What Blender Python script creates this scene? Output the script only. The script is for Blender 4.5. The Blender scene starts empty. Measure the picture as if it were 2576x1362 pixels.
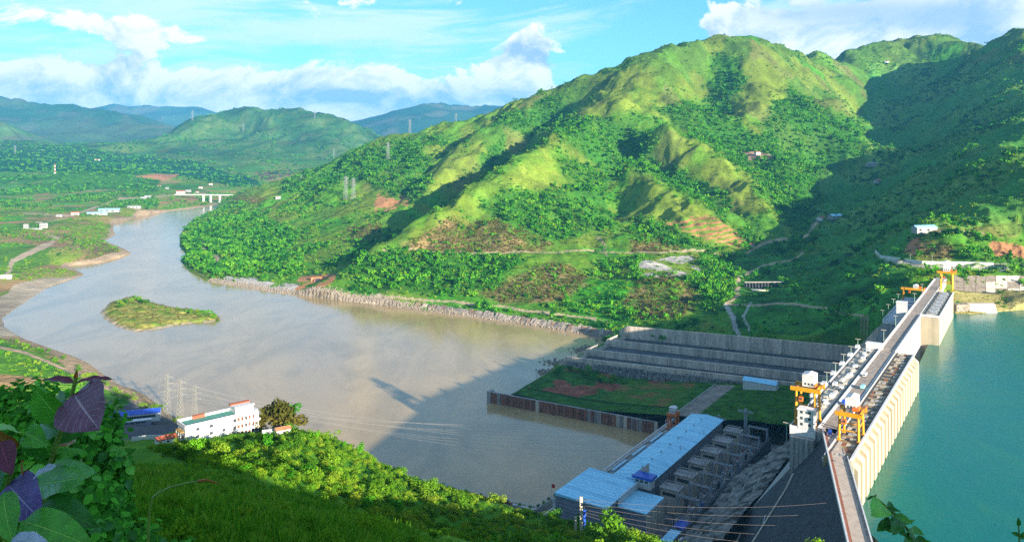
import bpy, math, random
import numpy as np
from mathutils import Vector, Matrix

random.seed(11)
RNG = np.random.default_rng(7)
scene = bpy.context.scene

# ------------------------------------------------------------------ camera
# The photograph is read at 2576 x 1362: focal length 2000 px, horizon on row 372.
F, CX, HY, CAMZ = 2000.0, 1288.0, 372.0, 393.0
cam_data = bpy.data.cameras.new('camera')
cam = bpy.data.objects.new('camera', cam_data)
scene.collection.objects.link(cam)
cam.location = (0, 0, CAMZ)
cam.rotation_euler = (math.radians(90), 0, 0)
cam_data.sensor_width = 36.0
cam_data.lens = 36.0 * F / 2576.0
cam_data.shift_y = -(681.0 - HY) / 2576.0
cam_data.clip_start = 0.05
cam_data.clip_end = 120000.0
scene.camera = cam

# ------------------------------------------------------------------ render look
scene.render.engine = 'CYCLES'
scene.view_settings.view_transform = 'Standard'
scene.view_settings.look = 'None'
scene.view_settings.exposure = 1.55
scene.view_settings.gamma = 1.0
try:
    scene.view_settings.use_curve_mapping = False
except Exception:
    pass
cy = scene.cycles
DENOISE = False
cy.max_bounces = 5; cy.diffuse_bounces = 2; cy.glossy_bounces = 2; cy.transmission_bounces = 2
cy.transparent_max_bounces = 8; cy.volume_bounces = 0
cy.caustics_reflective = False; cy.caustics_refractive = False
cy.sample_clamp_indirect = 4.0
try:
    cy.use_denoising = DENOISE
    cy.denoiser = 'OPENIMAGEDENOISE'
except Exception:
    pass

# ------------------------------------------------------------------ sun
SUN_EL = math.radians(13.5)
TO_SUN_H = Vector((0.586, -0.810)).normalized()
TO_SUN = Vector((TO_SUN_H.x * math.cos(SUN_EL), TO_SUN_H.y * math.cos(SUN_EL), math.sin(SUN_EL)))
sun_data = bpy.data.lights.new('sun', 'SUN')
sun_data.energy = 5.0
sun_data.angle = math.radians(0.5)
sun_data.color = (1.0, 0.92, 0.78)
sun = bpy.data.objects.new('sun', sun_data)
scene.collection.objects.link(sun)
sun.rotation_euler = (-TO_SUN).to_track_quat('-Z', 'Y').to_euler()
sun.location = (800, -800, 1500)

# ------------------------------------------------------------------ node helper
class S:
    """A node socket with arithmetic."""
    def __init__(s, nt, sock): s.nt, s.k = nt, sock
    def _m(s, op, *o, clamp=False):
        n = s.nt.nodes.new('ShaderNodeMath'); n.operation = op; n.use_clamp = clamp
        for i, v in enumerate((s,) + o):
            if isinstance(v, S): s.nt.links.new(v.k, n.inputs[i])
            else: n.inputs[i].default_value = float(v)
        return S(s.nt, n.outputs[0])
    def __add__(s, o): return s._m('ADD', o)
    __radd__ = __add__
    def __mul__(s, o): return s._m('MULTIPLY', o)
    __rmul__ = __mul__
    def __sub__(s, o): return s._m('SUBTRACT', o)
    def __rsub__(s, o): return (s * -1.0) + o
    def __truediv__(s, o): return s._m('DIVIDE', o)
    def pow(s, o): return s._m('POWER', o)
    def exp(s): return s._m('EXPONENT')
    def max(s, o): return s._m('MAXIMUM', o)
    def min(s, o): return s._m('MINIMUM', o)
    def clamp(s): return s._m('ADD', 0.0, clamp=True)
    def smooth(s, a, b):
        n = s.nt.nodes.new('ShaderNodeMapRange'); n.interpolation_type = 'SMOOTHSTEP'
        s.nt.links.new(s.k, n.inputs[0])
        n.inputs[1].default_value = a; n.inputs[2].default_value = b
        n.inputs[3].default_value = 0.0; n.inputs[4].default_value = 1.0
        return S(s.nt, n.outputs[0])

def n_comb(nt, x, y, z=0.0):
    n = nt.nodes.new('ShaderNodeCombineXYZ')
    for i, v in enumerate((x, y, z)):
        if isinstance(v, S): nt.links.new(v.k, n.inputs[i])
        else: n.inputs[i].default_value = float(v)
    return S(nt, n.outputs[0])

def n_noise(nt, vec, scale=1.0, detail=4.0, rough=0.55, dist=0.0):
    n = nt.nodes.new('ShaderNodeTexNoise')
    n.inputs['Scale'].default_value = scale; n.inputs['Detail'].default_value = detail
    n.inputs['Roughness'].default_value = rough; n.inputs['Distortion'].default_value = dist
    if vec is not None: nt.links.new(vec.k, n.inputs['Vector'])
    return S(nt, n.outputs[0])

def n_mix(nt, fac, a, b, mode='MIX'):
    n = nt.nodes.new('ShaderNodeMix'); n.data_type = 'RGBA'; n.blend_type = mode
    for sock, v in ((n.inputs[0], fac), (n.inputs[6], a), (n.inputs[7], b)):
        if isinstance(v, S): nt.links.new(v.k, sock)
        elif isinstance(v, (int, float)): sock.default_value = v
        else: sock.default_value = (*v[:3], 1.0)
    return S(nt, n.outputs[2])

# ------------------------------------------------------------------ world: sky and clouds
world = bpy.data.worlds.new('World'); scene.world = world; world.use_nodes = True
def build_world():
    nt = world.node_tree; nt.nodes.clear()
    out = nt.nodes.new('ShaderNodeOutputWorld'); bg = nt.nodes.new('ShaderNodeBackground')
    bg.inputs['Strength'].default_value = 0.064
    nt.links.new(bg.outputs[0], out.inputs['Surface'])
    sky = nt.nodes.new('ShaderNodeTexSky'); sky.sky_type = 'NISHITA'; sky.sun_disc = False
    sky.sun_elevation = SUN_EL
    sky.sun_rotation = math.atan2(TO_SUN_H.x, TO_SUN_H.y)
    sky.altitude = 400; sky.air_density = 1.0; sky.dust_density = 0.6; sky.ozone_density = 2.0
    skyc = n_mix(nt, 1.0, S(nt, sky.outputs[0]), (0.54, 1.02, 1.34), 'MULTIPLY')
    tc = nt.nodes.new('ShaderNodeTexCoord'); sep = nt.nodes.new('ShaderNodeSeparateXYZ')
    nt.links.new(tc.outputs['Generated'], sep.inputs[0])
    x, y, z = (S(nt, sep.outputs[i]) for i in range(3))
    r = (x * x + y * y).pow(0.5).max(0.02)
    az = x._m('ARCTAN2', y)                       # 0 straight ahead, + to the right
    te = z / r                                    # tangent of the elevation
    def blob(px, py, wx, wy, amp):
        a0 = math.atan((px - CX) / F); t0 = (HY - py) / F * math.cos(a0)
        da = (az - a0) * (1.0 / (wx / F * math.cos(a0) ** 2)); dt = (te - t0) * (1.0 / (wy / F))
        return ((da * da + dt * dt) * -1.0).exp() * amp
    # deeper blue ahead and a little right, where the photograph is clear
    # --- thin high streaks
    wob = n_noise(nt, n_comb(nt, az * 2.2, te * 9.0, 3.0), 1.0, 2.0)
    st = n_noise(nt, n_comb(nt, az * 5.0 + te * 4.0, te * 34.0 + wob * 3.0 - az * 2.4, 1.7), 1.0, 7.0, 0.62, 0.3)
    smask = blob(450, 150, 900, 220, 0.20) + blob(1150, 70, 480, 60, 0.16) + blob(1650, 90, 220, 130, -0.3) \
        + blob(900, 10, 700, 40, -0.10) + blob(2300, 60, 500, 160, 0.2)
    a_st = ((st - 0.5) * 1.5 + smask).smooth(-0.08, 0.30) * 0.72
    # --- cumulus
    def cum(ox, oy):
        wx = n_noise(nt, n_comb(nt, az * 7.0 + ox * 7, te * 9.0 + oy * 9, 9.1), 1.0, 2.0) - 0.5
        p = n_comb(nt, (az + ox) * 13.0 + wx * 1.6, (te + oy) * 21.0 + wx * 1.4, 4.3)
        return n_noise(nt, p, 1.0, 9.0, 0.62)
    c0 = cum(0, 0)
    c1 = cum(0.016, 0.016)
    cmask = (blob(1285, 205, 82, 88, 0.62) + blob(1335, 135, 55, 55, 0.60) + blob(1240, 170, 50, 40, 0.25) + blob(1200, 245, 230, 30, 0.28)
             + blob(840, 235, 220, 55, 0.46) + blob(540, 240, 360, 52, 0.42) + blob(150, 220, 360, 78, 0.40) + blob(620, 185, 300, 40, 0.10)
             + blob(0, 240, 260, 55, 0.26) + blob(200, 45, 150, 34, 0.30) + blob(370, 80, 150, 26, 0.24) + blob(520, 105, 120, 20, 0.16)
             + blob(1835, 70, 85, 60, 0.58) + blob(1960, 110, 160, 40, 0.3) + blob(2200, 55, 300, 75, 0.50) + blob(2520, 95, 300, 45, 0.42)
             + blob(2500, 15, 220, 40, 0.3) + blob(1020, 268, 260, 30, 0.34) + blob(-700, 180, 600, 120, 0.25)
             + blob(3400, 60, 700, 150, 0.3)
             + blob(1600, 90, 190, 150, -0.35) + blob(1080, 110, 150, 60, -0.15))
    d0 = (c0 - 0.5) * 1.7 + 0.42 + cmask
    a_cu = d0.smooth(0.535, 0.665)
    lit = ((c0 - c1) * 4.2 + 0.86 - (d0 - 0.62).max(0.0) * 0.75).clamp()
    # undersides of the heavy right-hand clouds are grey
    grey = (blob(2130, 30, 300, 42, 0.95) + blob(2420, 48, 170, 34, 0.9) + blob(120, 110, 200, 34, 0.5) + blob(1180, 240, 130, 40, 0.35)).clamp()
    lit = (lit * (1.0 - grey * 0.85)).clamp()
    ccol = n_mix(nt, lit, (2.5, 3.5, 4.9), (7.2, 6.9, 6.6))
    scol = n_mix(nt, (st + 0.1).clamp(), (3.2, 5.2, 6.2), (6.0, 6.4, 6.5))
    # --- towards the horizon the air whitens a little
    hz = (te * -9.0).exp().min(1.0) * 0.22
    base = n_mix(nt, hz, skyc, (3.6, 5.6, 6.6))
    c = n_mix(nt, a_st, base, scol)
    c = n_mix(nt, a_cu, c, ccol)
    nt.links.new(c.k, bg.inputs['Color'])
build_world()

# ------------------------------------------------------------------ projecting the photograph into the place
def P(x, y, Y):
    return ((x - CX) / F * Y, Y, CAMZ - (y - HY) / F * Y)
def PZ(x, y, z):
    Y = F * (CAMZ - z) / (y - HY)
    return ((x - CX) / F * Y, Y, z)

DIR_A = Vector((0.551, 0.834)).normalized(); DIR_D = Vector((-DIR_A.y, DIR_A.x))
DAM0 = Vector((185.0, 465.0)); DAM_ROT = math.atan2(DIR_A.y, DIR_A.x)
def dw(a, d, z=0.0):
    p = DAM0 + DIR_A * a + DIR_D * d
    return (p.x, p.y, z)

RIVER_Z, LAKE_Z, CREST = 115.0, 200.0, 228.0

# ------------------------------------------------------------------ objects
def link(o, parent=None):
    scene.collection.objects.link(o)
    if parent is not None: o.parent = parent
    return o
def tag(o, label=None, cat=None, group=None, kind=None):
    if label: o['label'] = label
    if cat: o['category'] = cat
    if group: o['group'] = group
    if kind: o['kind'] = kind
    return o
def thing(name, label, cat, loc=(0, 0, 0), rz=0.0, group=None):
    o = bpy.data.objects.new(name, None); o.empty_display_size = 1.0
    o.location = loc; o.rotation_euler = (0, 0, rz); link(o)
    return tag(o, label, cat, group)
def copy_tree(o, parent=None):
    c = o.copy(); link(c, parent)
    for ch in list(o.children): copy_tree(ch, c)
    return c

class MB:
    """collects simple shapes into one mesh"""
    def __init__(s): s.v, s.f, s.mi = [], [], []
    def add(s, vs, fs, m=0):
        b = len(s.v); s.v.extend([tuple(v) for v in vs]); s.f.extend([tuple(i + b for i in f) for f in fs]); s.mi.extend([m] * len(fs))
        return s
    def box(s, x0, x1, y0, y1, z0, z1, m=0):
        v = [(x, y, z) for z in (z0, z1) for y in (y0, y1) for x in (x0, x1)]
        return s.add(v, [(0, 2, 3, 1), (4, 5, 7, 6), (0, 1, 5, 4), (2, 6, 7, 3), (0, 4, 6, 2), (1, 3, 7, 5)], m)
    def prism(s, prof, x0, x1, m=0):
        """profile of (y, z) run along x"""
        n = len(prof)
        v = [(x0, y, z) for y, z in prof] + [(x1, y, z) for y, z in prof]
        f = [(i, (i + 1) % n, (i + 1) % n + n, i + n) for i in range(n)]
        f += [tuple(range(n - 1, -1, -1)), tuple(range(n, 2 * n))]
        return s.add(v, f, m)
    def bar(s, p, q, r, n=4, m=0, r2=None):
        p, q = Vector(p), Vector(q); d = (q - p)
        if d.length < 1e-6: return s
        d.normalize(); u = d.orthogonal().normalized(); w = d.cross(u)
        r2 = r if r2 is None else r2
        vs = []
        for c, rr in ((p, r), (q, r2)):
            for k in range(n):
                a = 2 * math.pi * (k + 0.5) / n
                vs.append(c + u * (math.cos(a) * rr) + w * (math.sin(a) * rr))
        fs = [(k, (k + 1) % n, (k + 1) % n + n, k + n) for k in range(n)]
        fs += [tuple(range(n - 1, -1, -1)), tuple(range(n, 2 * n))]
        return s.add(vs, fs, m)
    def tube(s, pts, r, n=4, m=0, taper=1.0):
        for i in range(len(pts) - 1):
            k = len(pts) - 1
            s.bar(pts[i], pts[i + 1], r * (1 + (taper - 1) * i / k), n, m, r * (1 + (taper - 1) * (i + 1) / k))
        return s
    def mesh(s, name, mats):
        me = bpy.data.meshes.new(name); me.from_pydata(s.v, [], s.f)
        for m in (mats if isinstance(mats, (list, tuple)) else [mats]): me.materials.append(m)
        if any(s.mi): me.polygons.foreach_set('material_index', s.mi)
        me.update()
        return me
    def build(s, name, mats, parent=None, loc=(0, 0, 0), rz=0.0):
        o = bpy.data.objects.new(name, s.mesh(name, mats)); o.location = loc; o.rotation_euler = (0, 0, rz)
        return link(o, parent)
def inst(name, me, parent=None, loc=(0, 0, 0), rz=0.0, sc=1.0):
    o = bpy.data.objects.new(name, me); o.location = loc; o.rotation_euler = (0, 0, rz)
    o.scale = (sc, sc, sc) if isinstance(sc, (int, float)) else sc
    return link(o, parent)

# ------------------------------------------------------------------ materials
def pos_socket(nt, sx=1.0, sy=1.0, sz=1.0):
    g = nt.nodes.new('ShaderNodeNewGeometry'); mp = nt.nodes.new('ShaderNodeMapping')
    nt.links.new(g.outputs['Position'], mp.inputs['Vector']); mp.inputs['Scale'].default_value = (sx, sy, sz)
    return S(nt, mp.outputs[0])
def mat(name, col, rough=0.8, var=0.18, scale=0.4, bump=0.0, streak=False, metal=0.0, dark=None, spec=0.3, stretch=None):
    """paint, concrete, metal: a base colour broken up by two noises in metres"""
    m = bpy.data.materials.new(name); m.use_nodes = True; nt = m.node_tree
    b = nt.nodes['Principled BSDF']
    b.inputs['Roughness'].default_value = rough; b.inputs['Metallic'].default_value = metal
    b.inputs['Specular IOR Level'].default_value = spec
    st = stretch or ((1, 1, 0.12) if streak else (1, 1, 1))
    p = pos_socket(nt, *st)
    n1 = n_noise(nt, p, scale, 5.0, 0.65)
    n2 = n_noise(nt, p, scale * 6.0, 3.0, 0.6)
    k = (n1 - 0.5) * 2.2 + (n2 - 0.5) * 1.4
    dk = dark or tuple(c * (1 - 2.2 * var) for c in col)
    lt = tuple(min(1.0, c * (1 + 1.3 * var)) for c in col)
    c = n_mix(nt, (k + 0.5).clamp(), dk, lt)
    nt.links.new(c.k, b.inputs['Base Color'])
    if bump:
        bn = nt.nodes.new('ShaderNodeBump'); bn.inputs['Strength'].default_value = min(1.0, bump); bn.inputs['Distance'].default_value = max(0.3, bump)
        nt.links.new(n2.k, bn.inputs['Height']); nt.links.new(bn.outputs[0], b.inputs['Normal'])
    return m

def leaf_mat(name, cols, trans=0.35, hue_noise=0.03, by_object=True, rough=0.6):
    """foliage: colour picked per plant, broken up in the crown"""
    m = bpy.data.materials.new(name); m.use_nodes = True; nt = m.node_tree
    nt.nodes.remove(nt.nodes['Principled BSDF']); out = nt.nodes['Material Output']
    oi = nt.nodes.new('ShaderNodeObjectInfo'); rp = nt.nodes.new('ShaderNodeValToRGB')
    el = rp.color_ramp.elements
    while len(el) < len(cols): el.new(0.5)
    for i, c in enumerate(cols):
        el[i].position = i / max(1, len(cols) - 1); el[i].color = (*c, 1)
    rnd = S(nt, oi.outputs['Random'])
    p = pos_socket(nt)
    n1 = n_noise(nt, p, 0.02, 3.0); n2 = n_noise(nt, p, 1.3, 2.0)
    f = (rnd * 0.9 + (n1 - 0.5) * 1.0 + (n2 - 0.5) * 0.5 + 0.05).clamp() if by_object else (n1 * 0.5 + n2 * 0.5).clamp()
    nt.links.new(f.k, rp.inputs[0])
    d = nt.nodes.new('ShaderNodeBsdfDiffuse'); t = nt.nodes.new('ShaderNodeBsdfTranslucent'); mx = nt.nodes.new('ShaderNodeMixShader')
    mx.inputs[0].default_value = trans
    tcol = n_mix(nt, 1.0, S(nt, rp.outputs[0]), (1.25, 1.15, 0.5), 'MULTIPLY')
    nt.links.new(rp.outputs[0], d.inputs[0]); nt.links.new(tcol.k, t.inputs[0])
    nt.links.new(d.outputs[0], mx.inputs[1]); nt.links.new(t.outputs[0], mx.inputs[2])
    nt.links.new(mx.outputs[0], out.inputs['Surface'])
    return m

def land_mat(name, fine=0.12, var=0.45, bump=2.0):
    """ground: land cover from the mesh's own colour attribute, broken up in metres"""
    m = bpy.data.materials.new(name); m.use_nodes = True; nt = m.node_tree; b = nt.nodes['Principled BSDF']
    b.inputs['Roughness'].default_value = 0.95; b.inputs['Specular IOR Level'].default_value = 0.05
    at = nt.nodes.new('ShaderNodeAttribute'); at.attribute_name = 'cover'
    p = pos_socket(nt)
    n1 = n_noise(nt, p, fine * 0.12, 5.0, 0.6); n2 = n_noise(nt, p, fine, 6.0, 0.7); n3 = n_noise(nt, p, fine * 9.0, 2.0, 0.6)
    k = ((n1 - 0.5) * 1.2 + (n2 - 0.5) * 1.5 + (n3 - 0.5) * 0.6) * (var * 2.0) + 1.0
    k = k.max(0.35)
    sc = nt.nodes.new('ShaderNodeVectorMath'); sc.operation = 'SCALE'
    nt.links.new(at.outputs['Color'], sc.inputs[0]); nt.links.new(k.k, sc.inputs['Scale'])
    # drift between yellower and greener plants
    c = n_mix(nt, (n_noise(nt, p, fine * 0.5, 4.0, 0.6) - 0.35).clamp(), S(nt, sc.outputs[0]), (0.10, 0.12, 0.02))
    c2 = n_mix(nt, 0.35, S(nt, sc.outputs[0]), c)
    nt.links.new(c2.k, b.inputs['Base Color'])
    bn = nt.nodes.new('ShaderNodeBump'); bn.inputs['Strength'].default_value = 0.6; bn.inputs['Distance'].default_value = bump
    nt.links.new((n2 + n3 * 0.4).k, bn.inputs['Height']); nt.links.new(bn.outputs[0], b.inputs['Normal'])
    return m

def water_mat(name, col, rough, bump_scale, bump, col2=None, spec=0.6):
    m = bpy.data.materials.new(name); m.use_nodes = True; nt = m.node_tree; b = nt.nodes['Principled BSDF']
    b.inputs['Roughness'].default_value = rough; b.inputs['IOR'].default_value = 1.33
    b.inputs['Specular IOR Level'].default_value = spec
    p = pos_socket(nt)
    big = n_noise(nt, pos_socket(nt, 1.0, 0.45, 1.0), 0.009, 9.0, 0.66, 1.6)
    c = n_mix(nt, big.smooth(0.40, 0.62), col, col2 or tuple(v * 0.86 for v in col))
    nt.links.new(c.k, b.inputs['Base Color'])
    w1 = n_noise(nt, p, bump_scale, 4.0, 0.6, 0.6); w2 = n_noise(nt, p, bump_scale * 0.12, 3.0, 0.6, 1.0)
    bn = nt.nodes.new('ShaderNodeBump'); bn.inputs['Strength'].default_value = bump; bn.inputs['Distance'].default_value = 1.0
    nt.links.new((w1 * 0.8 + w2 * 2.0 * big).k, bn.inputs['Height']); nt.links.new(bn.outputs[0], b.inputs['Normal'])
    return m

M = {}
M['conc_wall'] = mat('brown_grey_concrete', (0.58, 0.475, 0.37), 0.9, 0.22, 0.12, 0.1, streak=True)
M['conc'] = mat('pale_concrete', (0.55, 0.47, 0.37), 0.85, 0.14, 0.12, 0.1, streak=True)
M['conc_shade'] = mat('recess_shade_concrete', (0.36, 0.25, 0.13), 0.85, 0.2, 0.12, streak=True)  # darker, yellower tone paints in the shade between the pier fins
M['conc_face'] = mat('upstream_concrete', (0.47, 0.385, 0.26), 0.8, 0.12, 0.10, streak=True)
M['conc_grey'] = mat('grey_concrete', (0.37, 0.345, 0.32), 0.9, 0.22, 0.15, 0.1, streak=True)
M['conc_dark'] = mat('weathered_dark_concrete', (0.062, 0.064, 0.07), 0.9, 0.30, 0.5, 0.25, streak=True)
M['rubble'] = mat('rough_concrete', (0.26, 0.24, 0.22), 0.95, 0.38, 0.35, 0.8)
M['white'] = mat('white_paint', (0.62, 0.60, 0.57), 0.5, 0.09, 0.6)
M['offwhite'] = mat('cream_render', (0.74, 0.70, 0.66), 0.7, 0.07, 0.5)
M['asphalt'] = mat('crest_paving', (0.50, 0.39, 0.30), 0.9, 0.12, 0.25)
M['deck'] = mat('deck_paving', (0.37, 0.29, 0.23), 0.9, 0.25, 0.4)
M['brick'] = mat('red_brown_paving', (0.28, 0.10, 0.055), 0.85, 0.2, 0.5)
M['steel_y'] = mat('yellow_crane_paint', (0.66, 0.29, 0.008), 0.45, 0.10, 0.5)
M['steel_o'] = mat('orange_crane_paint', (0.70, 0.16, 0.02), 0.5, 0.12, 0.5)
M['steel_grey'] = mat('galvanised_steel', (0.42, 0.44, 0.46), 0.5, 0.15, 0.6, metal=0.2)
M['steel_dark'] = mat('dark_steel', (0.06, 0.065, 0.07), 0.6, 0.2, 0.6)
M['roof_blue'] = mat('blue_roof_sheet', (0.30, 0.68, 0.88), 0.42, 0.05, 0.05, spec=0.5, stretch=(0.4, 2.0, 1.0))
M['roof_blue_d'] = mat('deep_blue_sheet', (0.025, 0.09, 0.50), 0.4, 0.06, 0.2, spec=0.5)
M['wall_grey'] = mat('grey_blue_cladding', (0.22, 0.23, 0.27), 0.6, 0.10, 0.4)
M['glass'] = mat('window_glass', (0.05, 0.06, 0.07), 0.15, 0.1, 0.5, spec=0.6)
M['green_roof'] = mat('green_roof_membrane', (0.085, 0.27, 0.20), 0.7, 0.12, 0.2)
M['tile_red'] = mat('red_roof_tile', (0.38, 0.10, 0.05), 0.8, 0.15, 0.5)
M['soil_red'] = mat('red_soil', (0.40, 0.17, 0.08), 0.95, 0.2, 0.1, 0.3)
M['dirt_road'] = mat('pale_dirt_road', (0.50, 0.36, 0.24), 0.95, 0.15, 0.1)
M['pile'] = mat('stained_sheet_pile', (0.34, 0.29, 0.26), 0.85, 0.3, 0.16, streak=True)
M['pile_rust'] = mat('rust_sheet_pile', (0.27, 0.11, 0.065), 0.9, 0.3, 0.2, streak=True)
M['rock'] = mat('bank_rock', (0.32, 0.26, 0.20), 0.95, 0.38, 0.5, 0.4)
M['rock_pale'] = mat('pale_riprap', (0.27, 0.215, 0.16), 0.95, 0.3, 0.4, 0.4)
M['bark'] = mat('bark', (0.09, 0.06, 0.04), 0.95, 0.2, 2.0)
M['wire_dark'] = mat('dark_wire', (0.10, 0.085, 0.075), 0.7, 0.05, 1.0)
M['house'] = mat('weathered_white_render', (0.34, 0.325, 0.30), 0.7, 0.16, 0.12)
M['cable'] = mat('cable_aluminium', (0.28, 0.26, 0.23), 0.5, 0.05, 1.0)
M['pylon'] = mat('pale_pylon_steel', (0.23, 0.22, 0.19), 0.55, 0.1, 0.8)
M['land'] = land_mat('grassland', 0.11, 0.56, 4.0)
M['land_far'] = land_mat('far_grassland', 0.02, 0.38, 12.0)
M['land_near'] = land_mat('near_grass', 0.9, 0.42, 0.5)
TREE_G = [(0.014, 0.080, 0.008), (0.040, 0.195, 0.011), (0.085, 0.310, 0.014), (0.160, 0.380, 0.018)]
TREE_Y = [(0.050, 0.150, 0.012), (0.105, 0.260, 0.016), (0.180, 0.330, 0.020), (0.270, 0.350, 0.028)]
M['leaf'] = leaf_mat('tree_leaves', TREE_G, 0.25)
M['leaf_y'] = leaf_mat('sunny_bush_leaves', TREE_Y, 0.35)
M['leaf_olive'] = leaf_mat('olive_leaves', [(0.06, 0.065, 0.010), (0.11, 0.105, 0.016), (0.15, 0.12, 0.02)], 0.25)
M['scrub'] = leaf_mat('dry_scrub', [(0.10, 0.075, 0.022), (0.16, 0.125, 0.035), (0.12, 0.15, 0.03)], 0.25)
M['river'] = water_mat('muddy_water', (0.42, 0.285, 0.135), 0.13, 0.06, 0.14, (0.32, 0.22, 0.10))
M['lake'] = water_mat('reservoir_water', (0.004, 0.135, 0.110), 0.16, 0.30, 0.22, (0.012, 0.150, 0.095), 0.32)

# ------------------------------------------------------------------ numeric noise, interpolation
def _hash(ix, iy, seed):
    h = (ix.astype(np.int64) * 374761393 + iy.astype(np.int64) * 668265263 + seed * 982451653) & 0xFFFFFFFF
    h = ((h ^ (h >> 13)) * 1274126177) & 0xFFFFFFFF
    return (h ^ (h >> 16)) & 0xFFFFFFFF
def perlin(x, y, seed=0):
    x0, y0 = np.floor(x), np.floor(y); fx, fy = x - x0, y - y0
    def g(ix, iy, dx, dy):
        a = _hash(ix, iy, seed) * (2 * np.pi / 4294967296.0)
        return np.cos(a) * dx + np.sin(a) * dy
    u = fx ** 3 * (fx * (fx * 6 - 15) + 10); v = fy ** 3 * (fy * (fy * 6 - 15) + 10)
    a = g(x0, y0, fx, fy); b = g(x0 + 1, y0, fx - 1, fy); c = g(x0, y0 + 1, fx, fy - 1); d = g(x0 + 1, y0 + 1, fx - 1, fy - 1)
    return (a + (b - a) * u) * (1 - v) + (c + (d - c) * u) * v
def fbm(x, y, wl, octv=4, seed=0, ridged=False, gain=0.5):
    t = np.zeros_like(x); amp = 1.0
    for o in range(octv):
        n = perlin(x / wl, y / wl, seed + o) * 1.5
        t += amp * ((0.5 - np.abs(n)) if ridged else n)
        wl *= 0.48; amp *= gain
    return t
class RBF:
    def __init__(s, pts, c=60.0):
        p = np.array(pts, float)
        # drop near-duplicates
        keep = []
        for i in range(len(p)):
            if all((p[i, 0] - p[j, 0]) ** 2 + (p[i, 1] - p[j, 1]) ** 2 > 4.0 for j in keep): keep.append(i)
        p = p[keep]; s.xy = p[:, :2]; s.c = c
        n = len(p); A = np.zeros((n + 3, n + 3))
        A[:n, :n] = s.k(s.xy[:, None, :] - s.xy[None, :, :]) + np.eye(n) * 2.0
        q = np.c_[np.ones(n), s.xy / 1000.0]; A[:n, n:] = q; A[n:, :n] = q.T
        s.w = np.linalg.solve(A, np.r_[p[:, 2], np.zeros(3)])
    def k(s, d): return -np.sqrt((d ** 2).sum(-1) + s.c ** 2)
    def __call__(s, X, Y):
        sh = X.shape; q = np.c_[X.ravel(), Y.ravel()]; out = np.empty(len(q)); n = len(s.xy)
        for i in range(0, len(q), 20000):
            b = q[i:i + 20000]
            d2 = (b[:, 0:1] - s.xy[:, 0]) ** 2 + (b[:, 1:2] - s.xy[:, 1]) ** 2
            out[i:i + 20000] = -np.sqrt(d2 + s.c ** 2) @ s.w[:n] + s.w[n] + s.w[n + 1] * b[:, 0] / 1000 + s.w[n + 2] * b[:, 1] / 1000
        return out.reshape(sh)
def dist_poly(X, Y, pts):
    """distance to a polyline"""
    d = np.full(X.shape, 1e18)
    for (x0, y0), (x1, y1) in zip(pts[:-1], pts[1:]):
        dx, dy = x1 - x0, y1 - y0; L = dx * dx + dy * dy + 1e-9
        t = np.clip(((X - x0) * dx + (Y - y0) * dy) / L, 0, 1)
        d = np.minimum(d, (X - x0 - t * dx) ** 2 + (Y - y0 - t * dy) ** 2)
    return np.sqrt(d)
def inside(X, Y, pts):
    r = np.zeros(X.shape, bool); n = len(pts)
    for i in range(n):
        x0, y0 = pts[i]; x1, y1 = pts[(i + 1) % n]
        if y0 == y1: continue
        c = ((y0 > Y) != (y1 > Y)) & (X < (x1 - x0) * (Y - y0) / (y1 - y0) + x0)
        r ^= c
    return r
def sstep(a, b, x):
    t = np.clip((x - a) / (b - a), 0, 1); return t * t * (3 - 2 * t)
def grid_mesh(name, X, Y, Z, col, material, keep=None):
    nr, nc = X.shape
    co = np.stack([X, Y, Z], -1).reshape(-1, 3).astype(np.float32)
    i = (np.arange(nr - 1)[:, None] * nc + np.arange(nc - 1)[None, :])
    q = np.stack([i, i + 1, i + nc + 1, i + nc], -1).reshape(-1, 4)
    if keep is not None:
        k = keep[:-1, :-1] | keep[1:, :-1] | keep[:-1, 1:] | keep[1:, 1:]
        q = q[k.ravel()]
    me = bpy.data.meshes.new(name)
    me.vertices.add(len(co)); me.vertices.foreach_set('co', co.ravel())
    me.loops.add(q.size); me.loops.foreach_set('vertex_index', q.ravel().astype(np.int32))
    me.polygons.add(len(q)); me.polygons.foreach_set('loop_start', np.arange(0, q.size, 4, dtype=np.int32))
    me.polygons.foreach_set('use_smooth', np.ones(len(q), bool))
    at = me.color_attributes.new('cover', 'FLOAT_COLOR', 'POINT')
    at.data.foreach_set('color', np.c_[col.reshape(-1, 3), np.ones(len(co))].astype(np.float32).ravel())
    me.materials.append(material); me.update(calc_edges=True)
    o = bpy.data.objects.new(name, me); link(o)
    return o
def fan(u0, u1, nu, y0, y1, ny, extra=None):
    u = np.linspace(u0, u1, nu)
    if extra is not None: u = np.r_[u, extra]
    yy = y0 * (y1 / y0) ** np.linspace(0, 1, ny)
    U, Yg = np.meshgrid(u, yy)
    return U * Yg, Yg
class Sampler:
    """bilinear look-up in a fan grid (X = u * Y)"""
    def __init__(s, X, Y, Z):
        s.u = X[0] / Y[0]; s.ly = np.log(Y[:, 0]); s.Z = Z
    def __call__(s, x, y):
        x = np.asarray(x, float); y = np.asarray(y, float)
        fu = np.interp(x / y, s.u, np.arange(len(s.u))); fy = np.interp(np.log(y), s.ly, np.arange(len(s.ly)))
        i0 = np.clip(fy.astype(int), 0, len(s.ly) - 2); j0 = np.clip(fu.astype(int), 0, len(s.u) - 2)
        a, b = fy - i0, fu - j0; Z = s.Z
        return (Z[i0, j0] * (1 - a) * (1 - b) + Z[i0 + 1, j0] * a * (1 - b) + Z[i0, j0 + 1] * (1 - a) * b + Z[i0 + 1, j0 + 1] * a * b)
def to_px(X, Y, Z):
    return CX + F * X / Y, HY + F * (CAMZ - Z) / Y

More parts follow.
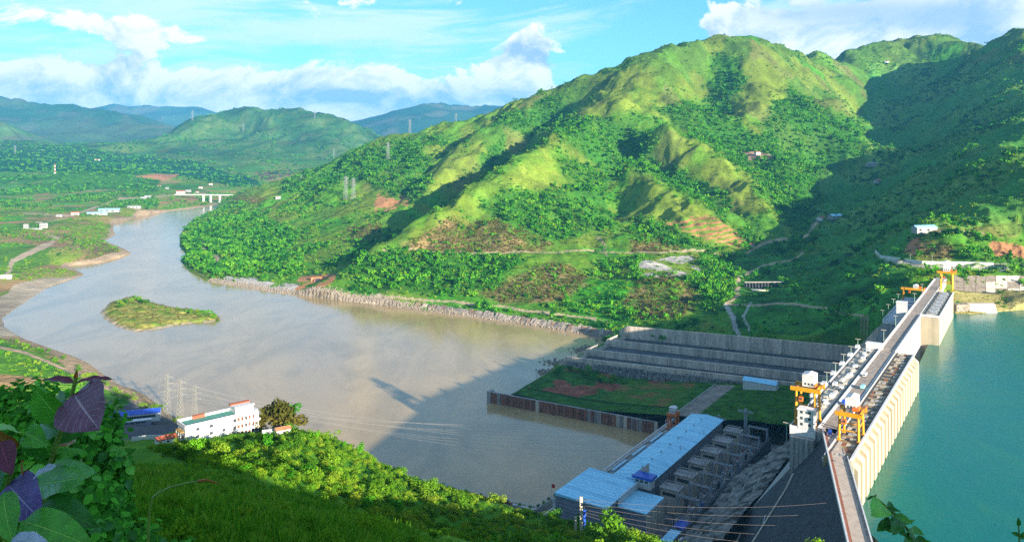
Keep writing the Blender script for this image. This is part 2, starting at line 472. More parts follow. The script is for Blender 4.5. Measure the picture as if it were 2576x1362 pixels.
# ------------------------------------------------------------------ leaf-clump crowns
def crown_mesh(name, n, rx, rz, leaf, material, seed, lobes=5, base=0.25, squash=1.0):
    """a crown of n small leaf faces spread through several uneven lobes"""
    r = np.random.default_rng(seed)
    L = np.c_[r.normal(0, 0.42, lobes) * rx, r.normal(0, 0.42, lobes) * rx, r.uniform(0.35, 1.0, lobes) * rz * 1.3]
    R = r.uniform(0.42, 0.78, lobes) * rx
    li = r.integers(0, lobes, n)
    d = r.normal(size=(n, 3)); d /= np.linalg.norm(d, axis=1)[:, None]
    rad = R[li] * (r.uniform(0.25, 1.0, n) ** 0.4)
    c = L[li] + d * rad[:, None] * np.array([1, 1, 0.85 * squash]); c[:, 2] += base * rz
    nrm = d * 0.9 + r.normal(size=(n, 3)) * 0.55 + np.array([0, 0, 0.35]); nrm /= np.linalg.norm(nrm, axis=1)[:, None]
    t = np.cross(nrm, r.normal(size=(n, 3))); t /= np.linalg.norm(t, axis=1)[:, None]; b = np.cross(nrm, t)
    s = leaf * r.uniform(0.6, 1.35, n)[:, None]
    v = np.stack([c - t * s, c - b * s * 0.7 + nrm * s * 0.15, c + t * s, c + b * s * 0.7 - nrm * s * 0.15], 1).reshape(-1, 3)
    me = bpy.data.meshes.new(name); f = np.arange(4 * n).reshape(-1, 4)
    me.from_pydata(v.tolist(), [], f.tolist()); me.materials.append(material); me.update()
    return me
def trunk_mesh(name, h, r, seed, limbs=3):
    rr = random.Random(seed); m = MB()
    m.bar((0, 0, -0.6), (rr.uniform(-.1, .1) * h, rr.uniform(-.1, .1) * h, h * 0.6), r, 6, 0, r * 0.6)
    for k in range(limbs):
        a = rr.uniform(0, 6.28); m.bar((0, 0, h * 0.45), (math.cos(a) * h * 0.3, math.sin(a) * h * 0.3, h * 0.9), r * 0.5, 5, 0, r * 0.2)
    return m.mesh(name, M['bark'])

def proto_collection(name, meshes):
    c = bpy.data.collections.new(name)
    for i, me in enumerate(meshes):
        o = bpy.data.objects.new('%s_%d' % (name, i), me); c.objects.link(o)
    return c
def scatter(name, label, pts, scale, coll, nprot, cat=None, parent=None, tilt=0.12):
    """one 'stuff' object: points that carry instances of the prototypes"""
    pts = np.asarray(pts, np.float32); n = len(pts)
    me = bpy.data.meshes.new(name); me.vertices.add(n); me.vertices.foreach_set('co', pts.ravel())
    r = np.random.default_rng(n + 5)
    sc = np.asarray(scale, np.float32)
    if sc.ndim == 1: sc = np.stack([sc * r.uniform(.85, 1.2, n), sc * r.uniform(.85, 1.2, n), sc * r.uniform(.8, 1.25, n)], 1)
    a = me.attributes.new('sc', 'FLOAT_VECTOR', 'POINT'); a.data.foreach_set('vector', sc.astype(np.float32).ravel())
    rot = np.stack([r.normal(0, tilt, n), r.normal(0, tilt, n), r.uniform(0, 6.28, n)], 1)
    a = me.attributes.new('rot', 'FLOAT_VECTOR', 'POINT'); a.data.foreach_set('vector', rot.astype(np.float32).ravel())
    a = me.attributes.new('pick', 'INT', 'POINT'); a.data.foreach_set('value', r.integers(0, nprot, n).astype(np.int32))
    o = bpy.data.objects.new(name, me); link(o, parent)
    key = 'scatter_' + coll.name
    g = bpy.data.node_groups.get(key)
    if g is None:
        g = bpy.data.node_groups.new(key, 'GeometryNodeTree')
        g.interface.new_socket('Geometry', in_out='INPUT', socket_type='NodeSocketGeometry')
        g.interface.new_socket('Geometry', in_out='OUTPUT', socket_type='NodeSocketGeometry')
        N = g.nodes; gi = N.new('NodeGroupInput'); go = N.new('NodeGroupOutput')
        ip = N.new('GeometryNodeInstanceOnPoints'); ci = N.new('GeometryNodeCollectionInfo')
        ci.inputs[0].default_value = coll; ci.inputs[1].default_value = True; ci.inputs[2].default_value = True
        def named(nm, dt):
            a = N.new('GeometryNodeInputNamedAttribute'); a.data_type = dt; a.inputs[0].default_value = nm; return a.outputs[0]
        g.links.new(gi.outputs[0], ip.inputs['Points']); g.links.new(ci.outputs[0], ip.inputs['Instance'])
        ip.inputs['Pick Instance'].default_value = True
        g.links.new(named('pick', 'INT'), ip.inputs['Instance Index'])
        e2r = N.new('FunctionNodeEulerToRotation'); g.links.new(named('rot', 'FLOAT_VECTOR'), e2r.inputs[0])
        g.links.new(e2r.outputs[0], ip.inputs['Rotation'])
        g.links.new(named('sc', 'FLOAT_VECTOR'), ip.inputs['Scale'])
        g.links.new(ip.outputs[0], go.inputs[0])
    md = o.modifiers.new('scatter', 'NODES'); md.node_group = g
    tag(o, label, cat, kind='stuff')
    return o

# ================================================================== LARGE STRUCTURE: ground and water
RIVER_PX = [(600, 505), (575, 512), (540, 530), (500, 546), (470, 566), (452, 592), (452, 620), (468, 640), (453, 655), (475, 682), (520, 706),
            (640, 726), (740, 740), (900, 760), (1000, 772), (1180, 795), (1300, 812), (1400, 828), (1500, 846), (1535, 852),
            (1470, 880), (1405, 912), (1380, 935), (1330, 965), (1300, 985), (1240, 1012), (1610, 1075), (1400, 1245), (1350, 1278),
            (1230, 1252), (1070, 1216), (960, 1182), (700, 1120), (500, 1068), (430, 1045), (300, 968), (230, 918), (150, 884),
            (60, 852), (12, 822), (5, 800), (40, 775), (120, 722), (213, 690), (172, 668), (260, 660), (330, 638), (305, 622),
            (262, 605), (290, 590), (283, 575), (290, 562), (345, 545), (430, 530), (510, 520), (540, 515), (555, 508)]
RIVER = [PZ(x, y, RIVER_Z)[:2] for x, y in RIVER_PX]
NRB = 28                                   # the first 28 vertices are the right bank, from the bridge to the powerhouse
RB_LINE = RIVER[:27]
LB_LINE = RIVER[27:]
LAKE = [dw(-41, -20)[:2], dw(640, -8)[:2], PZ(2400, 788, 200)[:2], PZ(2450, 790, 200)[:2], PZ(2510, 784, 200)[:2], PZ(2576, 778, 200)[:2],
        (900, 985), (1400, 1000), (2600, 900), (2600, -900), (420, -700), (330, 60), (228, 262), (182, 330)]

def river_cut(X, Y, Z, bank, slope=0.3, rise=0.6):
    ins = inside(X, Y, RIVER)
    dr, dl = dist_poly(X, Y, RB_LINE), dist_poly(X, Y, LB_LINE)
    own = (dr < dl) if bank == 'r' else ((dl <= dr) | (Y > 4150))
    d = np.minimum(dr, dl)
    Z = np.where(ins, RIVER_Z - 1.0 - np.minimum(14, d * 0.35), np.where(own, np.maximum(Z, RIVER_Z + rise + np.minimum(d * slope, 9)), np.minimum(Z, 100)))
    return Z, d, own & ~ins

# ---------------- right bank: the big hill, the side valley and the mountain behind the dam
skyline = [(600, 490, 3900), (660, 466, 3800), (720, 455, 3700), (800, 425, 3600), (870, 390, 3500), (940, 361, 3450), (1000, 346, 3400), (1060, 342, 3350),
           (1100, 325, 3300), (1200, 300, 3300), (1290, 270, 3250), (1330, 255, 3200), (1400, 222, 3200), (1450, 200, 3200), (1500, 185, 3200),
           (1560, 168, 3200), (1620, 143, 3200), (1680, 133, 3200), (1750, 120, 3250), (1800, 108, 3300), (1860, 98, 3300), (1910, 103, 3400),
           (1960, 120, 3500), (2000, 136, 3650), (2060, 134, 3900), (2130, 130, 4200), (2170, 145, 4400), (2200, 153, 4600), (2250, 150, 4600),
           (2300, 134, 4500), (2350, 115, 4350), (2420, 107, 4100), (2480, 122, 3850), (2530, 106, 3300), (2576, 100, 3050)]
A_pts = [P(*p) for p in skyline]
for x, y, Y in skyline:                                   # the far side falls away
    q = P(x, y, Y); s = (Y + 700) / Y
    A_pts.append((q[0] * s, Y + 700, max(60, q[2] - 260))); s = (Y + 1600) / Y
    A_pts.append((q[0] * s, Y + 1600, max(40, q[2] - 480)))
A_pts += [P(*p) for p in [
    # main spur, from the summit to the river: its left side is the shaded gully
    (1690, 160, 3080), (1640, 200, 2900), (1560, 265, 2680), (1480, 310, 2500), (1420, 345, 2350), (1370, 385, 2200), (1300, 425, 2080), (1250, 456, 1990),
    (1150, 528, 1840), (1050, 578, 1735), (960, 625, 1635), (880, 668, 1570), (800, 706, 1525),
    # gully to its left
    (1400, 300, 3000), (1300, 375, 2740), (1180, 468, 2450), (1080, 540, 2180), (980, 603, 1920), (890, 660, 1730), (800, 712, 1580), (765, 722, 1550),
    # second spur
    (1255, 303, 2950), (1190, 358, 2760), (1125, 405, 2600), (1080, 458, 2440), (1040, 510, 2260), (980, 570, 2010), (900, 630, 1800), (840, 672, 1660),
    (1160, 430, 2480), (1330, 320, 2800), (1250, 375, 2640), (1330, 390, 2480),
    # gully between second and third spur
    (1200, 318, 3080), (1130, 365, 2900), (1065, 425, 2650), (1045, 470, 2500), (1000, 520, 2330), (930, 570, 2120),
    # third: pylon ridge and shoulder to the river
    (1000, 375, 3150), (950, 420, 2950), (880, 470, 2750), (960, 480, 2620), (880, 520, 2500), (780, 540, 2480), (700, 560, 2480), (800, 590, 2150),
    (650, 540, 2720), (600, 560, 2560), (560, 590, 2420), (520, 640, 2120), (560, 670, 1920), (640, 640, 2020), (720, 650, 1880), (700, 695, 1700),
    (640, 510, 3000), (700, 490, 3250), (760, 465, 3300), (840, 440, 3200), (620, 505, 3300),
    # right flank of the main spur and the foot of the hill
    (1450, 400, 2320), (1400, 440, 2130), (1350, 480, 2000), (1450, 500, 1990), (1300, 520, 1880), (1200, 560, 1790), (1400, 560, 1800), (1500, 540, 1880),
    (1000, 628, 1630), (1200, 628, 1625), (1400, 628, 1625), (1600, 628, 1630), (1750, 630, 1640), (1860, 633, 1650), (1300, 600, 1680), (1600, 600, 1690),
    (1100, 680, 1520), (1300, 680, 1500), (1500, 690, 1460), (1000, 720, 1440), (1200, 740, 1395), (1400, 750, 1340), (1550, 770, 1280), (900, 725, 1470),
    (1400, 665, 1530), (1320, 720, 1410), (1250, 770, 1345), (1450, 800, 1260),
    # gullies and spurs of the wide right-hand face
    (1520, 330, 2600), (1580, 380, 2450), (1540, 440, 2240), (1560, 500, 2040), (1535, 550, 1890), (1510, 600, 1740),
    (1590, 420, 2150), (1640, 468, 2010), (1720, 510, 1900), (1800, 553, 1790),
    (1560, 345, 2560), (1650, 425, 2290), (1740, 475, 2120), (1830, 533, 1950), (1880, 583, 1790),
    (1650, 335, 2420), (1750, 380, 2290), (1830, 420, 2180), (1900, 490, 2020), (1970, 550, 1850),
    (1700, 300, 2640), (1800, 360, 2560), (1900, 440, 2320), (1985, 525, 2060), (2015, 583, 1880),
    (1620, 290, 2640), (1700, 255, 2790), (1640, 240, 2820), (1760, 240, 3010), (1800, 290, 2860),
    (1830, 270, 2800), (1900, 380, 2450), (1960, 425, 2300), (2020, 475, 2140), (1780, 190, 3170), (1840, 230, 2980),
    (1720, 200, 2960), (1770, 270, 2760), (1810, 285, 2700),
    (1880, 150, 3150), (1960, 210, 3080), (2060, 268, 2960), (2150, 306, 2860), (2168, 345, 2740), (2145, 395, 2560), (2095, 430, 2400), (2055, 490, 2200),
    (2050, 560, 1960), (2020, 610, 1760), (1940, 600, 1740), (1960, 300, 2720), (2050, 340, 2680), (1900, 230, 2930),
    # shaded side valley and the mountain on the right
    (2060, 190, 3500), (2150, 220, 3500), (2210, 330, 3350), (2200, 260, 3700), (2180, 420, 2850), (2120, 480, 2520), (2085, 540, 2200), (2060, 590, 1900),
    (2300, 200, 3900), (2400, 180, 3700), (2500, 180, 3250), (2300, 300, 3150), (2400, 270, 2950), (2500, 260, 2700), (2576, 230, 2500), (2300, 400, 2450),
    (2400, 370, 2250), (2500, 340, 2050), (2576, 330, 1900), (2250, 480, 2050), (2350, 470, 1850), (2450, 440, 1700), (2540, 410, 1600), (2200, 560, 1750),
    (2300, 540, 1600), (2400, 520, 1480), (2500, 490, 1400), (2576, 470, 1360), (2576, 400, 1520),
    # valley floor behind the spillway
    (1950, 650, 1600), (2030, 640, 1620), (2100, 600, 1720), (2130, 660, 1480), (1880, 680, 1480), (1850, 720, 1350), (1950, 720, 1330), (2080, 720, 1280),
    (2200, 690, 1250), (2200, 625, 1430), (1990, 800, 1110), (1930, 770, 1180), (2100, 760, 1150), (2060, 830, 1050), (2180, 760, 1090), (1850, 830, 1120),
    # rubble knoll by the spillway
    (1640, 660, 1510), (1740, 700, 1380), (1640, 720, 1330), (1720, 760, 1240), (1820, 780, 1170), (1780, 800, 1150), (1640, 790, 1190), (1560, 800, 1215), (1700, 810, 1150),
    # right abutment
    (2290, 605, 1290), (2350, 590, 1260), (2420, 590, 1240), (2500, 600, 1220), (2575, 570, 1230), (2300, 650, 1170), (2400, 664, 1132), (2500, 668, 1120), (2575, 660, 1125),
    (2420, 680, 1075), (2480, 690, 1040), (2575, 690, 1040), (2480, 742, 1005), (2575, 742, 1005), (2410, 745, 1000),
    (2430, 775, 960), (2576, 765, 965), (2250, 650, 1190)]]
for px, py in RIVER_PX[:20]:
    A_pts.append(PZ(px, py, RIVER_Z + 1))
    X0, Y0, _ = PZ(px, py, RIVER_Z); A_pts.append((X0 - 60, Y0 - 70, 100))
A_pts += [dw(400, 200, 112), dw(500, 250, 116), dw(460, 380, 112), dw(300, 200, 100), dw(300, 380, 95), dw(560, 60, 190), dw(600, 40, 210), dw(570, 150, 150), dw(575, 260, 142), dw(570, 380, 128),
          dw(660, 0, 226), dw(690, -30, 227), dw(640, 30, 218), dw(620, -30, 190), dw(500, -60, 150), dw(200, 100, 95), dw(120, 300, 90),
          (900, 930, 185), (1200, 900, 180), (900, 1040, 225), (1300, 1050, 228), (1400, 1300, 330), (1700, 1100, 330), (1500, 1550, 420),
          (2100, 2700, 700), (2100, 2200, 590), (2000, 1800, 500), (1700, 1900, 500), (2500, 1500, 480), (2600, 2600, 760), (2300, 3600, 900), (3200, 2000, 600), (3300, 3200, 800), (2300, 900, 300)]
def build_right():
    X, Y = fan(-0.46, 0.74, 620, 800, 5200, 620, np.linspace(0.76, 2.0, 40))
    Z = RBF(A_pts, 45.0)(X, Y)
    def carve(Z, pts, amt, wd):
        return Z + amt * np.exp(-(dist_poly(X, Y, [P(*q)[:2] for q in pts]) / wd) ** 2) * np.clip((Z - 135) / 90, 0, 1)
    Z = carve(Z, [(1560, 265, 2680), (1420, 345, 2350), (1300, 425, 2080), (1250, 456, 1990), (1150, 528, 1840), (1050, 578, 1735), (960, 625, 1635)], 15, 45)
    Z = carve(Z, [(1400, 300, 3000), (1300, 375, 2740), (1180, 468, 2450), (1080, 540, 2180), (980, 603, 1920), (890, 660, 1730)], -42, 85)
    Z = carve(Z, [(1200, 318, 3080), (1130, 365, 2900), (1065, 425, 2650), (1045, 470, 2500), (1000, 520, 2330)], -24, 60)
    Z = carve(Z, [(1520, 330, 2600), (1580, 380, 2450), (1540, 440, 2240), (1560, 500, 2040), (1535, 550, 1890)], -20, 55)
    Z = carve(Z, [(1580, 420, 2150), (1640, 468, 2010), (1720, 510, 1900), (1800, 553, 1790)], 12, 35)
    Z = carve(Z, [(1560, 345, 2560), (1650, 425, 2290), (1740, 475, 2120), (1830, 533, 1950)], -18, 50)
    Z = carve(Z, [(1650, 335, 2420), (1750, 380, 2290), (1830, 420, 2180), (1900, 490, 2020)], 10, 40)
    Z = carve(Z, [(1780, 190, 3170), (1800, 285, 2800), (1900, 380, 2450), (1960, 425, 2300)], -16, 55)
    up = np.clip((Z - 120) / 120, 0, 1)
    wx = fbm(X, Y, 420, 2, 91) * 90
    Z = Z + up * ((fbm(X + wx, Y - wx, 330, 5, 3, True, 0.52)) * 30 + fbm(X + wx * .5, Y, 120, 3, 20, True) * 9 - 17)
    # spurs and gullies that run down the slope
    lf = 1 - sstep(-80, 260, X - (Y - 2000) * .15)
    wob = fbm(X, Y, 300, 3, 77) * 60
    sp1 = fbm(0.95 * X + 0.32 * Y + wob, (-0.32 * X + 0.95 * Y) * .22, 150, 3, 78, True, .5); sp2 = fbm(0.86 * X - 0.50 * Y + wob, (0.50 * X + 0.86 * Y) * .22, 150, 3, 79, True, .5)
    Z = Z + up * (sp1 * (1 - lf) + sp2 * lf - .3) * 24
    Z = Z + np.clip((Z - 116) / 30, 0, 1) * fbm(X, Y, 40, 3, 44) * 2.2
    lk = inside(X, Y, LAKE); dlk = dist_poly(X, Y, LAKE[2:8])
    Z, d, land = river_cut(X, Y, Z, 'r')
    Z = np.where(lk, np.minimum(Z, LAKE_Z - 1 - np.minimum(20, dlk * 0.4)), Z)
    shore = (~lk) & (dlk < 80) & (Y > 700)
    Z = np.where(shore, np.maximum(Z, LAKE_Z + 0.5 + 0.22 * dlk), Z)
    rv = (X > 556) & (X < 740) & (Y > 1000) & (Y < 1052); Z = np.where(rv, np.minimum(Z, 203 + (Y - 1009) * .5), Z)
    # the works area by the dam is levelled; its own surfaces lie above
    a = (X - DAM0.x) * DIR_A.x + (Y - DAM0.y) * DIR_A.y; dd = (X - DAM0.x) * DIR_D.x + (Y - DAM0.y) * DIR_D.y
    yard = (a > -120) & (a < 541) & (dd > -40) & (dd < 392)
    Z = np.where(yard, np.minimum(Z, 112), Z)
    Z = np.where((a >= 541) & (a < 562) & (dd > 0) & (dd < 396), np.minimum(Z, 136 + np.clip(dd.max() * 0, 0, 1) + np.clip((120 - dd) * 0.2, 0, 24)), Z)
    return X, Y, Z, d, dlk
AX, AY, AZ, A_d, A_dlk = build_right()
A_s = Sampler(AX, AY, AZ)

# land cover, read from the photograph as outlines on the ground they cover
GRASS = np.array((0.105, 0.220, 0.015)); GREEN = np.array((0.052, 0.260, 0.011)); YEL = np.array((0.180, 0.240, 0.026)); BROWN = np.array((0.200, 0.140, 0.055))
WOOD = np.array((0.034, 0.130, 0.011)); SOIL = np.array((0.40, 0.185, 0.085)); PINK = np.array((0.42, 0.24, 0.17)); GRAVEL = np.array((0.36, 0.29, 0.21)); STONE = np.array((0.42, 0.38, 0.34))
T_POLY = [[(1780, 150), (1850, 135), (1870, 200), (1830, 290), (1900, 340), (1990, 215), (2060, 275), (2168, 306), (2170, 350), (2140, 400), (2070, 430), (2055, 560), (1990, 590), (1960, 540), (1880, 440), (1800, 385), (1720, 320), (1650, 270), (1720, 260), (1790, 250)],
          [(1380, 320), (1530, 290), (1620, 330), (1650, 400), (1760, 450), (1840, 500), (1830, 570), (1740, 500), (1640, 440), (1590, 420), (1560, 470), (1440, 370)],
          [(1395, 390), (1540, 440), (1520, 520), (1460, 470), (1400, 430)],
          [(1240, 305), (1400, 235), (1440, 300), (1340, 350)], [(1200, 400), (1260, 350), (1280, 400), (1230, 440)],
          [(880, 650), (1000, 632), (1250, 636), (1330, 655), (1240, 725), (1080, 745), (860, 722)],
          [(900, 390), (1040, 345), (1080, 420), (1060, 500), (980, 490), (890, 450), (740, 490), (700, 470)],
          [(450, 590), (620, 525), (760, 585), (700, 690), (520, 702), (460, 660)],
          [(1250, 480), (1480, 470), (1560, 560), (1480, 600), (1390, 600), (1250, 555), (1190, 530)],
          [(1600, 555), (1700, 580), (1880, 640), (1860, 560), (1960, 620), (2040, 560), (2050, 600), (1900, 690), (1760, 640), (1580, 600)],
          [(1770, 640), (1880, 640), (1850, 780), (1790, 800), (1740, 720)]]
Y_POLY = [[(1095, 400), (1190, 385), (1205, 420), (1130, 450), (1060, 505), (1050, 470)], [(1390, 350), (1400, 390), (1380, 415), (1462, 492), (1380, 472), (1300, 470), (1250, 462), (1310, 420)],
          [(1590, 430), (1640, 450), (1800, 548), (1780, 562), (1620, 548), (1560, 480)], [(1630, 340), (1740, 350), (1900, 430), (1970, 520), (1900, 545), (1760, 440), (1650, 370)],
          [(1860, 160), (1920, 150), (2005, 235), (1860, 292), (1825, 270)], [(1500, 190), (1650, 170), (1680, 300), (1560, 280), (1480, 300)],
          [(1690, 190), (1760, 220), (1840, 290), (1800, 295), (1720, 250)], [(2400, 400), (2540, 330), (2560, 350), (2440, 400)], [(640, 470), (720, 458), (700, 490), (640, 500)]]
B_POLY = [[(1010, 610), (1140, 548), (1250, 560), (1390, 605), (1360, 630), (1010, 632)], [(1590, 605), (1640, 590), (1700, 605), (1710, 632), (1590, 632)],
          [(1200, 735), (1400, 662), (1480, 690), (1420, 760), (1250, 765)], [(1600, 700), (1700, 690), (1760, 730), (1740, 800), (1600, 800), (1560, 760)], [(2270, 600), (2400, 620), (2390, 655), (2290, 652)],
          [(870, 570), (960, 560), (960, 600), (880, 610)], [(590, 495), (660, 490), (660, 515), (580, 515)]]
S_POLY = [[(945, 490), (1032, 492), (1022, 528), (940, 530)], [(2480, 600), (2576, 620), (2576, 655), (2500, 645)], [(2270, 595), (2320, 600), (2330, 640), (2280, 645)], [(760, 690), (850, 682), (830, 720), (750, 740)]]
K_POLY = [[(1600, 655), (1740, 640), (1760, 690), (1610, 700)], [(1890, 740), (1930, 745), (1905, 800), (1880, 790)], [(570, 694), (760, 715), (750, 735), (560, 712)]]
def cells(X, Y, size):
    gx, gy = np.floor(X / size), np.floor(Y / size); best = np.full(X.shape, 1e18); out = np.zeros(X.shape, np.int64)
    for i in (-1, 0, 1):
        for j in (-1, 0, 1):
            cx, cy_ = gx + i, gy + j; h = _hash(cx, cy_, 5); h2 = _hash(cx, cy_, 6)
            d = (X - (cx + h / 4294967296.0) * size) ** 2 + (Y - (cy_ + h2 / 4294967296.0) * size) ** 2
            k = d < best; best[k] = d[k]; out[k] = (h[k] >> 7)
    return out
def cover_right(X, Y, Z, d, dlk):
    px, py = to_px(X, Y, Z)
    px = px + fbm(X, Y, 120, 3, 60) * 14; py = py + fbm(X, Y, 120, 3, 61) * 7
    n = fbm(X, Y, 260, 4, 30); n2 = fbm(X, Y, 70, 3, 31)
    w = lambda m: np.clip(m, 0, 1)[..., None]
    col = GRASS + (GREEN - GRASS) * w(0.45 + n * 1.2 + n2 * 0.6)
    col = col + (YEL * 0.8 - col) * w((fbm(X, Y, 160, 3, 35) - 0.15) * 2.2)
    dens = np.clip(0.30 + n * 0.5 + n2 * 0.35, 0.03, 0.75)
    dens[Z > 620] *= 0.6
    hi = np.clip((Z - 470) / 160, 0, 1)[..., None]; col = col * (1 - hi) + (np.array((0.076, 0.150, 0.020)) * (1 + n2[..., None] * .45) + np.array((0.03, 0.05, 0)) * w(n * 1.5)) * hi
    # small plots with crisp edges
    cid = cells(X + fbm(X, Y, 80, 2, 66) * 22, Y * .8 + fbm(X, Y, 80, 2, 67) * 22, 105.0)
    pal = np.array([(0.072, 0.150, 0.018), (0.055, 0.250, 0.012), (0.16, 0.20, 0.026), (0.175, 0.215, 0.028), (0.105, 0.17, 0.022), (0.07, 0.16, 0.018), (0.16, 0.15, 0.045), (0.10, 0.24, 0.016)])
    pc = pal[(cid * 7919) % 8]; col = col + (pc - col) * (0.62 * (((cid * 31) % 5) > 0))[..., None]; dens = dens * (0.35 + 1.2 * ((cid * 17) % 10) / 10.0)
    jit = [(fbm(X, Y, w_, 2, 300 + i) * a_, fbm(X, Y, w_, 2, 310 + i) * a_ * .6) for i, (w_, a_) in enumerate(((150, 16), (60, 22), (25, 26), (90, 34)))]
    def soft(polys):
        m = np.zeros(X.shape)
        for jx, jy in jit:
            h = np.zeros(X.shape, bool)
            for p in polys: h |= inside(px + jx, py + jy, p)
            m += h / len(jit)
        return m
    m = soft(Y_POLY); g_ = np.clip(0.75 + n2 * .9, .25, 1)
    yc = YEL * (1 - .32 * hi) * (1 + n2[..., None] * 0.3); col = col + (yc - col) * w(m * g_); dens = dens * (1 - m * .82)
    m = soft(B_POLY); col = col + (BROWN * (1 + n2[..., None] * 0.5) - col) * w(m * np.clip(.8 + n2, 0, 1)); dens = np.where(m > .5, 0.35, dens)
    m = soft(T_POLY); wood = m * np.clip(1.05 + n * .5, 0, 1); col = col + (WOOD - col) * w(wood); dens = np.where(m > .2, np.maximum(dens, m), dens)
    for p in S_POLY:
        k = inside(px, py, p) & (n2 > -0.25); col[k] = SOIL; dens[k] = 0.06
    for p in K_POLY:
        k = inside(px, py, p) & (n2 > -0.35); col[k] = STONE * (1 + n2[k][:, None] * 0.4); dens[k] = 0.12
    # striped orange terraces low on the right
    k = inside(px, py, [(1655, 556), (1790, 543), (1890, 605), (1860, 622), (1750, 590)]) & (np.sin((py + px * 0.06) * 0.62) > -0.05)
    col[k] = SOIL; dens[k] = 0.02
    k = inside(px, py, [(1850, 381), (1925, 388), (1938, 396), (1890, 402)]); col[k] = PINK; dens[k] = 0.02
    # the side valley and the right-hand mountain: greens raised in colour to lift the shade, patches of meadow
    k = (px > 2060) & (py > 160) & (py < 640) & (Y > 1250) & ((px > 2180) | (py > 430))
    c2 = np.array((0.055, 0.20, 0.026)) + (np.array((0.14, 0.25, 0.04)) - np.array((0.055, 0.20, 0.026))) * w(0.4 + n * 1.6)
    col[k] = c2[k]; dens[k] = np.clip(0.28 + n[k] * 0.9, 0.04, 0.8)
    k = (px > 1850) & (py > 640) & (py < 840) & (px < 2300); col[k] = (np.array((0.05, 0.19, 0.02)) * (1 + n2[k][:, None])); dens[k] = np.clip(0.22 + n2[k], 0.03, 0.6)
    # banks
    k = (d < 9 + n2 * 8) & (px > 560); col[k] = GRAVEL * (1 + n2[k][:, None] * 0.5) * 0.9; dens[k] = 0.0
    k = (dlk < 60 + n2 * 20) & (Z < 216) & (px > 2380); col[k] = np.array((0.34, 0.28, 0.10)) * (1 + n2[k][:, None] * 0.4); dens[k] = 0.05
    return np.clip(col, 0.004, 0.8), dens, px, py
A_col, A_dens, A_px, A_py = cover_right(AX, AY, AZ, A_d, A_dlk)
# tracks: the level bench along the hill, the shore road, the valley roads
def paint_track(X, Y, px, py, col, dens, pts, wpx, c, lim=1e9):
    d = dist_poly(px, py, pts); k = (d < wpx) & (Y < lim); col[k] = c; dens[d < wpx * 2.2] *= 0.1
TRACK = np.array((0.44, 0.33, 0.21))
for pts, w, c in [([(960, 627), (1200, 629), (1500, 630), (1780, 632), (1880, 636)], 1.7, TRACK), ([(780, 728), (900, 742), (1000, 752), (1180, 766), (1300, 776), (1420, 795), (1540, 812)], 2.6, TRACK * 1.1),
                  ([(1510, 600), (1520, 612), (1535, 640)], 2.0, TRACK), ([(512, 612), (520, 630), (535, 648), (552, 658)], 3.0, TRACK * 0.9), ([(1880, 636), (1905, 625), (1960, 605), (2000, 600), (2030, 585), (2060, 560)], 3.0, TRACK),
                  ([(1850, 700), (1853, 740), (1835, 765)], 4.5, TRACK), ([(1856, 696), (1920, 670), (1990, 650), (2020, 632)], 2.2, TRACK * 0.9), ([(1835, 765), (1900, 768), (1990, 766), (2080, 780), (2140, 797), (2210, 806)], 2.6, TRACK),
                  ([(2200, 637), (2215, 648), (2240, 657), (2320, 664), (2500, 670), (2600, 672)], 3.4, np.array((0.5, 0.44, 0.36))), ([(2320, 582), (2420, 578), (2480, 585)], 3.0, TRACK * 0.6),
                  ([(1835, 770), (1850, 800), (1865, 840)], 5.0, np.array((0.40, 0.37, 0.33))), ([(1890, 760), (1870, 790), (1895, 835)], 2.0, np.array((0.45, 0.42, 0.38)))]:
    paint_track(AX, AY, A_px, A_py, A_col, A_dens, pts, w, c)
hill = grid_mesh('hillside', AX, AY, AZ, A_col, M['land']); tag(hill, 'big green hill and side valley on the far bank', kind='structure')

# ---------------- left bank valley, downstream plain and the middle hill
B_raw = [(0, 780, 1375), (60, 745, 1480), (150, 690, 1720), (30, 650, 1880), (30, 700, 1600), (130, 600, 2250), (100, 575, 2450), (200, 640, 1950), (240, 620, 2100), (170, 560, 2650),
         (250, 540, 2950), (330, 525, 3250), (400, 505, 3700), (480, 490, 4150), (520, 488, 4300), (560, 486, 4400), (100, 520, 3300), (250, 500, 3700), (0, 540, 2900), (0, 600, 2200),
         (100, 470, 4300), (240, 425, 4700), (180, 440, 4500), (330, 445, 4700), (420, 465, 4600), (400, 440, 5000), (520, 460, 4900), (620, 470, 4700), (50, 450, 4600), (0, 430, 5000),
         (137, 437, 4900), (0, 355, 7200), (150, 375, 7000), (330, 392, 6700), (480, 410, 6300), (600, 440, 5700), (660, 465, 5200), (200, 405, 6000), (400, 425, 5600), (260, 363, 7100), (320, 365, 7000), (420, 385, 6800),
         (560, 392, 6700), (620, 396, 6600), (640, 405, 6400), (700, 430, 6000), (800, 415, 6300), (880, 405, 6600), (760, 440, 5600), (560, 415, 6300),
         (350, 362, 7700), (450, 316, 8300), (560, 290, 8800), (610, 285, 8900), (660, 287, 8900), (700, 294, 8700), (720, 289, 8300), (760, 291, 8300), (790, 296, 8300), (820, 291, 8300), (880, 308, 8400), (950, 333, 8500),
         (1000, 352, 8600), (600, 340, 7900), (700, 350, 7500), (760, 345, 7500), (680, 380, 7000), (780, 385, 7000), (860, 370, 7200), (920, 385, 7200), (820, 330, 7800), (640, 330, 8000), (500, 345, 7800), (1000, 390, 7400),
         (0, 905, 880), (0, 870, 980), (80, 920, 900), (200, 960, 830), (150, 930, 880), (300, 1010, 770), (350, 1050, 735), (420, 1060, 730), (300, 1075, 715), (150, 1000, 780), (0, 960, 820), (0, 1050, 720), (200, 1080, 700), (-200, 900, 900), (-200, 600, 2200), (-200, 480, 4000), (-200, 370, 7000)]
B_pts = [P(*p) for p in B_raw]
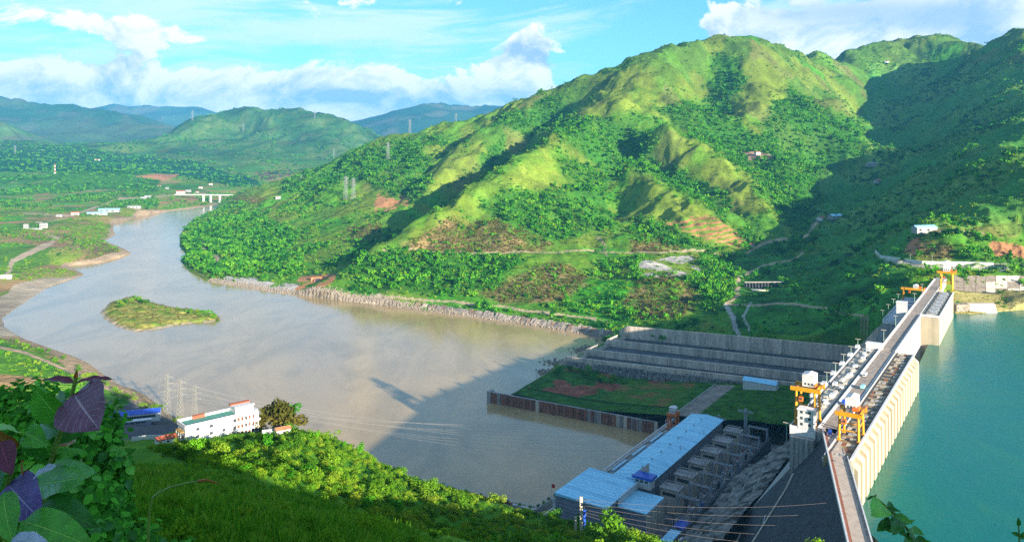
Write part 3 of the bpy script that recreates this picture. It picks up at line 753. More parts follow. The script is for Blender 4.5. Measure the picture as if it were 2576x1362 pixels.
for px, py in RIVER_PX[27:]:
    B_pts.append(PZ(px, py, RIVER_Z + 1))
for px, py in [(1350, 1270), (1230, 1245), (1070, 1210), (960, 1176), (700, 1112), (500, 1060)]:
    q = PZ(px, py, RIVER_Z); B_pts.append((q[0] - 8, q[1] - 28, 122)); B_pts.append((q[0] - 16, q[1] - 70, 130))
for px, py in RIVER_PX[2:20:2]:
    q = PZ(px, py, RIVER_Z); B_pts.append((q[0] + 120, q[1] + 30, 70))
for x, y, Y in [(350, 362, 7700), (560, 290, 8800), (720, 289, 8300), (820, 291, 8300), (1000, 352, 8600)]:
    q = P(x, y, Y); B_pts.append((q[0] * 1.12, Y * 1.12, q[2] - 260))
def build_left():
    X, Y = fan(-0.80, 0.06, 420, 520, 9600, 560)
    Z = RBF(B_pts, 40.0)(X, Y)
    k = np.clip((Z - 125) / 60, 0, 1) * np.clip((Y - 1500) / 3000, 0.1, 1)
    far = np.clip((Y - 5500) / 2500, 0, 1)
    wx = fbm(X, Y, 900, 2, 12) * 160
    Z = Z + k * (fbm(X, Y, 420, 4, 51) * 13) + far * np.clip((Z - 250) / 300, 0, 1) * (fbm(X + wx, Y, 800, 5, 55, True) - 0.3) * 130
    Z = Z + np.clip((Z - 118) / 20, 0, 1) * fbm(X, Y, 60, 3, 52) * 1.6
    Z, d, land = river_cut(X, Y, Z, 'l', 0.14)
    return X, Y, Z, d
BX, BY, BZ, B_d = build_left()
B_s = Sampler(BX, BY, BZ)
def cover_left(X, Y, Z, d):
    px, py = to_px(X, Y, Z)
    px = px + fbm(X, Y, 200, 3, 70) * 8; py = py + fbm(X, Y, 200, 3, 71) * 3
    w = lambda m: np.clip(m, 0, 1)[..., None]
    wl = np.clip(Y * 0.06, 40, 400)
    n = fbm(X, Y, 420, 4, 72); n2 = fbm(X, Y * 0.6, 120, 3, 73); n3 = fbm(X, Y, 900, 3, 74)
    col = np.array((0.075, 0.22, 0.022)) + (np.array((0.20, 0.25, 0.04)) - np.array((0.075, 0.22, 0.022))) * w(0.35 + n * 1.1)
    cid = cells(X + fbm(X, Y, 120, 2, 166) * 30, Y * .55 + fbm(X, Y, 120, 2, 167) * 30, 120.0)
    pal = np.array([(0.07, 0.29, 0.016), (0.13, 0.33, 0.02), (0.25, 0.31, 0.045), (0.36, 0.25, 0.11), (0.09, 0.18, 0.025), (0.24, 0.24, 0.05), (0.05, 0.17, 0.016), (0.14, 0.30, 0.02)])
    col = col + (pal[(cid * 7919) % 8] - col) * (.6 * w((5600 - Y) / 1500)); 
    col = col + (np.array((0.33, 0.205, 0.095)) - col) * w((n2 + n * 0.5 - 0.08) * 2.6) * w((5200 - Y) / 1500 + 0.35)
    dens = np.clip(0.04 + n * 0.5 - n2 * 0.35, 0.0, 0.5)
    k = (py > 410) & (py < 520) & (px < 400) & (n > -0.3); col[k] = np.array((0.045, 0.15, 0.016)); dens[k] = 0.45
    k = inside(px, py, [(-400, 350), (120, 362), (330, 388), (480, 404), (560, 430), (640, 450), (660, 466), (600, 470), (430, 436), (240, 432), (130, 430), (-400, 440)])
    col[k] = np.array((0.012, 0.082, 0.022)) * (1 + n2[k][:, None] * 0.25); dens[k] = 0.25
    k = inside(px, py, [(330, 440), (455, 437), (440, 446), (408, 455), (380, 450)]); col[k] = SOIL * 1.05; dens[k] = 0.0
    k = inside(px, py, [(640, 430), (760, 425), (840, 410), (880, 420), (700, 460), (660, 450)]); col[k] = BROWN * (1 + n2[k][:, None] * 0.8); dens[k] = 0.2
    k = inside(px, py, [(-300, 855), (30, 860), (120, 900), (250, 960), (330, 1010), (250, 1000), (100, 950), (-300, 905)]); col[k] = np.array((0.10, 0.24, 0.02)); dens[k] = 0.05
    k = inside(px, py, [(240, 605), (300, 622), (300, 640), (200, 655)]); col[k] = np.array((0.20, 0.15, 0.06)); dens[k] = 0.1
    k = (d < 16 + n2 * 14) & (Y < 4000); col[k] = GRAVEL * np.array((1.05, 0.92, 0.80)) * (1 + n2[k][:, None] * 0.3); dens[k] = 0.0
    k = (d < 44 + n2 * 16) & (py > 700) & (py < 845) & (px < 215); col[k] = GRAVEL * (1 + n2[k][:, None] * 0.3); dens[k] = 0.0
    k = (d < 30 + n2 * 14) & (py >= 845) & (px < 460); col[k] = np.array((0.36, 0.24, 0.14)) * (1 + n2[k][:, None] * 0.3); dens[k] = 0.0
    k = np.clip((Y - 5800) / 1200, 0, 1)[..., None] * (.8 + n3[..., None] * .4).clip(0, 1); col = col * (1 - k) + (np.array((0.030, 0.095, 0.028)) * (1 + n[..., None] * .6) + np.array((0.05, 0.03, 0.01)) * w(n2 * 1.6)) * k
    k = (Y < 1100) & (px > 480); col[k] = np.array((0.16, 0.15, 0.13)); dens[k] = 0.0
    return np.clip(col, 0.004, 0.8), dens, px, py
B_col, B_dens, B_px, B_py = cover_left(BX, BY, BZ, B_d)
for pts, w, c in [([(20, 690), (28, 655), (60, 640), (130, 612), (136, 598), (120, 590)], 5.5, np.array((0.46, 0.34, 0.23))), ([(0, 872), (60, 885), (150, 925), (240, 962), (330, 1005), (430, 1052)], 4.0, np.array((0.46, 0.31, 0.20))),
                  ([(60, 535), (180, 545), (300, 500), (420, 492), (520, 488)], 1.5, TRACK), ([(90, 560), (160, 548), (240, 520)], 1.2, TRACK)]:
    paint_track(BX, BY, B_px, B_py, B_col, B_dens, pts, w, c)
k = inside(B_px, B_py, [(285, 1035), (330, 1010), (440, 1060), (470, 1110), (280, 1100)]) & (BY < 1000); B_col[k] = np.array((0.13, 0.125, 0.13)); B_dens[k] = 0
vall = grid_mesh('valley_ground', BX, BY, BZ, B_col, M['land_far'], keep=BZ > 100); tag(vall, 'low left bank valley with fields downstream', kind='structure')

# ---------------- far mountain ranges
def ridge(name, label, pts, width, drop, seed, rough, col_a, col_b, base=0.0):
    w = [P(*p) for p in pts]; ys = [p[1] for p in w]; y0, y1 = min(ys), max(ys)
    u0, u1 = min(p[0] / p[1] for p in w) - 0.35 * width / 4200, max(p[0] / p[1] for p in w) + 0.35 * width / 4200
    X, Y = fan(u0, u1, 200, y0 - width * 1.15, y1 + width * 0.6, 110)
    Z = np.full(X.shape, -1e9)
    for (xa, ya, za), (xb, yb, zb) in zip(w[:-1], w[1:]):
        dx, dy = xb - xa, yb - ya; t = np.clip(((X - xa) * dx + (Y - ya) * dy) / (dx * dx + dy * dy), 0, 1)
        dist = np.hypot(X - xa - t * dx, Y - ya - t * dy)
        zr = za + t * (zb - za); Z = np.maximum(Z, zr - (zr - base + 60) * (np.minimum(dist / width, 1.0) ** 0.85))
    Z = Z + (fbm(X, Y, width * 0.5, 5, seed, True) - 0.35) * rough * np.clip((Z - base) / 300, 0, 1)
    keep_ = Z > base - 40; Z = np.maximum(Z, base - 50)
    n = np.clip(0.5 + fbm(X, Y, width * 0.35, 4, seed + 9) * 1.1, 0, 1)[..., None]
    n2 = np.clip((fbm(X, Y, width * 0.14, 3, seed + 19) - 0.18) * 3, 0, 1)[..., None]
    col = np.array(col_a) * (1 - n) + np.array(col_b) * n
    col = col * (1 - n2) + np.array((0.12, 0.11, 0.07)) * n2 * 0.6 + col * n2 * 0.4
    o = grid_mesh(name, X, Y, Z, col, M['land_far'], keep_); return tag(o, label, kind='structure')
ridge('mountain', 'hazy blue mountain range at far left', [(-250, 235, 13500), (0, 249, 13500), (60, 262, 13200), (110, 255, 13000), (195, 258, 13000), (240, 280, 12600), (330, 305, 12000), (420, 325, 11500)], 4200, 560, 5, 190, (0.025, 0.085, 0.03), (0.08, 0.12, 0.04), 130)
ridge('mountain', 'farther pale blue range behind the left mountains', [(180, 280, 20000), (260, 268, 20000), (330, 264, 20000), (440, 262, 20000), (500, 268, 20000), (545, 282, 20000), (640, 282, 21000), (760, 300, 22000), (980, 300, 22000)], 4200, 800, 8, 160, (0.02, 0.06, 0.03), (0.04, 0.085, 0.04), 100)
ridge('mountain', 'single steep blue mountain left of the big hill', [(905, 345, 15500), (960, 316, 15500), (1005, 285, 15500), (1065, 257, 15500), (1110, 254, 15800), (1180, 262, 16000), (1290, 262, 16500), (1420, 280, 17000), (1700, 300, 17000)], 4200, 900, 3, 150, (0.015, 0.055, 0.03), (0.03, 0.075, 0.035), 100)
ridge('mountain', 'low green foothill at the left edge', [(-250, 270, 8800), (-60, 292, 8800), (0, 306, 8800), (40, 338, 8600), (90, 372, 8300)], 1500, 330, 6, 60, (0.05, 0.14, 0.03), (0.10, 0.16, 0.04), 150)

# ---------------- the hillside the photograph is taken from
D_pts = [(0, -3, 391.2), (0, 3, 391.0), (0, 10, 385.5), (-8, 8, 388), (8, 8, 386), (0, 25, 377), (-20, 25, 380), (25, 25, 372),
         (0, -60, 410), (40, -55, 410), (70, -60, 400), (20, -30, 399), (-60, -60, 412), (125, -60, 354), (60, 0, 384), (120, 0, 352), (100, -150, 400), (0, -300, 430), (220, -100, 322), (-200, -100, 420), (220, -300, 340), (-300, -300, 440), (320, -60, 250), (300, 60, 215),  # unseen knoll behind the camera, raised to shade the near plants
         (-55, 20, 386), (-110, 70, 372), (-160, 180, 330), (-250, 290, 268), (-300, 400, 205), (-380, 330, 220), (-420, 120, 330), (-300, 480, 155), (-200, 470, 205), (-230, 560, 135), (-330, 560, 136), (-420, 500, 160), (-550, 350, 230),
         (60, 60, 342), (110, 120, 290), (60, 150, 305), (140, 200, 262), (190, 190, 232), (128, 290, 234), (168, 285, 222), (150, 315, 223), (100, 330, 226), (225, 250, 196), (260, 150, 205), (190, 330, 190), (75, 340, 222),
         (-113, 470, 212), (-40, 445, 197), (40, 415, 190), (95, 375, 200), (-100, 550, 126), (0, 515, 126), (55, 455, 140), (100, 430, 150), (-180, 560, 130), (120, 460, 120)]
D_pts += [P(*p) for p in [(700, 1352, 60), (950, 1400, 90), (500, 1330, 70), (1100, 1400, 160), (700, 1262, 170), (900, 1318, 210), (1130, 1366, 250),
          (400, 1250, 170), (300, 1180, 260), (440, 1165, 330), (600, 1150, 345), (760, 1205, 290), (900, 1262, 310), (1050, 1312, 320), (1250, 1352, 325), (1400, 1372, 318),
          (760, 1095, 405), (830, 1108, 408), (900, 1144, 398), (960, 1186, 384), (1050, 1228, 372), (1150, 1256, 362), (1250, 1286, 356), (1400, 1326, 342), (1500, 1346, 330), (1640, 1378, 310),
          (450, 1112, 396), (545, 1096, 405), (640, 1080, 420), (350, 1110, 430), (300, 1112, 430), (560, 1062, 440)]]
def build_near():
    yy = np.r_[np.arange(-320, -20, 10), np.arange(-20, 30, 0.7), np.arange(30, 120, 1.6), np.arange(120, 600, 3.0)]
    xx = np.r_[np.arange(-620, -160, 8), np.arange(-160, -40, 2.2), np.arange(-40, 40, 1.0), np.arange(40, 340, 3.2)]
    X, Y = np.meshgrid(xx, yy)
    Z = RBF(D_pts, 14.0)(X, Y)
    far = np.clip(np.hypot(X, Y) / 60 - 0.25, 0, 1)
    Z = Z + far * (fbm(X, Y, 60, 4, 81) * 2.2) + fbm(X, Y, 7, 3, 82) * 0.22 * np.clip(far + 0.2, 0, 1)
    n = fbm(X, Y, 45, 4, 83); n2 = fbm(X, Y, 9, 3, 84); w = lambda m: np.clip(m, 0, 1)[..., None]
    col = np.array((0.065, 0.21, 0.016)) + (np.array((0.14, 0.28, 0.022)) - np.array((0.065, 0.21, 0.016))) * w(0.45 + n * 0.9 + n2 * 0.6)
    a = inside(X, Y, [(-60, 470), (20, 440), (110, 390), (60, 600), (-200, 620), (-200, 540)]) & (Z < 135); col[a] = np.array((0.14, 0.13, 0.11))
    return xx, yy, X, Y, Z, col
DXX, DYY, DX, DY, DZ, D_col = build_near()
def D_s(x, y):
    x = np.asarray(x, float); y = np.asarray(y, float)
    fx = np.interp(x, DXX, np.arange(len(DXX))); fy = np.interp(y, DYY, np.arange(len(DYY)))
    i = np.clip(fy.astype(int), 0, len(DYY) - 2); j = np.clip(fx.astype(int), 0, len(DXX) - 2); a, b = fy - i, fx - j
    return DZ[i, j] * (1 - a) * (1 - b) + DZ[i + 1, j] * a * (1 - b) + DZ[i, j + 1] * (1 - a) * b + DZ[i + 1, j + 1] * a * b
near = grid_mesh('hill_slope', DX, DY, DZ, D_col, M['land_near']); tag(near, 'steep grassy slope in the foreground', kind='structure')
def ground(x, y):
    """height of the land at a spot"""
    z = []
    if y > 800 and -0.46 < x / y < 2.0: z.append(float(A_s(x, y)))
    if y > 520 and -0.8 < x / y < 0.06: z.append(float(B_s(x, y)))
    if -320 < y < 600 and -620 < x < 336: z.append(float(D_s(x, y)))
    return max(z)

# ---------------- water
def sheet(name, poly, z, material, label):
    me = bpy.data.meshes.new(name); me.from_pydata([(x, y, z) for x, y in poly], [], [tuple(range(len(poly)))]); me.materials.append(material)
    o = bpy.data.objects.new(name, me); link(o); return tag(o, label, kind='structure')
river = sheet('river', [(-2600, 480), (330, 470), (700, 1150), (300, 1500), (-900, 4600), (-2600, 4600)], RIVER_Z, M['river'], 'wide muddy river below the dam')
lake = sheet('reservoir', LAKE, LAKE_Z, M['lake'], 'turquoise reservoir behind the dam')
for w in (river, lake):
    if w.data.polygons[0].normal.z < 0: w.data.flip_normals()

# ---------------- air
HAZE = 3.3e-5
def build_haze():
    m = MB(); m.box(-21000, 18000, -700, 27500, 20, 1900)
    mt = bpy.data.materials.new('haze'); mt.use_nodes = True; nt = mt.node_tree; nt.nodes.clear()
    out = nt.nodes.new('ShaderNodeOutputMaterial'); v = nt.nodes.new('ShaderNodeVolumePrincipled')
    v.inputs['Color'].default_value = (0.12, 0.54, 1.0, 1); v.inputs['Density'].default_value = HAZE; v.inputs['Anisotropy'].default_value = 0.0
    nt.links.new(v.outputs[0], out.inputs['Volume'])
    o = m.build('haze', mt); tag(o, 'thin blue haze filling the valley', kind='stuff')
    return o
haze = build_haze()

# ================================================================== THE DAM
# local axes of everything on the dam site: x = along the crest (away), y = downstream, z = height
def site(name, label, cat, a, d, z, group=None):
    return thing(name, label, cat, dw(a, d, z), DAM_ROT, group)
def rail_mesh(name, L, h, step, material, r=0.05):
    m = MB()
    n = max(2, int(L / step))
    for i in range(n + 1): m.box(i * L / n - r, i * L / n + r, -r, r, 0, h)
    for z in (h * 0.5, h): m.box(0, L, -r * 0.9, r * 0.9, z - r, z + r)
    return m.mesh(name, material)

dam = site('dam', 'long pale concrete gravity dam crossing between river and turquoise reservoir', 'dam', 0, 0, 0)
C = CREST
o = MB().prism([(-6, 100), (-6, C - .4), (6, C - .4), (6, C - 6), (100, 100)], -4, 660).build('dam_body', M['conc_grey'], dam)
# upstream intake block with its row of pier fins
MB().prism([(-20, 100), (-20, C - .3), (-6.03, C - .3), (-6.03, 100)], -41, 217).build('intake_block', M['conc_shade'], dam)
fin = MB(); fin.prism([(-23.3, 150), (-23.3, C - 5), (-20.02, C - 2.2), (-20.02, 150)], 0, 7.6)
fin_me = fin.mesh('pier', M['conc_face'])
for i in range(20): inst('pier', fin_me, dam, (-40.5 + i * 13.15, 0, 0))
MB().box(-41.2, 217.2, -20.6, -19.4, C - .3, C + 1.1).build('parapet', M['white'], dam)
MB().box(217.1, 388, -6.7, -6.02, C - 1.0, C + 1.1).build('parapet', M['white'], dam)
MB().box(217.1, 640, 5.7, 6.4, C - .3, C + 1.1).build('parapet', M['white'], dam)
MB().box(0, 217, 5.5, 6.0, C - .3, C + .9).build('parapet', M['white'], dam)
MB().box(-41, 217, -6.9, -6.4, C - .3, C + .8).build('parapet', M['white'], dam)
# carriageway, kerbs and crane rails
MB().box(-3, 640, -4.6, 4.6, C - .39, C + .02).build('crest_road', M['deck'], dam)
k = MB(); k.box(-2, 640, 4.6, 5.3, C - .39, C + .16); k.build('kerb', M['offwhite'], dam)
k = MB(); k.box(-2, 640, -5.3, -4.6, C - .39, C + .16); k.build('kerb', M['offwhite'], dam)
for d in (-18.6, -8.2): MB().box(-40, 217, d - .35, d + .35, C - .29, C + .18).build('crane_rail', M['steel_dark'], dam)
for d in (7.6, 18.8): MB().box(0, 217, d - .35, d + .35, C - .09, C + .22).build('crane_rail', M['steel_dark'], dam)
for d in (-20.5, -8.2): MB().box(389, 545, d - .3, d + .3, C + .0, C + .2).build('crane_rail', M['steel_dark'], dam)
# hatches over the intakes: four across for every bay
h_me = MB().box(-1.9, 1.9, -1.0, 1.0, 0, .45).mesh('hatch_cover', M['conc']); h_dk = MB().box(-1.9, 1.9, -1.0, 1.0, 0, .25).mesh('hatch_cover', M['steel_dark']); h_br = MB().box(-1.9, 1.9, -1.0, 1.0, 0, .4).mesh('hatch_cover', M['brick']); h_gr = MB().box(-1.9, 1.9, -1.0, 1.0, 0, .6).mesh('hatch_cover', M['conc_grey'])
rr = random.Random(4)
for i in range(28):
    for j in range(4):
        inst('hatch_cover', rr.choice((h_me, h_dk, h_gr, h_br, h_me, h_dk)), dam, (-36 + i * 9.2 + (j % 2) * .4, -16.6 + j * 2.3, C - .3))
# downstream platform of the intake section, carried on brackets, with the blocks along its edge
MB().box(-5, 217, 6.05, 20, C - 4.5, C - .1).build('platform', M['conc'], dam)
MB().box(-5, 217, 20.0, 20.6, C - 4.5, C + 1.0).build('parapet', M['white'], dam)
MB().box(-5.6, -5.0, 6.1, 20.6, C - 4.5, C + .9).build('parapet', M['offwhite'], dam)
br = MB().prism([(6.1, C - 16), (6.1, C - 4.55), (20, C - 4.55), (20, C - 6)], 0, 2.2).mesh('bracket', M['conc_grey'])
for i in range(13): inst('bracket', br, dam, (4 + i * 17.2, 0, 0))
bk = MB().box(0, 6, 20.6, 23.4, C - 3.5, C + 2.4).mesh('hoist_block', M['white'])
for i in range(7): inst('hoist_block', bk, dam, (26 + i * 31, 0, 0))
ob = [MB().box(0, 5.5, 0, 2.6, 0, 1.9).mesh('gate_cabinet', M['white']), MB().box(0, 3.4, 0, 2.0, 0, 1.1).mesh('gate_cabinet', M['conc']), MB().box(0, 7, 0, 1.2, 0, .8).mesh('gate_cabinet', M['steel_dark']),
      MB().box(0, 4, 0, 2.2, 0, .9).mesh('gate_cabinet', M['offwhite'])]
for i in range(46):
    inst('gate_cabinet', ob[0] if i % 7 == 2 else rr.choice(ob[1:]), dam, (30 + i * 4.0, rr.uniform(9, 14.5), C - .1))
# stair tower block under the near end of the platform, ribbed
tb = MB(); tb.box(-9, 4, 6.1, 19.6, C - 46, C - 4.6)
for i in range(5): tb.box(-9.5, -9.0, 6.6 + i * 2.8, 8.0 + i * 2.8, C - 46, C - 4.6)
for i in range(4): tb.box(-8 + i * 3, -6.6 + i * 3, 19.6, 20.1, C - 46, C - 4.6)
tb.build('stair_tower', M['conc_grey'], dam)
# spillway: gate block upstream, gate deck downstream on piers
MB().prism([(-22, 100), (-22, C), (-6.02, C), (-6.02, 100)], 388, 545).build('spillway_block', M['conc_face'], dam)
MB().box(387.5, 545, -22.6, -21.9, C - .8, C + 1.2).build('parapet', M['white'], dam)
MB().box(387.4, 388.0, -22, -7, C - .8, C + 1.2).build('parapet', M['offwhite'], dam)
sl = MB().box(0, 9, -19, -10, C + .02, C + 1.0).mesh('stoplog_hatch', M['conc_grey']); sl2 = MB().box(0, 4.5, -18, -12, C + .02, C + 1.8).mesh('stoplog_hatch', M['steel_grey'])
for i in range(7): inst('stoplog_hatch', sl, dam, (396 + i * 20, 0, 0)); inst('stoplog_hatch', sl2, dam, (407 + i * 20, 0, 0))
G = C - 10
MB().box(390, 545, 6.5, 29, G - 2.5, G - .2).build('gate_deck', M['steel_grey'], dam)
MB().box(389.6, 545, 28.4, 29.2, G - 2.6, G + .9).build('parapet', M['white'], dam)
MB().box(389.4, 390.1, 6.5, 29, G - 2.6, G + .9).build('parapet', M['white'], dam)
gp = MB().prism([(4, G - 2.6), (28, G - 2.6), (40, C - 40), (70, C - 90), (20, C - 90)], 0, 4).mesh('gate_pier', M['conc_grey'])
for i in range(7): inst('gate_pier', gp, dam, (390.5 + i * 25, 0, 0))
og = MB().prism([(5, C - 14), (14, C - 18), (24, C - 30), (60, C - 72), (85, C - 88), (85, 100), (5, 100)], 345, 541).build('ogee', M['conc_grey'], dam)
gt = MB().box(0, 4, 8, 13, G - .2, G + 2.2).mesh('gate_hoist', M['steel_dark']); gt2 = MB().box(0, 7, 15, 20, G - .2, G + 1.0).mesh('gate_hoist', M['steel_grey'])
for i in range(6): inst('gate_hoist', gt, dam, (402 + i * 24.4, 0, 0)); inst('gate_hoist', gt2, dam, (408 + i * 24.4, 0, 0))

# the left bank wing turns towards the camera
LROT = math.atan2(0.955, 0.297)
def lw(t, y, z=0.0):
    c, s = math.cos(LROT), math.sin(LROT)
    return (187 + t * c - y * s, 466 + t * s + y * c, z)
wing = thing('dam_wing', 'dark sloping dam wing with tan crest road running to the bottom edge', 'dam', lw(0, 0, 0), LROT)
MB().prism([(-5, 100), (-5, C - .4), (5, C - .4), (5, C - 3.5), (86, 120), (86, 100)], -205, 4).build('wing_body', M['conc_dark'], wing)
MB().box(-205, 2, -3.4, 2.9, C - .39, C + .02).build('crest_road', M['asphalt'], wing)
MB().box(-205, -6, 2.9, 4.3, C - .39, C + .15).build('footpath', M['brick'], wing)
MB().box(-205, -30, -4.5, -3.4, C - .39, C + .15).build('footpath', M['deck'], wing)
MB().box(-205, 0, 4.4, 5.2, C - 1.4, C + 1.1).build('parapet', M['white'], wing)
MB().box(-205, -42, -5.2, -4.55, C - 1.4, C + .75).build('parapet', M['white'], wing)
# stair flights climbing the wing's downstream face
def face_pt(t, s, up=0.5): # s = drop below the crest
    y = 5 + (s - 3.5) * 81.0 / 104.5
    return (t, y + up * .8, C - s + up)
for pts in ([(-12, 24), (-22, 30), (-36, 46), (-48, 60), (-60, 74), (-66, 90)], [(-14, 62), (-30, 72), (-44, 88), (-50, 100)]):
    st = MB()
    for (t0, s0), (t1, s1) in zip(pts[:-1], pts[1:]): st.bar(face_pt(t0, s0), face_pt(t1, s1), .55, 4)
    st.build('face_stair', M['conc'], wing)
for (t0, s0, t1, s1) in [(-36, 46, -26, 44), (-48, 60, -40, 66), (-30, 72, -20, 70), (-44, 88, -34, 84)]:
    MB().bar(face_pt(t0, s0), face_pt(t1, s1), .35, 4).build('face_pipe', M['steel_grey'], wing)
MB().box(-40, -37.5, 5.4, 7.6, C - 4.5, C - 2.6).build('wall_cabinet', M['white'], wing)

# sloping toe between the dam and the power station, benched in rough concrete
toe = site('toe_slope', 'rough grey concrete toe slope curving below the dark dam wing', 'slope', 0, 0, 0)
def toe_surface():
    a = np.linspace(-60, 150, 150); d = np.linspace(44, 93, 60); A_, D_ = np.meshgrid(a, d)
    bands = [(44, 176), (58, 168), (60, 163), (70, 157), (71.5, 152), (80, 148), (81, 144), (93, 138)]
    Dw = D_ + 3.0 * np.sin(A_ * .045) + fbm(A_, D_, 18, 3, 4) * 1.4
    Z = np.interp(Dw, [q[0] for q in bands], [q[1] for q in bands]) + fbm(A_, D_, 5, 3, 5) * .9 + fbm(A_, D_, 1.9, 2, 6) * .5
    n = fbm(A_, D_, 7, 3, 7); col = np.array((0.20, 0.185, 0.17)) * (1 + n[..., None] * .7)
    for e in (59, 71, 80.5): col[np.abs(Dw - e) < .9] = np.array((0.36, 0.34, 0.31))
    dk = fbm(A_, D_, 11, 3, 9) > .32; col[dk] *= .35
    o = grid_mesh('rubble_surface', A_, D_, Z, np.clip(col, .01, .6), M['land_near']); o.parent = toe
toe_surface()
MB().box(-60, 217, 93, 95, 120, 139).build('retaining_wall', M['conc_dark'], toe)

# ------------------------------------------------------------------ cranes
def gantry(name, label, a, d, z, L, W, H, paint, house=(7, 5, 6), over=1.5, house_at=(0, 0), knee=True, grp=None, leg=.75):
    """a portal crane: L along the crest, W across, H high"""
    t = site(name, label, 'crane', a, d, z, grp)
    for sx in (0, 1):
        for sy in (0, 1):
            x, y = (sx - .5) * L, (sy - .5) * W
            MB().bar((x, y, 0.6), (x * .96, y * .94, H), leg, 4).box(x - leg * 1.8, x + leg * 1.8, y - leg, y + leg, 0, 1.3).build('leg', M[paint], t)
    for sx in (0, 1):
        x = (sx - .5) * L * .96
        MB().box(x - leg, x + leg, -W / 2 - over, W / 2 + over, H, H + 2.2).build('girder', M[paint], t)
        if knee: MB().bar((x, -W / 2, H * .42), (x, W / 2, H * .42), leg * .5, 4).build('tie_beam', M[paint], t)
    for sy in (0, 1):
        y = (sy - .5) * W * .94
        MB().box(-L / 2 - .5, L / 2 + .5, y - leg * .8, y + leg * .8, H + .2, H + 1.8).build('end_beam', M[paint], t)
        MB().bar((-L / 2, y, H * .55), (L / 2, y, H * .55), leg * .5, 4).build('tie_beam', M[paint], t)
    MB().box(-L / 2 - .8, L / 2 + .8, -W / 2 - over, -W / 2 - over + .3, H + 2.2, H + 3.4).build('walkway_rail', M['steel_o'], t)
    hx, hy = house_at; hl, hw, hh = house
    ho = MB().box(hx - hl / 2, hx + hl / 2, hy - hw / 2, hy + hw / 2, H + 2.3, H + 2.3 + hh).build('machine_house', M['white'], t)
    MB().prism([(hy - hw / 2 - .3, H + 2.3 + hh), (hy, H + 3.1 + hh), (hy + hw / 2 + .3, H + 2.3 + hh)], hx - hl / 2 - .3, hx + hl / 2 + .3).build('house_roof', M['offwhite'], ho)
    for i in range(3): MB().box(hx - hl / 2 - .05, hx - hl / 2, hy - hw * .38 + i * hw * .28, hy - hw * .24 + i * hw * .28, H + 3.4, H + 4.6).build('window', M['glass'], ho)
    cb = MB().box(-L / 2 - 2.2, -L / 2 - .2, W * .1, W * .1 + 2.2, H * .72, H * .72 + 2.6).build('cab', M['steel_o'], t)
    MB().box(-L / 2 - 2.24, -L / 2 - 2.2, W * .1 + .3, W * .1 + 1.9, H * .72 + 1.1, H * .72 + 2.2).build('window', M['glass'], cb)
    wi = MB().box(-L * .25, L * .2, -W * .45, -W * .12, H + 2.2, H + 4.2).build('winch', M['steel_o'], t)
    MB().bar((0, hy, H), (0, hy, H * .5), .12, 4).bar((0, hy - .6, H * .5), (0, hy + .6, H * .5), .5, 5).build('hoist_rope', M['steel_dark'], t)
    return t
gantry('gantry_crane', 'yellow gantry crane straddling the downstream platform behind the white tower', 7, 13.2, C + .1, 12, 11.2, 20, 'steel_y', (8, 7, 7), 3, (1, -1))
gantry('gantry_crane', 'nearest yellow gantry crane on the reservoir side deck with grey white house', -5, -13.4, C - .2, 14, 10.4, 14, 'steel_y', (10, 6, 6.5), 2, (4, 0))
gantry('gantry_crane', 'tall far yellow gantry crane at the right end of the dam', 560, -14.2, C + .1, 12, 12.3, 20, 'steel_y', (9, 7, 11), 3.5, (0, 0))
gantry('gantry_crane', 'wide low orange and yellow crane spanning the spillway gate deck', 533, 18, C - 10.2, 6, 20.5, 11.5, 'steel_y', (5, 5, 3.5), 2, (0, -3), False)
gantry('gantry_crane', 'small red orange crane on the powerhouse tailrace deck', 206, 179, 133.2, 7, 8, 13, 'steel_o', (6, 6, 5), 1, (0, 0))

def tower(name, label, a, d, z, lx, ly, h, wins=2, matn='white'):
    t = site(name, label, 'tower', a, d, z)
    MB().box(-lx / 2, lx / 2, -ly / 2, ly / 2, 0, h).build('wall', M[matn], t)
    MB().box(-lx / 2 - .4, lx / 2 + .4, -ly / 2 - .4, ly / 2 + .4, h, h + .7).build('roof', M['offwhite'], t)
    wm = MB().box(-.06, 0, -.7, .7, 0, 1.5).mesh('window', M['glass'])
    for r in range(wins):
        for q in (-.25, .25):
            inst('window', wm, t, (-lx / 2 - .01, q * ly, 2.2 + r * (h - 4) / max(1, wins - 1 or 1)))
    return t
tower('control_tower', 'white box tower with small dark windows in front of the near cranes', -2.5, 11.5, C - .1, 6.5, 9, 11, 3)
tower('lift_tower', 'tall white windowless tower on the spillway gate deck', 395, 12, C - 10.3, 8, 9, 20, 0)
tower('hoist_house', 'low white hut where the intake platform ends', 222, 10, C - .3, 7, 12, 4, 0)

# lamp posts
OR = ['first', 'second', 'third', 'fourth', 'fifth', 'sixth']
lp = MB(); lp.bar((0, 0, 0), (0, 0, 11), .16, 6, 0, .10); lp_me = lp.mesh('pole', mat('lamp_post_green', (0.34, 0.44, 0.33), 0.6, 0.1, 1.0))
lh = MB(); lh.box(-.25, .25, -1.6, 1.6, 10.9, 11.2); lh_me = lh.mesh('lamp_head', M['conc'])
def lamp(a, d, z, label, group=None, sc=1.0, pos=None):
    t = thing('lamp_post', label, 'lamp post', pos or dw(a, d, z), DAM_ROT, group)
    inst('pole', lp_me, t, sc=(1.7, 1.7, sc)); inst('lamp_head', lh_me, t, sc=(1.7, 1.2, sc)); return t
for i in range(6): lamp(70 + i * 29, 21.6, C - 3.6, '%s pale green lamp post along the outer platform edge, counted from the near end' % OR[i], 'lamp posts along the intake platform')
for i in range(5): lamp(396 + i * 36, 29.6, C - 11.5, '%s slim lamp post along the gate deck edge, counted from the white tower' % OR[i], 'lamp posts along the gate deck')
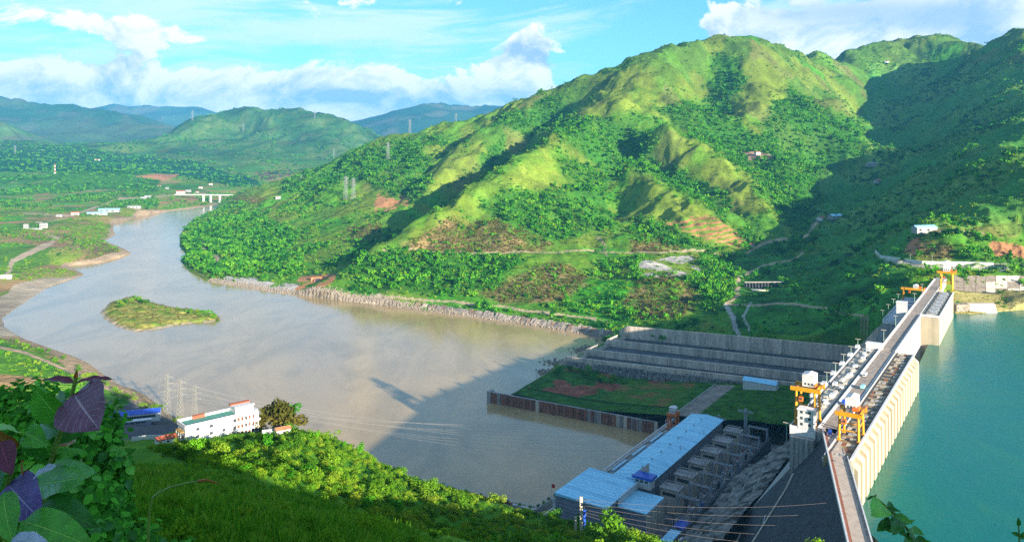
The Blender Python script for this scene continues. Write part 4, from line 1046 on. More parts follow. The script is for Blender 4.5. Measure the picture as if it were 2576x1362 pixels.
for i in range(5): lamp(250 + i * 68, 7.2, C - 1, '%s lamp post beside the crest road past the intake deck' % OR[i], 'lamp posts beside the crest road')
lamp(-32, 20, 0, 'lamp post at the left of the ribbed stair tower', None, 1.0, dw(-3, 23, C - 10))
lamp(0, 0, 0, 'single green lamp post at the reservoir side of the crest road', None, 1.0, lw(-56, -6.2, C - 8))

# vehicles parked on the crest
def truck(a, d, z, rz, label, body):
    t = thing('truck', label, 'truck', dw(a, d, z), DAM_ROT + rz, None)
    MB().box(-3.2, 1.0, -1.1, 1.1, .9, 2.6).build('cargo_bed', M[body], t)
    cbn = MB().prism([(-1.05, .7), (-1.05, 2.3), (1.05, 2.3), (1.05, .7)], 1.1, 3.0).build('cab', M[body], t)
    MB().box(3.0, 3.04, -.9, .9, 1.5, 2.2).build('windscreen', M['glass'], cbn)
    wm = MB().bar((0, -.15, 0), (0, .15, 0), .48, 8).mesh('wheel', M['steel_dark'])
    for x in (-2.2, 2.1):
        for y in (-1.0, 1.0): inst('wheel', wm, t, (x, y, .48))
    return t
truck(98, -2.2, C + .02, 0, 'bright blue truck on the crest road between the two decks', 'roof_blue')
truck(55, 2.0, C + .02, math.pi, 'dark blue truck parked on the crest road beyond the cranes', 'roof_blue_d')
truck(-7, -2.4, C + .02, 0.2, 'blue truck by the foot of the nearest crane', 'roof_blue_d')
truck(130, 2.0, C + .02, math.pi, 'small white truck farther along the crest road', 'white')

# ------------------------------------------------------------------ spillway chute
M['chute'] = mat('shadow_toned_chute_floor', (0.075, 0.078, 0.085), 0.55, 0.25, 0.08)  # floor colour darkened to paint the shadow bands between the walls
chute = site('spillway_chute', 'wide three bay concrete spillway chute stepping down to the river', 'spillway', 0, 0, 0)
zf = lambda d: 134 - (d - 85) * 0.036
fl = MB().add([(367, 70, 134.5), (541, 70, 134.5), (541, 384, zf(384)), (367, 384, zf(384)), (367, 384, 105), (541, 384, 105)], [(0, 1, 2, 3), (3, 2, 5, 4)])
if True:
    o = fl.build('chute_floor', M['chute'], chute)
def wall(aw, th, top0, top1, d0=78, d1=384, matn='conc_wall'):
    n = 17; seg = (d1 - d0) / n
    for i in range(n):
        da, db = d0 + i * seg + .12, d0 + (i + 1) * seg - .12
        za = top0 + (top1 - top0) * (da - d0) / (d1 - d0); zb = top0 + (top1 - top0) * (db - d0) / (d1 - d0)
        MB().add([(aw, da, 105), (aw + th, da, 105), (aw + th, db, 105), (aw, db, 105), (aw, da, za), (aw + th, da, za), (aw + th, db, zb), (aw, db, zb)],
                 [(0, 1, 5, 4), (1, 2, 6, 5), (2, 3, 7, 6), (3, 0, 4, 7), (4, 5, 6, 7)]).build('wall_panel', M[matn], chute)
wall(541, 3, 153, 140.5); wall(486, 2.6, 144, 132); wall(428, 2.6, 143.5, 131.5); wall(364, 3, 150, 136)
# far training wall rising to the dam
MB().add([(541, 78, 105), (544, 78, 105), (544, 30, 105), (541, 30, 105), (541, 77.8, 153), (544, 77.8, 153), (544, 60, 176), (541, 60, 176), (541, 30, 205), (544, 30, 205)],
         [(0, 1, 5, 4), (4, 5, 6, 7), (7, 6, 9, 8), (0, 4, 7, 8, 3), (1, 2, 9, 6, 5)]).build('wing_wall', M['conc_wall'], chute)
for i, (a0, a1, zt, dd) in enumerate([(541, 551, 139, 12), (488, 512, 134, 8), (430, 452, 133, 9), (366, 396, 131.5, 10), (396, 430, 128.5, 4), (452, 488, 128.5, 4), (512, 541, 129, 4)]):
    MB().prism([(384.1, 105), (384.1, zt), (384.1 + dd * .4, zt - 1), (384.1 + dd, zt - 7), (384.1 + dd + 3, 105)], a0, a1).build('end_block', M['conc'], chute)
# rough apron between the near wall and the field
ap = MB()
for i in range(40):
    d0 = 92 + i * 7.2
    for j in range(3):
        zt = (151 - (d0 - 85) * .046) * 1.0 - 6 - j * 5.2; a1 = 363.6 - j * 3.4
        if rr.random() < .92: ap.box(a1 - 3.4 - rr.uniform(0, 1.0), a1, d0, d0 + 6.6, 110, max(118, zt + rr.uniform(-.9, .9)))
ap.build('apron_block', M['rubble'], chute)
dbx = MB().box(0, 10, 0, .8, 0, 7).mesh('bay_recess', M['conc_dark'])

# ------------------------------------------------------------------ field, works ground
def fz(d): return float(np.interp(d, [60, 120, 260, 300, 396], [150, 145, 128, 126, 126]))
def field():
    a = np.linspace(232, 362, 44); d = np.linspace(60, 400, 110); A_, D_ = np.meshgrid(a, d)
    X = DAM0.x + DIR_A.x * A_ + DIR_D.x * D_; Y = DAM0.y + DIR_A.y * A_ + DIR_D.y * D_
    Zf = np.interp(D_, [60, 120, 260, 300, 396], [150, 145, 128, 126, 126]) + fbm(X, Y, 25, 3, 5) * .5
    end = 398 - (362 - A_) * 0.10                       # the river end tapers
    Zf = np.where(D_ > end - 10, 126 - (D_ - end + 10) * .9, Zf)
    n = fbm(X, Y, 45, 3, 6); n2 = fbm(X, Y, 12, 3, 7)
    col = np.array((0.040, 0.115, 0.014)) * (1 + n2[..., None] * .5)
    red = (n > 0.10) & (D_ > 210) & (A_ > 262) & (D_ < 372); col[red] = np.array((0.26, 0.085, 0.05)) * (1 + n2[red][:, None] * .4)
    row = (np.sin(A_ * 1.05) > 0.2) & (D_ > 205) & (D_ < 285) & (A_ > 262); col[row] = np.array((0.10, 0.17, 0.02))
    dk = (np.abs(A_ - 258) < 2.5) & (D_ > 200); col[dk] = np.array((0.018, 0.06, 0.010))
    rd = (D_ > 168) & (D_ < 188) & (A_ < 352); col[rd] = np.array((0.28, 0.23, 0.19)) * (1 + n2[rd][:, None] * .3)
    o = grid_mesh('field', X, Y, Zf, col, M['land_near']); return tag(o, 'green field with red soil patches between spillway and tailrace', kind='structure')
field()
def yard():
    a = np.linspace(-110, 234, 70); d = np.linspace(70, 190, 40); A_, D_ = np.meshgrid(a, d)
    X = DAM0.x + DIR_A.x * A_ + DIR_D.x * D_; Y = DAM0.y + DIR_A.y * A_ + DIR_D.y * D_
    n = fbm(X, Y, 9, 3, 8); n1 = fbm(X, Y, 40, 3, 9)
    col = np.array((0.17, 0.17, 0.175)) * (1 + n[..., None] * .8) + np.array((0.05, 0.03, 0.02)) * np.clip(n1, 0, 1)[..., None]
    o = grid_mesh('yard', X, Y, np.full(X.shape, 128.0) + n * .15, col, M['land_near']); return tag(o, 'paved grey yard around the power station', kind='structure')
yard()
# guard rail and kerb of the field road
gr = site('guard_rail', 'white guard rail along the field road behind the red crane', 'guard rail', 212, 189, 0)
gw = MB()
for i in range(34): gw.box(i * 4, i * 4 + .4, 0, .4, fz(189) - .5, fz(189) + 1.5)
gw.build('post', M['white'], gr); MB().box(0, 138, -.1, .1, fz(189) + .7, fz(189) + 1.5).build('rail', M['white'], gr)

# ------------------------------------------------------------------ sheet pile wall along the tailrace
spw = site('sheet_pile_wall', 'rust stained sheet pile river wall below the field', 'retaining wall', 0, 0, 0)
p0, p1 = Vector((233.0, 206.0)), Vector((223.0, 396.0)); npile = 48
pm = [MB().box(0, 1, -.7, .7, 100, 126.2).mesh('pile', M[k]) for k in ('pile', 'pile_rust', 'pile')]
pm2 = MB().box(0, 1, -.7, .7, 100, 126.6).mesh('pile', M['conc'])
for i in range(npile):
    f = i / npile; q = p0 + (p1 - p0) * f; L = (p1 - p0).length / npile
    rust = rr.random() < (.2 if f < .35 else .85)
    me = pm[1] if rust else (pm2 if rr.random() < .45 else pm[0])
    ang = math.atan2((p1 - p0).y, (p1 - p0).x)
    o = inst('pile', me, spw, (q.x - (.55 if i % 2 else 0), q.y, rr.uniform(-.35, .1)), ang, (L * .94, 1, 1))
MB().box(0, 1, 0, 1, 0, 1).build
cap = MB(); cap.bar((p0.x, p0.y, 126.5), (p1.x, p1.y, 126.5), .8, 4); cap.build('cap_beam', M['conc_grey'], spw)
for f in (.12, .27, .42, .6, .78): q = p0 + (p1 - p0) * f; MB().box(q.x - 2.2, q.x - 1.2, q.y - .7, q.y + .7, 100, 125.5).build('fender', M['pile_rust'], spw)
MB().box(p1.x - 3, p1.x + 6, p1.y, p1.y + 4, 100, 127.5).build('end_cell', M['conc_grey'], spw)

# ------------------------------------------------------------------ power station
M['roof_blue2'] = mat('faded_blue_roof_sheet', (0.26, 0.60, 0.80), 0.45, 0.07, 0.08, spec=0.4)
ph = site('powerhouse', 'long powerhouse hall with bright blue roof and grey walls', 'power station', 0, 0, 0)
MB().box(45, 210, 134, 162, 118, 148.6).build('hall_wall', M['wall_grey'], ph)
rp_ = MB().prism([(132.8, 148.6), (132.8, 149.1), (148, 151.2), (163.2, 149.1), (163.2, 148.6)], 0, 3.86).prism([(132.7, 149.1), (132.7, 149.15), (148, 151.26), (163.3, 149.15), (163.3, 149.1)], 3.88, 3.97)
rp_m = [rp_.mesh('roof_panel', M[k]) for k in ('roof_blue', 'roof_blue', 'roof_blue2')]
for i in range(41): inst('roof_panel', rr.choice(rp_m), ph, (45.3 + i * 4.04, 0, rr.uniform(-.015, .01)))
MB().box(-7, 45, 141, 180, 118, 149.6).build('bay_wall', M['wall_grey'], ph)
bp_m = [MB().prism([(140.2, 149.6), (140.2, 150.2), (180.8, 151.6), (180.8, 149.6)], 0, 3.9).prism([(140.2, 150.21), (140.2, 150.27), (180.8, 151.67), (180.8, 151.61)], 3.65, 3.75).mesh('roof_panel', M[k]) for k in ('roof_blue', 'roof_blue2', 'roof_blue')]
for i in range(13): inst('roof_panel', rr.choice(bp_m), ph, (-7.8 + i * 4.06, 0, rr.uniform(-.015, .01)))
for i in range(9): MB().bar((50 + i * 18, 148, 151.2), (50 + i * 18, 148, 152.4), .6, 8).build('roof_vent', M['steel_grey'], ph)
MB().box(9, 39, 119, 140.9, 118, 145.2).build('annex_wall', M['wall_grey'], ph)
MB().box(8.4, 39.4, 118.4, 140.1, 145.2, 146.0).build('annex_roof', M['roof_blue'], ph)
for i in range(32): MB().box(46 + i * 5.15, 46.3 + i * 5.15, 133.5, 134, 128, 148.5).build('pilaster', M['conc_grey'], ph)
cl = MB()
for i in range(7): cl.box(-7.25, -7.01, 141, 180, 130 + i * 2.6, 130.5 + i * 2.6)
for i in range(6): cl.box(8.8, 8.99, 119, 140.5, 130 + i * 2.4, 130.4 + i * 2.4)
cl.build('cladding_band', mat('cladding_band', (0.34, 0.33, 0.36), 0.6, 0.1, 0.4), ph)
MB().box(39.01, 39.2, 119, 140, 128, 145).build('end_wall', M['conc'], ph)
MB().box(8.8, 39.2, 118.2, 118.98, 128, 145.1).build('side_wall', M['conc'], ph)
MB().box(-8.2, -7.3, 180.5, 182, 128, 147).build('downpipe', M['white'], ph)
MB().box(9, 45, 139.6, 140.18, 146.1, 151).build('parapet', M['white'], ph)
wmsh = MB().box(0, 2.2, -.05, .05, 0, 1.6).mesh('window', M['glass'])
for i in range(26): inst('window', wmsh, ph, (49 + i * 6.2, 162.03, 143.5))
for a, d, h in ((120, 160, 3.4), (165, 157, 3)): MB().bar((a, d - 22, 150), (a, d - 22, 150 + h), .35, 6).build('roof_vent', M['steel_grey'], ph)
# stair pavilion on the roof
pv = site('roof_pavilion', 'small white pavilion with deep blue canopy on the powerhouse roof', 'pavilion', 47.5, 139, 150)
MB().box(-4, 4, -8, 4, -4, 3.0).build('wall', M['white'], pv)
MB().prism([(-9.5, 3.0), (-9.5, 4.8), (5.5, 4.8), (5.5, 3.0)], -5.2, 5.2).build('canopy', M['roof_blue_d'], pv)
MB().add([(5.3, -3, 4.8), (5.3, 5, 4.8), (5.9, -3, 12), (5.9, -2.4, 4.8)], [(0, 1, 2), (0, 2, 3), (1, 3, 2)]).build('gable_fin', M['conc'], pv)
for i in range(3): inst('window', wmsh, pv, (-4.02, -6 + i * 3.6, .4), math.pi / 2)
# tailrace deck with glazed strips, wave canopy and parapets
dk = site('tailrace_deck', 'long tailrace deck with white parapets beside the blue roof', 'deck', 0, 0, 0)
MB().box(-30, 212, 180.9, 189, 100, 133).build('deck_slab', M['conc_grey'], dk); MB().box(45.1, 212, 163.3, 180.85, 100, 132.8).build('deck_slab', M['deck'], dk)
MB().box(-30, 234, 188.2, 189.2, 131, 134.6).build('parapet', M['white'], dk); MB().box(-30, 212, 185.6, 186.3, 133, 134.2).build('parapet', M['conc'], dk)
MB().box(-30, 212, 186.35, 188.1, 133.0, 133.12).build('walkway', M['offwhite'], dk)
sk = MB().box(0, 26, 181.8, 184.4, 133, 134.3).mesh('skylight', mat('pale_blue_glazing', (0.26, 0.48, 0.62), 0.25, 0.06, 0.3, spec=0.6))
for i in range(6): inst('skylight', sk, dk, (-24 + i * 37.5, 0, 0))
def wave(name, i):
    m = MB(); n = 14
    for k in range(n):
        def pt(q, d): 
            f = q / n; return (f * 27, d, 136 + 6.5 * math.sin(f * math.pi) ** 1.0 * (1 - .35 * (d - 164) / 7))
        m.add([pt(k, 164), pt(k + 1, 164), pt(k + 1, 171), pt(k, 171)], [(0, 1, 2, 3)])
    return m
cm = wave('canopy', 0).mesh('canopy', mat('tinted_canopy', (0.13, 0.24, 0.30), 0.3, 0.25, 0.4, spec=0.6))
rim = MB()
for k in range(14):
    f0, f1 = k / 14, (k + 1) / 14; g = lambda f: (f * 27, 171.2, 136.2 + 6.5 * math.sin(f * math.pi) * .65)
    rim.bar(g(f0), g(f1), .45, 4)
rm = rim.mesh('canopy_rim', M['white']); lg = MB().box(0, 1.2, 170.6, 171.8, 132.8, 137.4).mesh('canopy_post', M['white'])
for i in range(6):
    x = 47 + i * 27.2
    inst('canopy', cm, dk, (x, 0, 0)); inst('canopy_rim', rm, dk, (x, 0, 0)); inst('canopy_post', lg, dk, (x, 0, 0))
eq = MB().box(0, 2.4, 0, 1.6, 0, 1.6).mesh('deck_box', M['steel_dark']); eq2 = MB().box(0, 3, 0, 1.2, 0, 1).mesh('deck_box', M['roof_blue_d'])
for i in range(34): inst('deck_box', rr.choice((eq, eq2, eq)), dk, (50 + i * 4.6, rr.uniform(173, 179), 132.8))

# ------------------------------------------------------------------ transformer yard
bx = MB().box(-5.5, 5.5, -7, 7, 0, 17).mesh('shaft_wall', M['conc']); slot = MB().box(-5.56, -5.5, -5, 5, 12.5, 15).mesh('louvre', M['steel_dark']); topb = MB().box(-6, 6, -7.5, 7.5, 17, 17.8).mesh('shaft_cap', M['conc_grey'])
fr = MB()
for x in (-3.5, 0, 3.5): fr.bar((x, -6, 20), (x, 6, 20), .3, 4).bar((x, -6, 17.8), (x, -6, 20), .3, 4).bar((x, 6, 17.8), (x, 6, 20), .3, 4)
fr_me = fr.mesh('bushing_frame', M['conc_grey'])
for i, (lab) in enumerate(['concrete transformer shaft nearest to the annex roof', 'second concrete transformer shaft from the annex', 'third concrete transformer shaft from the annex', 'fourth concrete transformer shaft from the annex', 'fifth concrete transformer shaft from the annex', 'farthest concrete transformer shaft by the green field']):
    t = site('transformer_shaft', lab, 'concrete shaft', 60 + i * 28, 121, 128, 'shafts along the powerhouse')
    inst('shaft_wall', bx, t); inst('louvre', slot, t); inst('shaft_cap', topb, t); inst('bushing_frame', fr_me, t)
tk = MB().box(-3, 3, -2, 2, .5, 4).mesh('tank', M['steel_grey']); rd = MB()
for k in range(6): rd.box(-2.6 + k * .95, -2.1 + k * .95, 2.1, 3.0, .8, 3.6)
rd_me = rd.mesh('radiator', M['steel_dark']); bsh = MB()
for k in (-1.8, 0, 1.8): bsh.bar((k, 0, 4), (k * 1.3, -.4, 6.6), .28, 6, 0, .12)
bs_me = bsh.mesh('bushing', M['tile_red']); cons = MB().bar((-2.4, 1.2, 5), (1.2, 1.2, 5), .6, 8).mesh('oil_conservator', M['steel_grey'])
for i in range(14):
    t = site('transformer', ('inner' if i % 2 else 'outer') + ' grey finned transformer, %s along the shaded yard' % (OR + ['seventh'])[i // 2], 'transformer', 40 + (i // 2) * 25 + rr.uniform(-3, 3), 100 if i % 2 else 108, 128, 'transformers in the yard')
    t.rotation_euler.z += rr.choice((0, math.pi)); inst('tank', tk, t); inst('radiator', rd_me, t); inst('bushing', bs_me, t); inst('oil_conservator', cons, t)
# lattice gantries of the switchyard
def lattice(m, p, q, w0, w1, n, r=.1):
    """four-legged lattice mast between two points with square section"""
    p, q = Vector(p), Vector(q); ax = (q - p).normalized(); u = ax.orthogonal().normalized(); v = ax.cross(u)
    ring = lambda f: [p + (q - p) * f + (u * sx + v * sy) * ((w0 + (w1 - w0) * f) / 2) for sx, sy in ((1, 1), (-1, 1), (-1, -1), (1, -1))]
    for i in range(n):
        a, b = ring(i / n), ring((i + 1) / n)
        for k in range(4):
            m.bar(a[k], b[k], r, 4); m.bar(a[k], b[(k + 1) % 4], r * .6, 3); m.bar(a[(k + 1) % 4], b[k], r * .6, 3); m.bar(b[k], b[(k + 1) % 4], r * .6, 3)
    return m
col_m = lattice(MB(), (0, 0, 0), (0, 0, 19), 1.8, 1.0, 9, .14).mesh('column', M['steel_grey']); bm_m = lattice(MB(), (0, 0, 18), (0, 16, 18), 1.2, 1.2, 8, .12).mesh('beam', M['steel_grey'])
ins_m = MB()
ins_m.bar((0, 0, 17.3), (0, 0, 14.2), .22, 6)
ins_me = ins_m.mesh('insulator', M['tile_red'])
for i in range(8):
    t = site('switchyard_gantry', '%s steel lattice gantry along the yard, counted from the annex' % (OR + ['seventh', 'eighth'])[i], 'gantry', 48 + i * 24, 96, 128, 'lattice gantries in the yard')
    inst('column', col_m, t); inst('column', col_m, t, (0, 16, 0)); inst('beam', bm_m, t); [inst('insulator', ins_me, t, (0, y, 0)) for y in (3, 8, 13)]
# two tall blue-grey masts at the far side of the yard
for a, d, h, lab in ((226, 118, 30, 'tall lattice mast on the green strip behind the yard'), (218, 140, 22, 'shorter lattice mast by the end of the powerhouse')):
    t = site('lattice_mast', lab, 'mast', a, d, fz(d) - 4 if a > 230 else 128)
    lattice(MB(), (0, 0, 0), (0, 0, h), 2.4, 1.6, 10, .18).build('mast_frame', M['steel_grey'], t); lattice(MB(), (0, -7, h - 3), (0, 7, h - 3), 1.2, 1.2, 6, .12).build('cross_arm', M['steel_grey'], t)
# breaker posts and cabinets
cb_m = MB().box(-.6, .6, -.6, .6, 0, 1.6).mesh('cabinet', M['steel_grey']); po_m = MB().bar((0, 0, 1.6), (0, 0, 4.4), .22, 6).bar((-.9, 0, 4.4), (.9, 0, 4.4), .12, 4).mesh('insulator', M['conc'])
cb_b = MB().box(-.8, .8, -.6, .6, 0, 1.8).mesh('cabinet', M['roof_blue_d'])
for i in range(84):
    a, d = 24 + i * 2.28 + rr.uniform(-1, 1), rr.uniform(96, 111)
    t = site('circuit_breaker', ('blue ' if i % 7 == 3 else 'grey ') + 'switchgear post in the yard beside the %s shaft from the annex' % OR[min(5, max(0, int((a - 46) // 28)))], 'switchgear', a, d, 128, 'switchgear posts in the yard')
    t.scale = [rr.uniform(.9, 1.8)] * 3
    inst('cabinet', cb_b if i % 7 == 3 else cb_m, t); inst('insulator', po_m, t)
# sheds and stores by the near corner
def shed(name, label, pos, rz, lx, ly, h, wall_m, roof_m, pitch=.12, cat='shed', doors=2, group=None, eave=.5):
    t = thing(name, label, cat, pos, rz, group)
    MB().box(-lx / 2, lx / 2, -ly / 2, ly / 2, -2, h).build('wall', M[wall_m], t)
    r = ly / 2 + eave
    MB().prism([(-r, h), (0, h + r * pitch * 2), (r, h), (r, h + .25), (0, h + r * pitch * 2 + .3), (-r, h + .25)], -lx / 2 - eave, lx / 2 + eave).build('roof', M[roof_m], t)
    MB().add([(-lx / 2, -ly / 2, h), (-lx / 2, ly / 2, h), (-lx / 2, 0, h + ly * pitch)], [(0, 1, 2)]).add([(lx / 2, -ly / 2, h), (lx / 2, ly / 2, h), (lx / 2, 0, h + ly * pitch)], [(0, 1, 2)]).build('gable', M[wall_m], t)
    wm = MB().box(0, lx * .12, -.06, 0, 0, h * .4).mesh('window', M['glass'])
    for i in range(doors): inst('window', wm, t, (-lx * .4 + i * lx * .8 / max(1, doors), -ly / 2 - .01, h * .35))
    return t
shed('storage_shed', 'bright blue roofed store by the near corner of the yard', dw(10, 99, 128), DAM_ROT, 20, 13, 6, 'wall_grey', 'roof_blue', .04)
shed('storage_shed', 'small deep blue roofed hut behind the bright blue store', dw(33, 103, 128), DAM_ROT, 12, 7, 5, 'wall_grey', 'roof_blue_d', .06)
shed('container', 'pale blue box container below the toe slope', dw(4, 90, 133), DAM_ROT, 4.5, 9, 5, 'conc', 'offwhite', .01)
shed('field_house', 'white building with bright blue roof beside the spillway wall', dw(343, 138, fz(138)), DAM_ROT + math.pi / 2, 34, 12, 7.5, 'white', 'roof_blue', .22, 'building', 6)

# ================================================================== OBJECTS ON THE LAND
ORD = ['first', 'second', 'third', 'fourth', 'fifth', 'sixth', 'seventh', 'eighth', 'ninth', 'tenth', 'eleventh', 'twelfth', 'thirteenth', 'fourteenth', 'fifteenth', 'sixteenth']
def land_h(x, y, which=None):
    if which == 'A': return float(A_s(x, y))
    if which == 'B': return float(B_s(x, y))
    if which == 'D': return float(D_s(x, y))
    return ground(x, y)
def pick(x, y, which, y0=400, y1=9000, step=1.004):
    """where the sight line through a pixel of the photograph meets the land"""
    Y = y0
    while Y < y1:
        X = (x - CX) / F * Y; Z = CAMZ - (y - HY) / F * Y
        if Z <= land_h(X, Y, which): return (X, Y, land_h(X, Y, which))
        Y *= step
    return P(x, y, y1)
def pickA(x, y, y0=820): return pick(x, y, 'A', y0, 5100)
def pickB(x, y, y0=540): return pick(x, y, 'B', y0, 9500)

# ------------------------------------------------------------------ white lodge on the shoulder of the slope
lod = thing('lodge', 'long white lodge with green flat roof overlooking the river', 'building', (-162.6, 396, 254.7), math.radians(41.7))
L, W = 37.0, 10.7
MB().box(0, L, 0, W, -14, -1.1).build('wall', M['white'], lod)
MB().box(1.6, 26.5, .9, W - .9, -1.08, -.55).build('roof', M['green_roof'], lod)
pr = MB(); pr.box(-.5, L + .4, -.5, .25, -1.6, .2).box(-.5, 27, W - .25, W + .5, -1.6, .5).box(-.5, .3, -.45, W + .45, -1.6, .2); pr.build('parapet', M['white'], lod)
MB().box(7, 13, W - 1.8, W + .2, -1, 1.0).build('stair_head', M['tile_red'], lod)
pen = MB().box(26.6, 36.4, 3.0, W - .3, -1, 2.3).build('penthouse', M['white'], lod)
MB().box(26.2, 36.8, W - 2.2, W + .2, 2.3, 2.9).build('tile_strip', M['tile_red'], pen); MB().box(26.2, 36.8, 2.6, 3.4, 2.2, 2.8).build('cornice', M['offwhite'], pen)
MB().box(26.6, L + .2, .3, 2.9, -1.08, -.75).build('terrace', M['tile_red'], lod)
rd_ = MB()
for k in range(8):
    a0, a1 = -math.pi / 2 + k * math.pi / 8, -math.pi / 2 + (k + 1) * math.pi / 8
    for z0, z1 in ((-14, -4.8), (-4.4, -1.4)):
        q = [(L + math.cos(a) * 2.6, W / 2 + math.sin(a) * W / 2) for a in (a0, a1)]
        rd_.add([(q[0][0], q[0][1], z0), (q[1][0], q[1][1], z0), (q[1][0], q[1][1], z1), (q[0][0], q[0][1], z1)], [(0, 1, 2, 3)])
    rd_.add([(L, W / 2, -1.4), (L + math.cos(a0) * 3, W / 2 + math.sin(a0) * W * .55, -1.4), (L + math.cos(a1) * 3, W / 2 + math.sin(a1) * W * .55, -1.4)], [(0, 1, 2)])
rd_.build('rounded_end', M['white'], lod)
for x in (3.2, 9.5, 16.0, 21.6, 22.8): MB().box(x, x + .55, -.45, .0, -14, -1.6).build('pilaster', M['white'], lod)
for z in (-4.7, -8.2): MB().box(-.2, L, -.35, .0, z, z + .35).build('string_course', M['offwhite'], lod)
wn = MB().box(0, 1.7, -.06, 0, 0, 1.5).mesh('window', M['glass']); wr = MB().box(0, 1.5, -.06, 0, 0, 1.7).mesh('window', M['tile_red']); fr_ = MB().box(-.18, 1.88, -.1, -.02, -.16, 0).mesh('sill', M['offwhite'])
for r, z in enumerate((-3.7, -7.3, -10.8)):
    for x in (5.2, 12.0, 18.5):
        if r == 0 and x == 18.5: continue
        o = inst('window', wn, lod, (x, -.01, z)); inst('sill', fr_, o)
    for i in range(6):
        o = inst('window', wr if i % 3 else wn, lod, (24.2 + i * 2.1, -.01, z)); inst('sill', fr_, o)
for i in range(7): MB().box(25.0 + i * 1.95, 25.35 + i * 1.95, -1.9, -1.55, -14, -1.5).build('column', M['white'], lod)
for z in (-5.0, -8.6): MB().box(24, L + 1, -2.0, -.36, z, z + .3).build('balcony', M['white'], lod); MB().box(24, L + 1, -2.0, -1.9, z + .3, z + 1.2).build('balustrade', M['offwhite'], lod)
MB().box(-2.2, -.2, 1, 8, -3.4, -3.1).build('porch_roof', mat('ochre_awning', (0.42, 0.24, 0.06), 0.7, 0.1, 0.5), lod)
for y in (1.4, 4.4, 7.4): MB().box(-2.1, -1.7, y, y + .4, -14, -3.4).build('column', M['white'], lod)
for y in (2.2, 5.6): inst('window', wn, lod, (-.02, y + 1.7, -7), -math.pi / 2)
def wall_run(name, label, cat, pts, h, th, material, zoff=0.0, base=1.5):
    t = thing(name, label, cat, pts[0])
    for (x0, y0, z0), (x1, y1, z1) in zip(pts[:-1], pts[1:]):
        o = Vector(pts[0]); d = Vector((x1 - x0, y1 - y0, 0)); n = Vector((-d.y, d.x, 0)).normalized() * th / 2
        q = [Vector((x0, y0, z0)) - o, Vector((x1, y1, z1)) - o]; v = []
        for zz in (-base, h):
            v += [q[0] + n + Vector((0, 0, zz)), q[1] + n + Vector((0, 0, zz)), q[1] - n + Vector((0, 0, zz)), q[0] - n + Vector((0, 0, zz))]
        MB().add(v, [(0, 1, 5, 4), (1, 2, 6, 5), (2, 3, 7, 6), (3, 0, 4, 7), (4, 5, 6, 7)]).build('wall_panel', M[material], t)
    return t
gz = lambda x, y: (x, y, land_h(x, y, 'D'))
wall_run('garden_wall', 'low white wall running left from the lodge', 'wall', [gz(-197, 412), gz(-190, 411), gz(-180, 407), gz(-170, 402)], 2.2, .5, 'white')
wall_run('garden_wall', 'short white wall in the bushes right of the lodge', 'wall', [gz(-127, 404), gz(-121, 407), gz(-115, 411)], 3.4, .5, 'white')
shed('hut', 'little pink red roofed hut at the left foot of the lodge', (-173, 397, land_h(-173, 397, 'D')), .7, 9, 5, 2.6, 'offwhite', 'tile_red', .2, 'hut', 2)
shed('hut', 'small orange roofed shelter among bushes beyond the lodge', (-117, 405, land_h(-117, 405, 'D')), .6, 7, 4, 3.6, 'offwhite', 'soil_red', .2, 'hut', 2)
# works building by the river road
pb = pickB(350, 1060)
shed('warehouse', 'low warehouse with deep blue roof behind the purple leaf', (-352, 742, 141), .33, 44, 15, 5.5, 'white', 'roof_blue_d', .13, 'warehouse', 8)
shed('warehouse', 'small white roofed annex in front of the blue roofed warehouse', (-346, 726, 141), .33, 30, 5, 3.4, 'wall_grey', 'offwhite', .05, 'shed', 5)

# ------------------------------------------------------------------ pylons
def pylon_meshes(h, w, arms, mat_, r):
    m = MB(); lattice(m, (0, 0, 0), (0, 0, h * .62), w, w * .5, 6, r); lattice(m, (0, 0, h * .62), (0, 0, h), w * .5, w * .32, 5, r * .9)
    out = [('mast', m.mesh('mast', mat_))]
    for z, l in arms:
        a = MB()
        for s in (-1, 1): a.bar((0, 0, z), (s * l, 0, z + .3), r * 1.5, 4, 0, r * .7).bar((0, 0, z + h * .04), (s * l, 0, z + .3), r * 1.2, 3, 0, r * .6)
        out.append(('cross_arm', a.mesh('cross_arm', mat_)))
        for s in (-1, 1): out.append(('insulator', MB().bar((s * l, 0, z + .2), (s * l, 0, z - h * .05), r * 1.3, 4).mesh('insulator', mat_)))
    return out
M['pylon_far'] = mat('grey_pylon_steel', (0.24, 0.25, 0.24), 0.6, 0.1, 0.8)
PY = pylon_meshes(46, 6.0, [(30, 7), (36, 6.5), (42, 5.5)], M['pylon'], .15)
PYF = pylon_meshes(66, 11, [(44, 10), (52, 9), (60, 8)], M['pylon_far'], .32)
def pylon(ms, pos, rz, label, sc=1.0, group=None):
    t = thing('pylon', label, 'pylon', (pos[0], pos[1], pos[2] - .5), rz, group); t.scale = (sc,) * 3
    for n, me in ms: inst(n, me, t)
    return t
near_py = []
for (x, yt, yb, lab) in ((420, 938, 1046, 'leftmost and tallest of three pale pylons above the lodge'), (453, 952, 1050, 'middle of the three pale pylons above the lodge'), (490, 966, 1046, 'pale pylon nearest the lodge roof, right of its pair')):
    Yp = 760.0; Xp = (x - CX) / F * Yp; zt = CAMZ - (yt - HY) / F * Yp; zb = land_h(Xp, Yp, 'B'); near_py.append((Xp, Yp, zt))
    pylon(PY, (Xp, Yp, zb), .5, lab, (zt - zb) / 46.0, 'pylons by the near river bank')
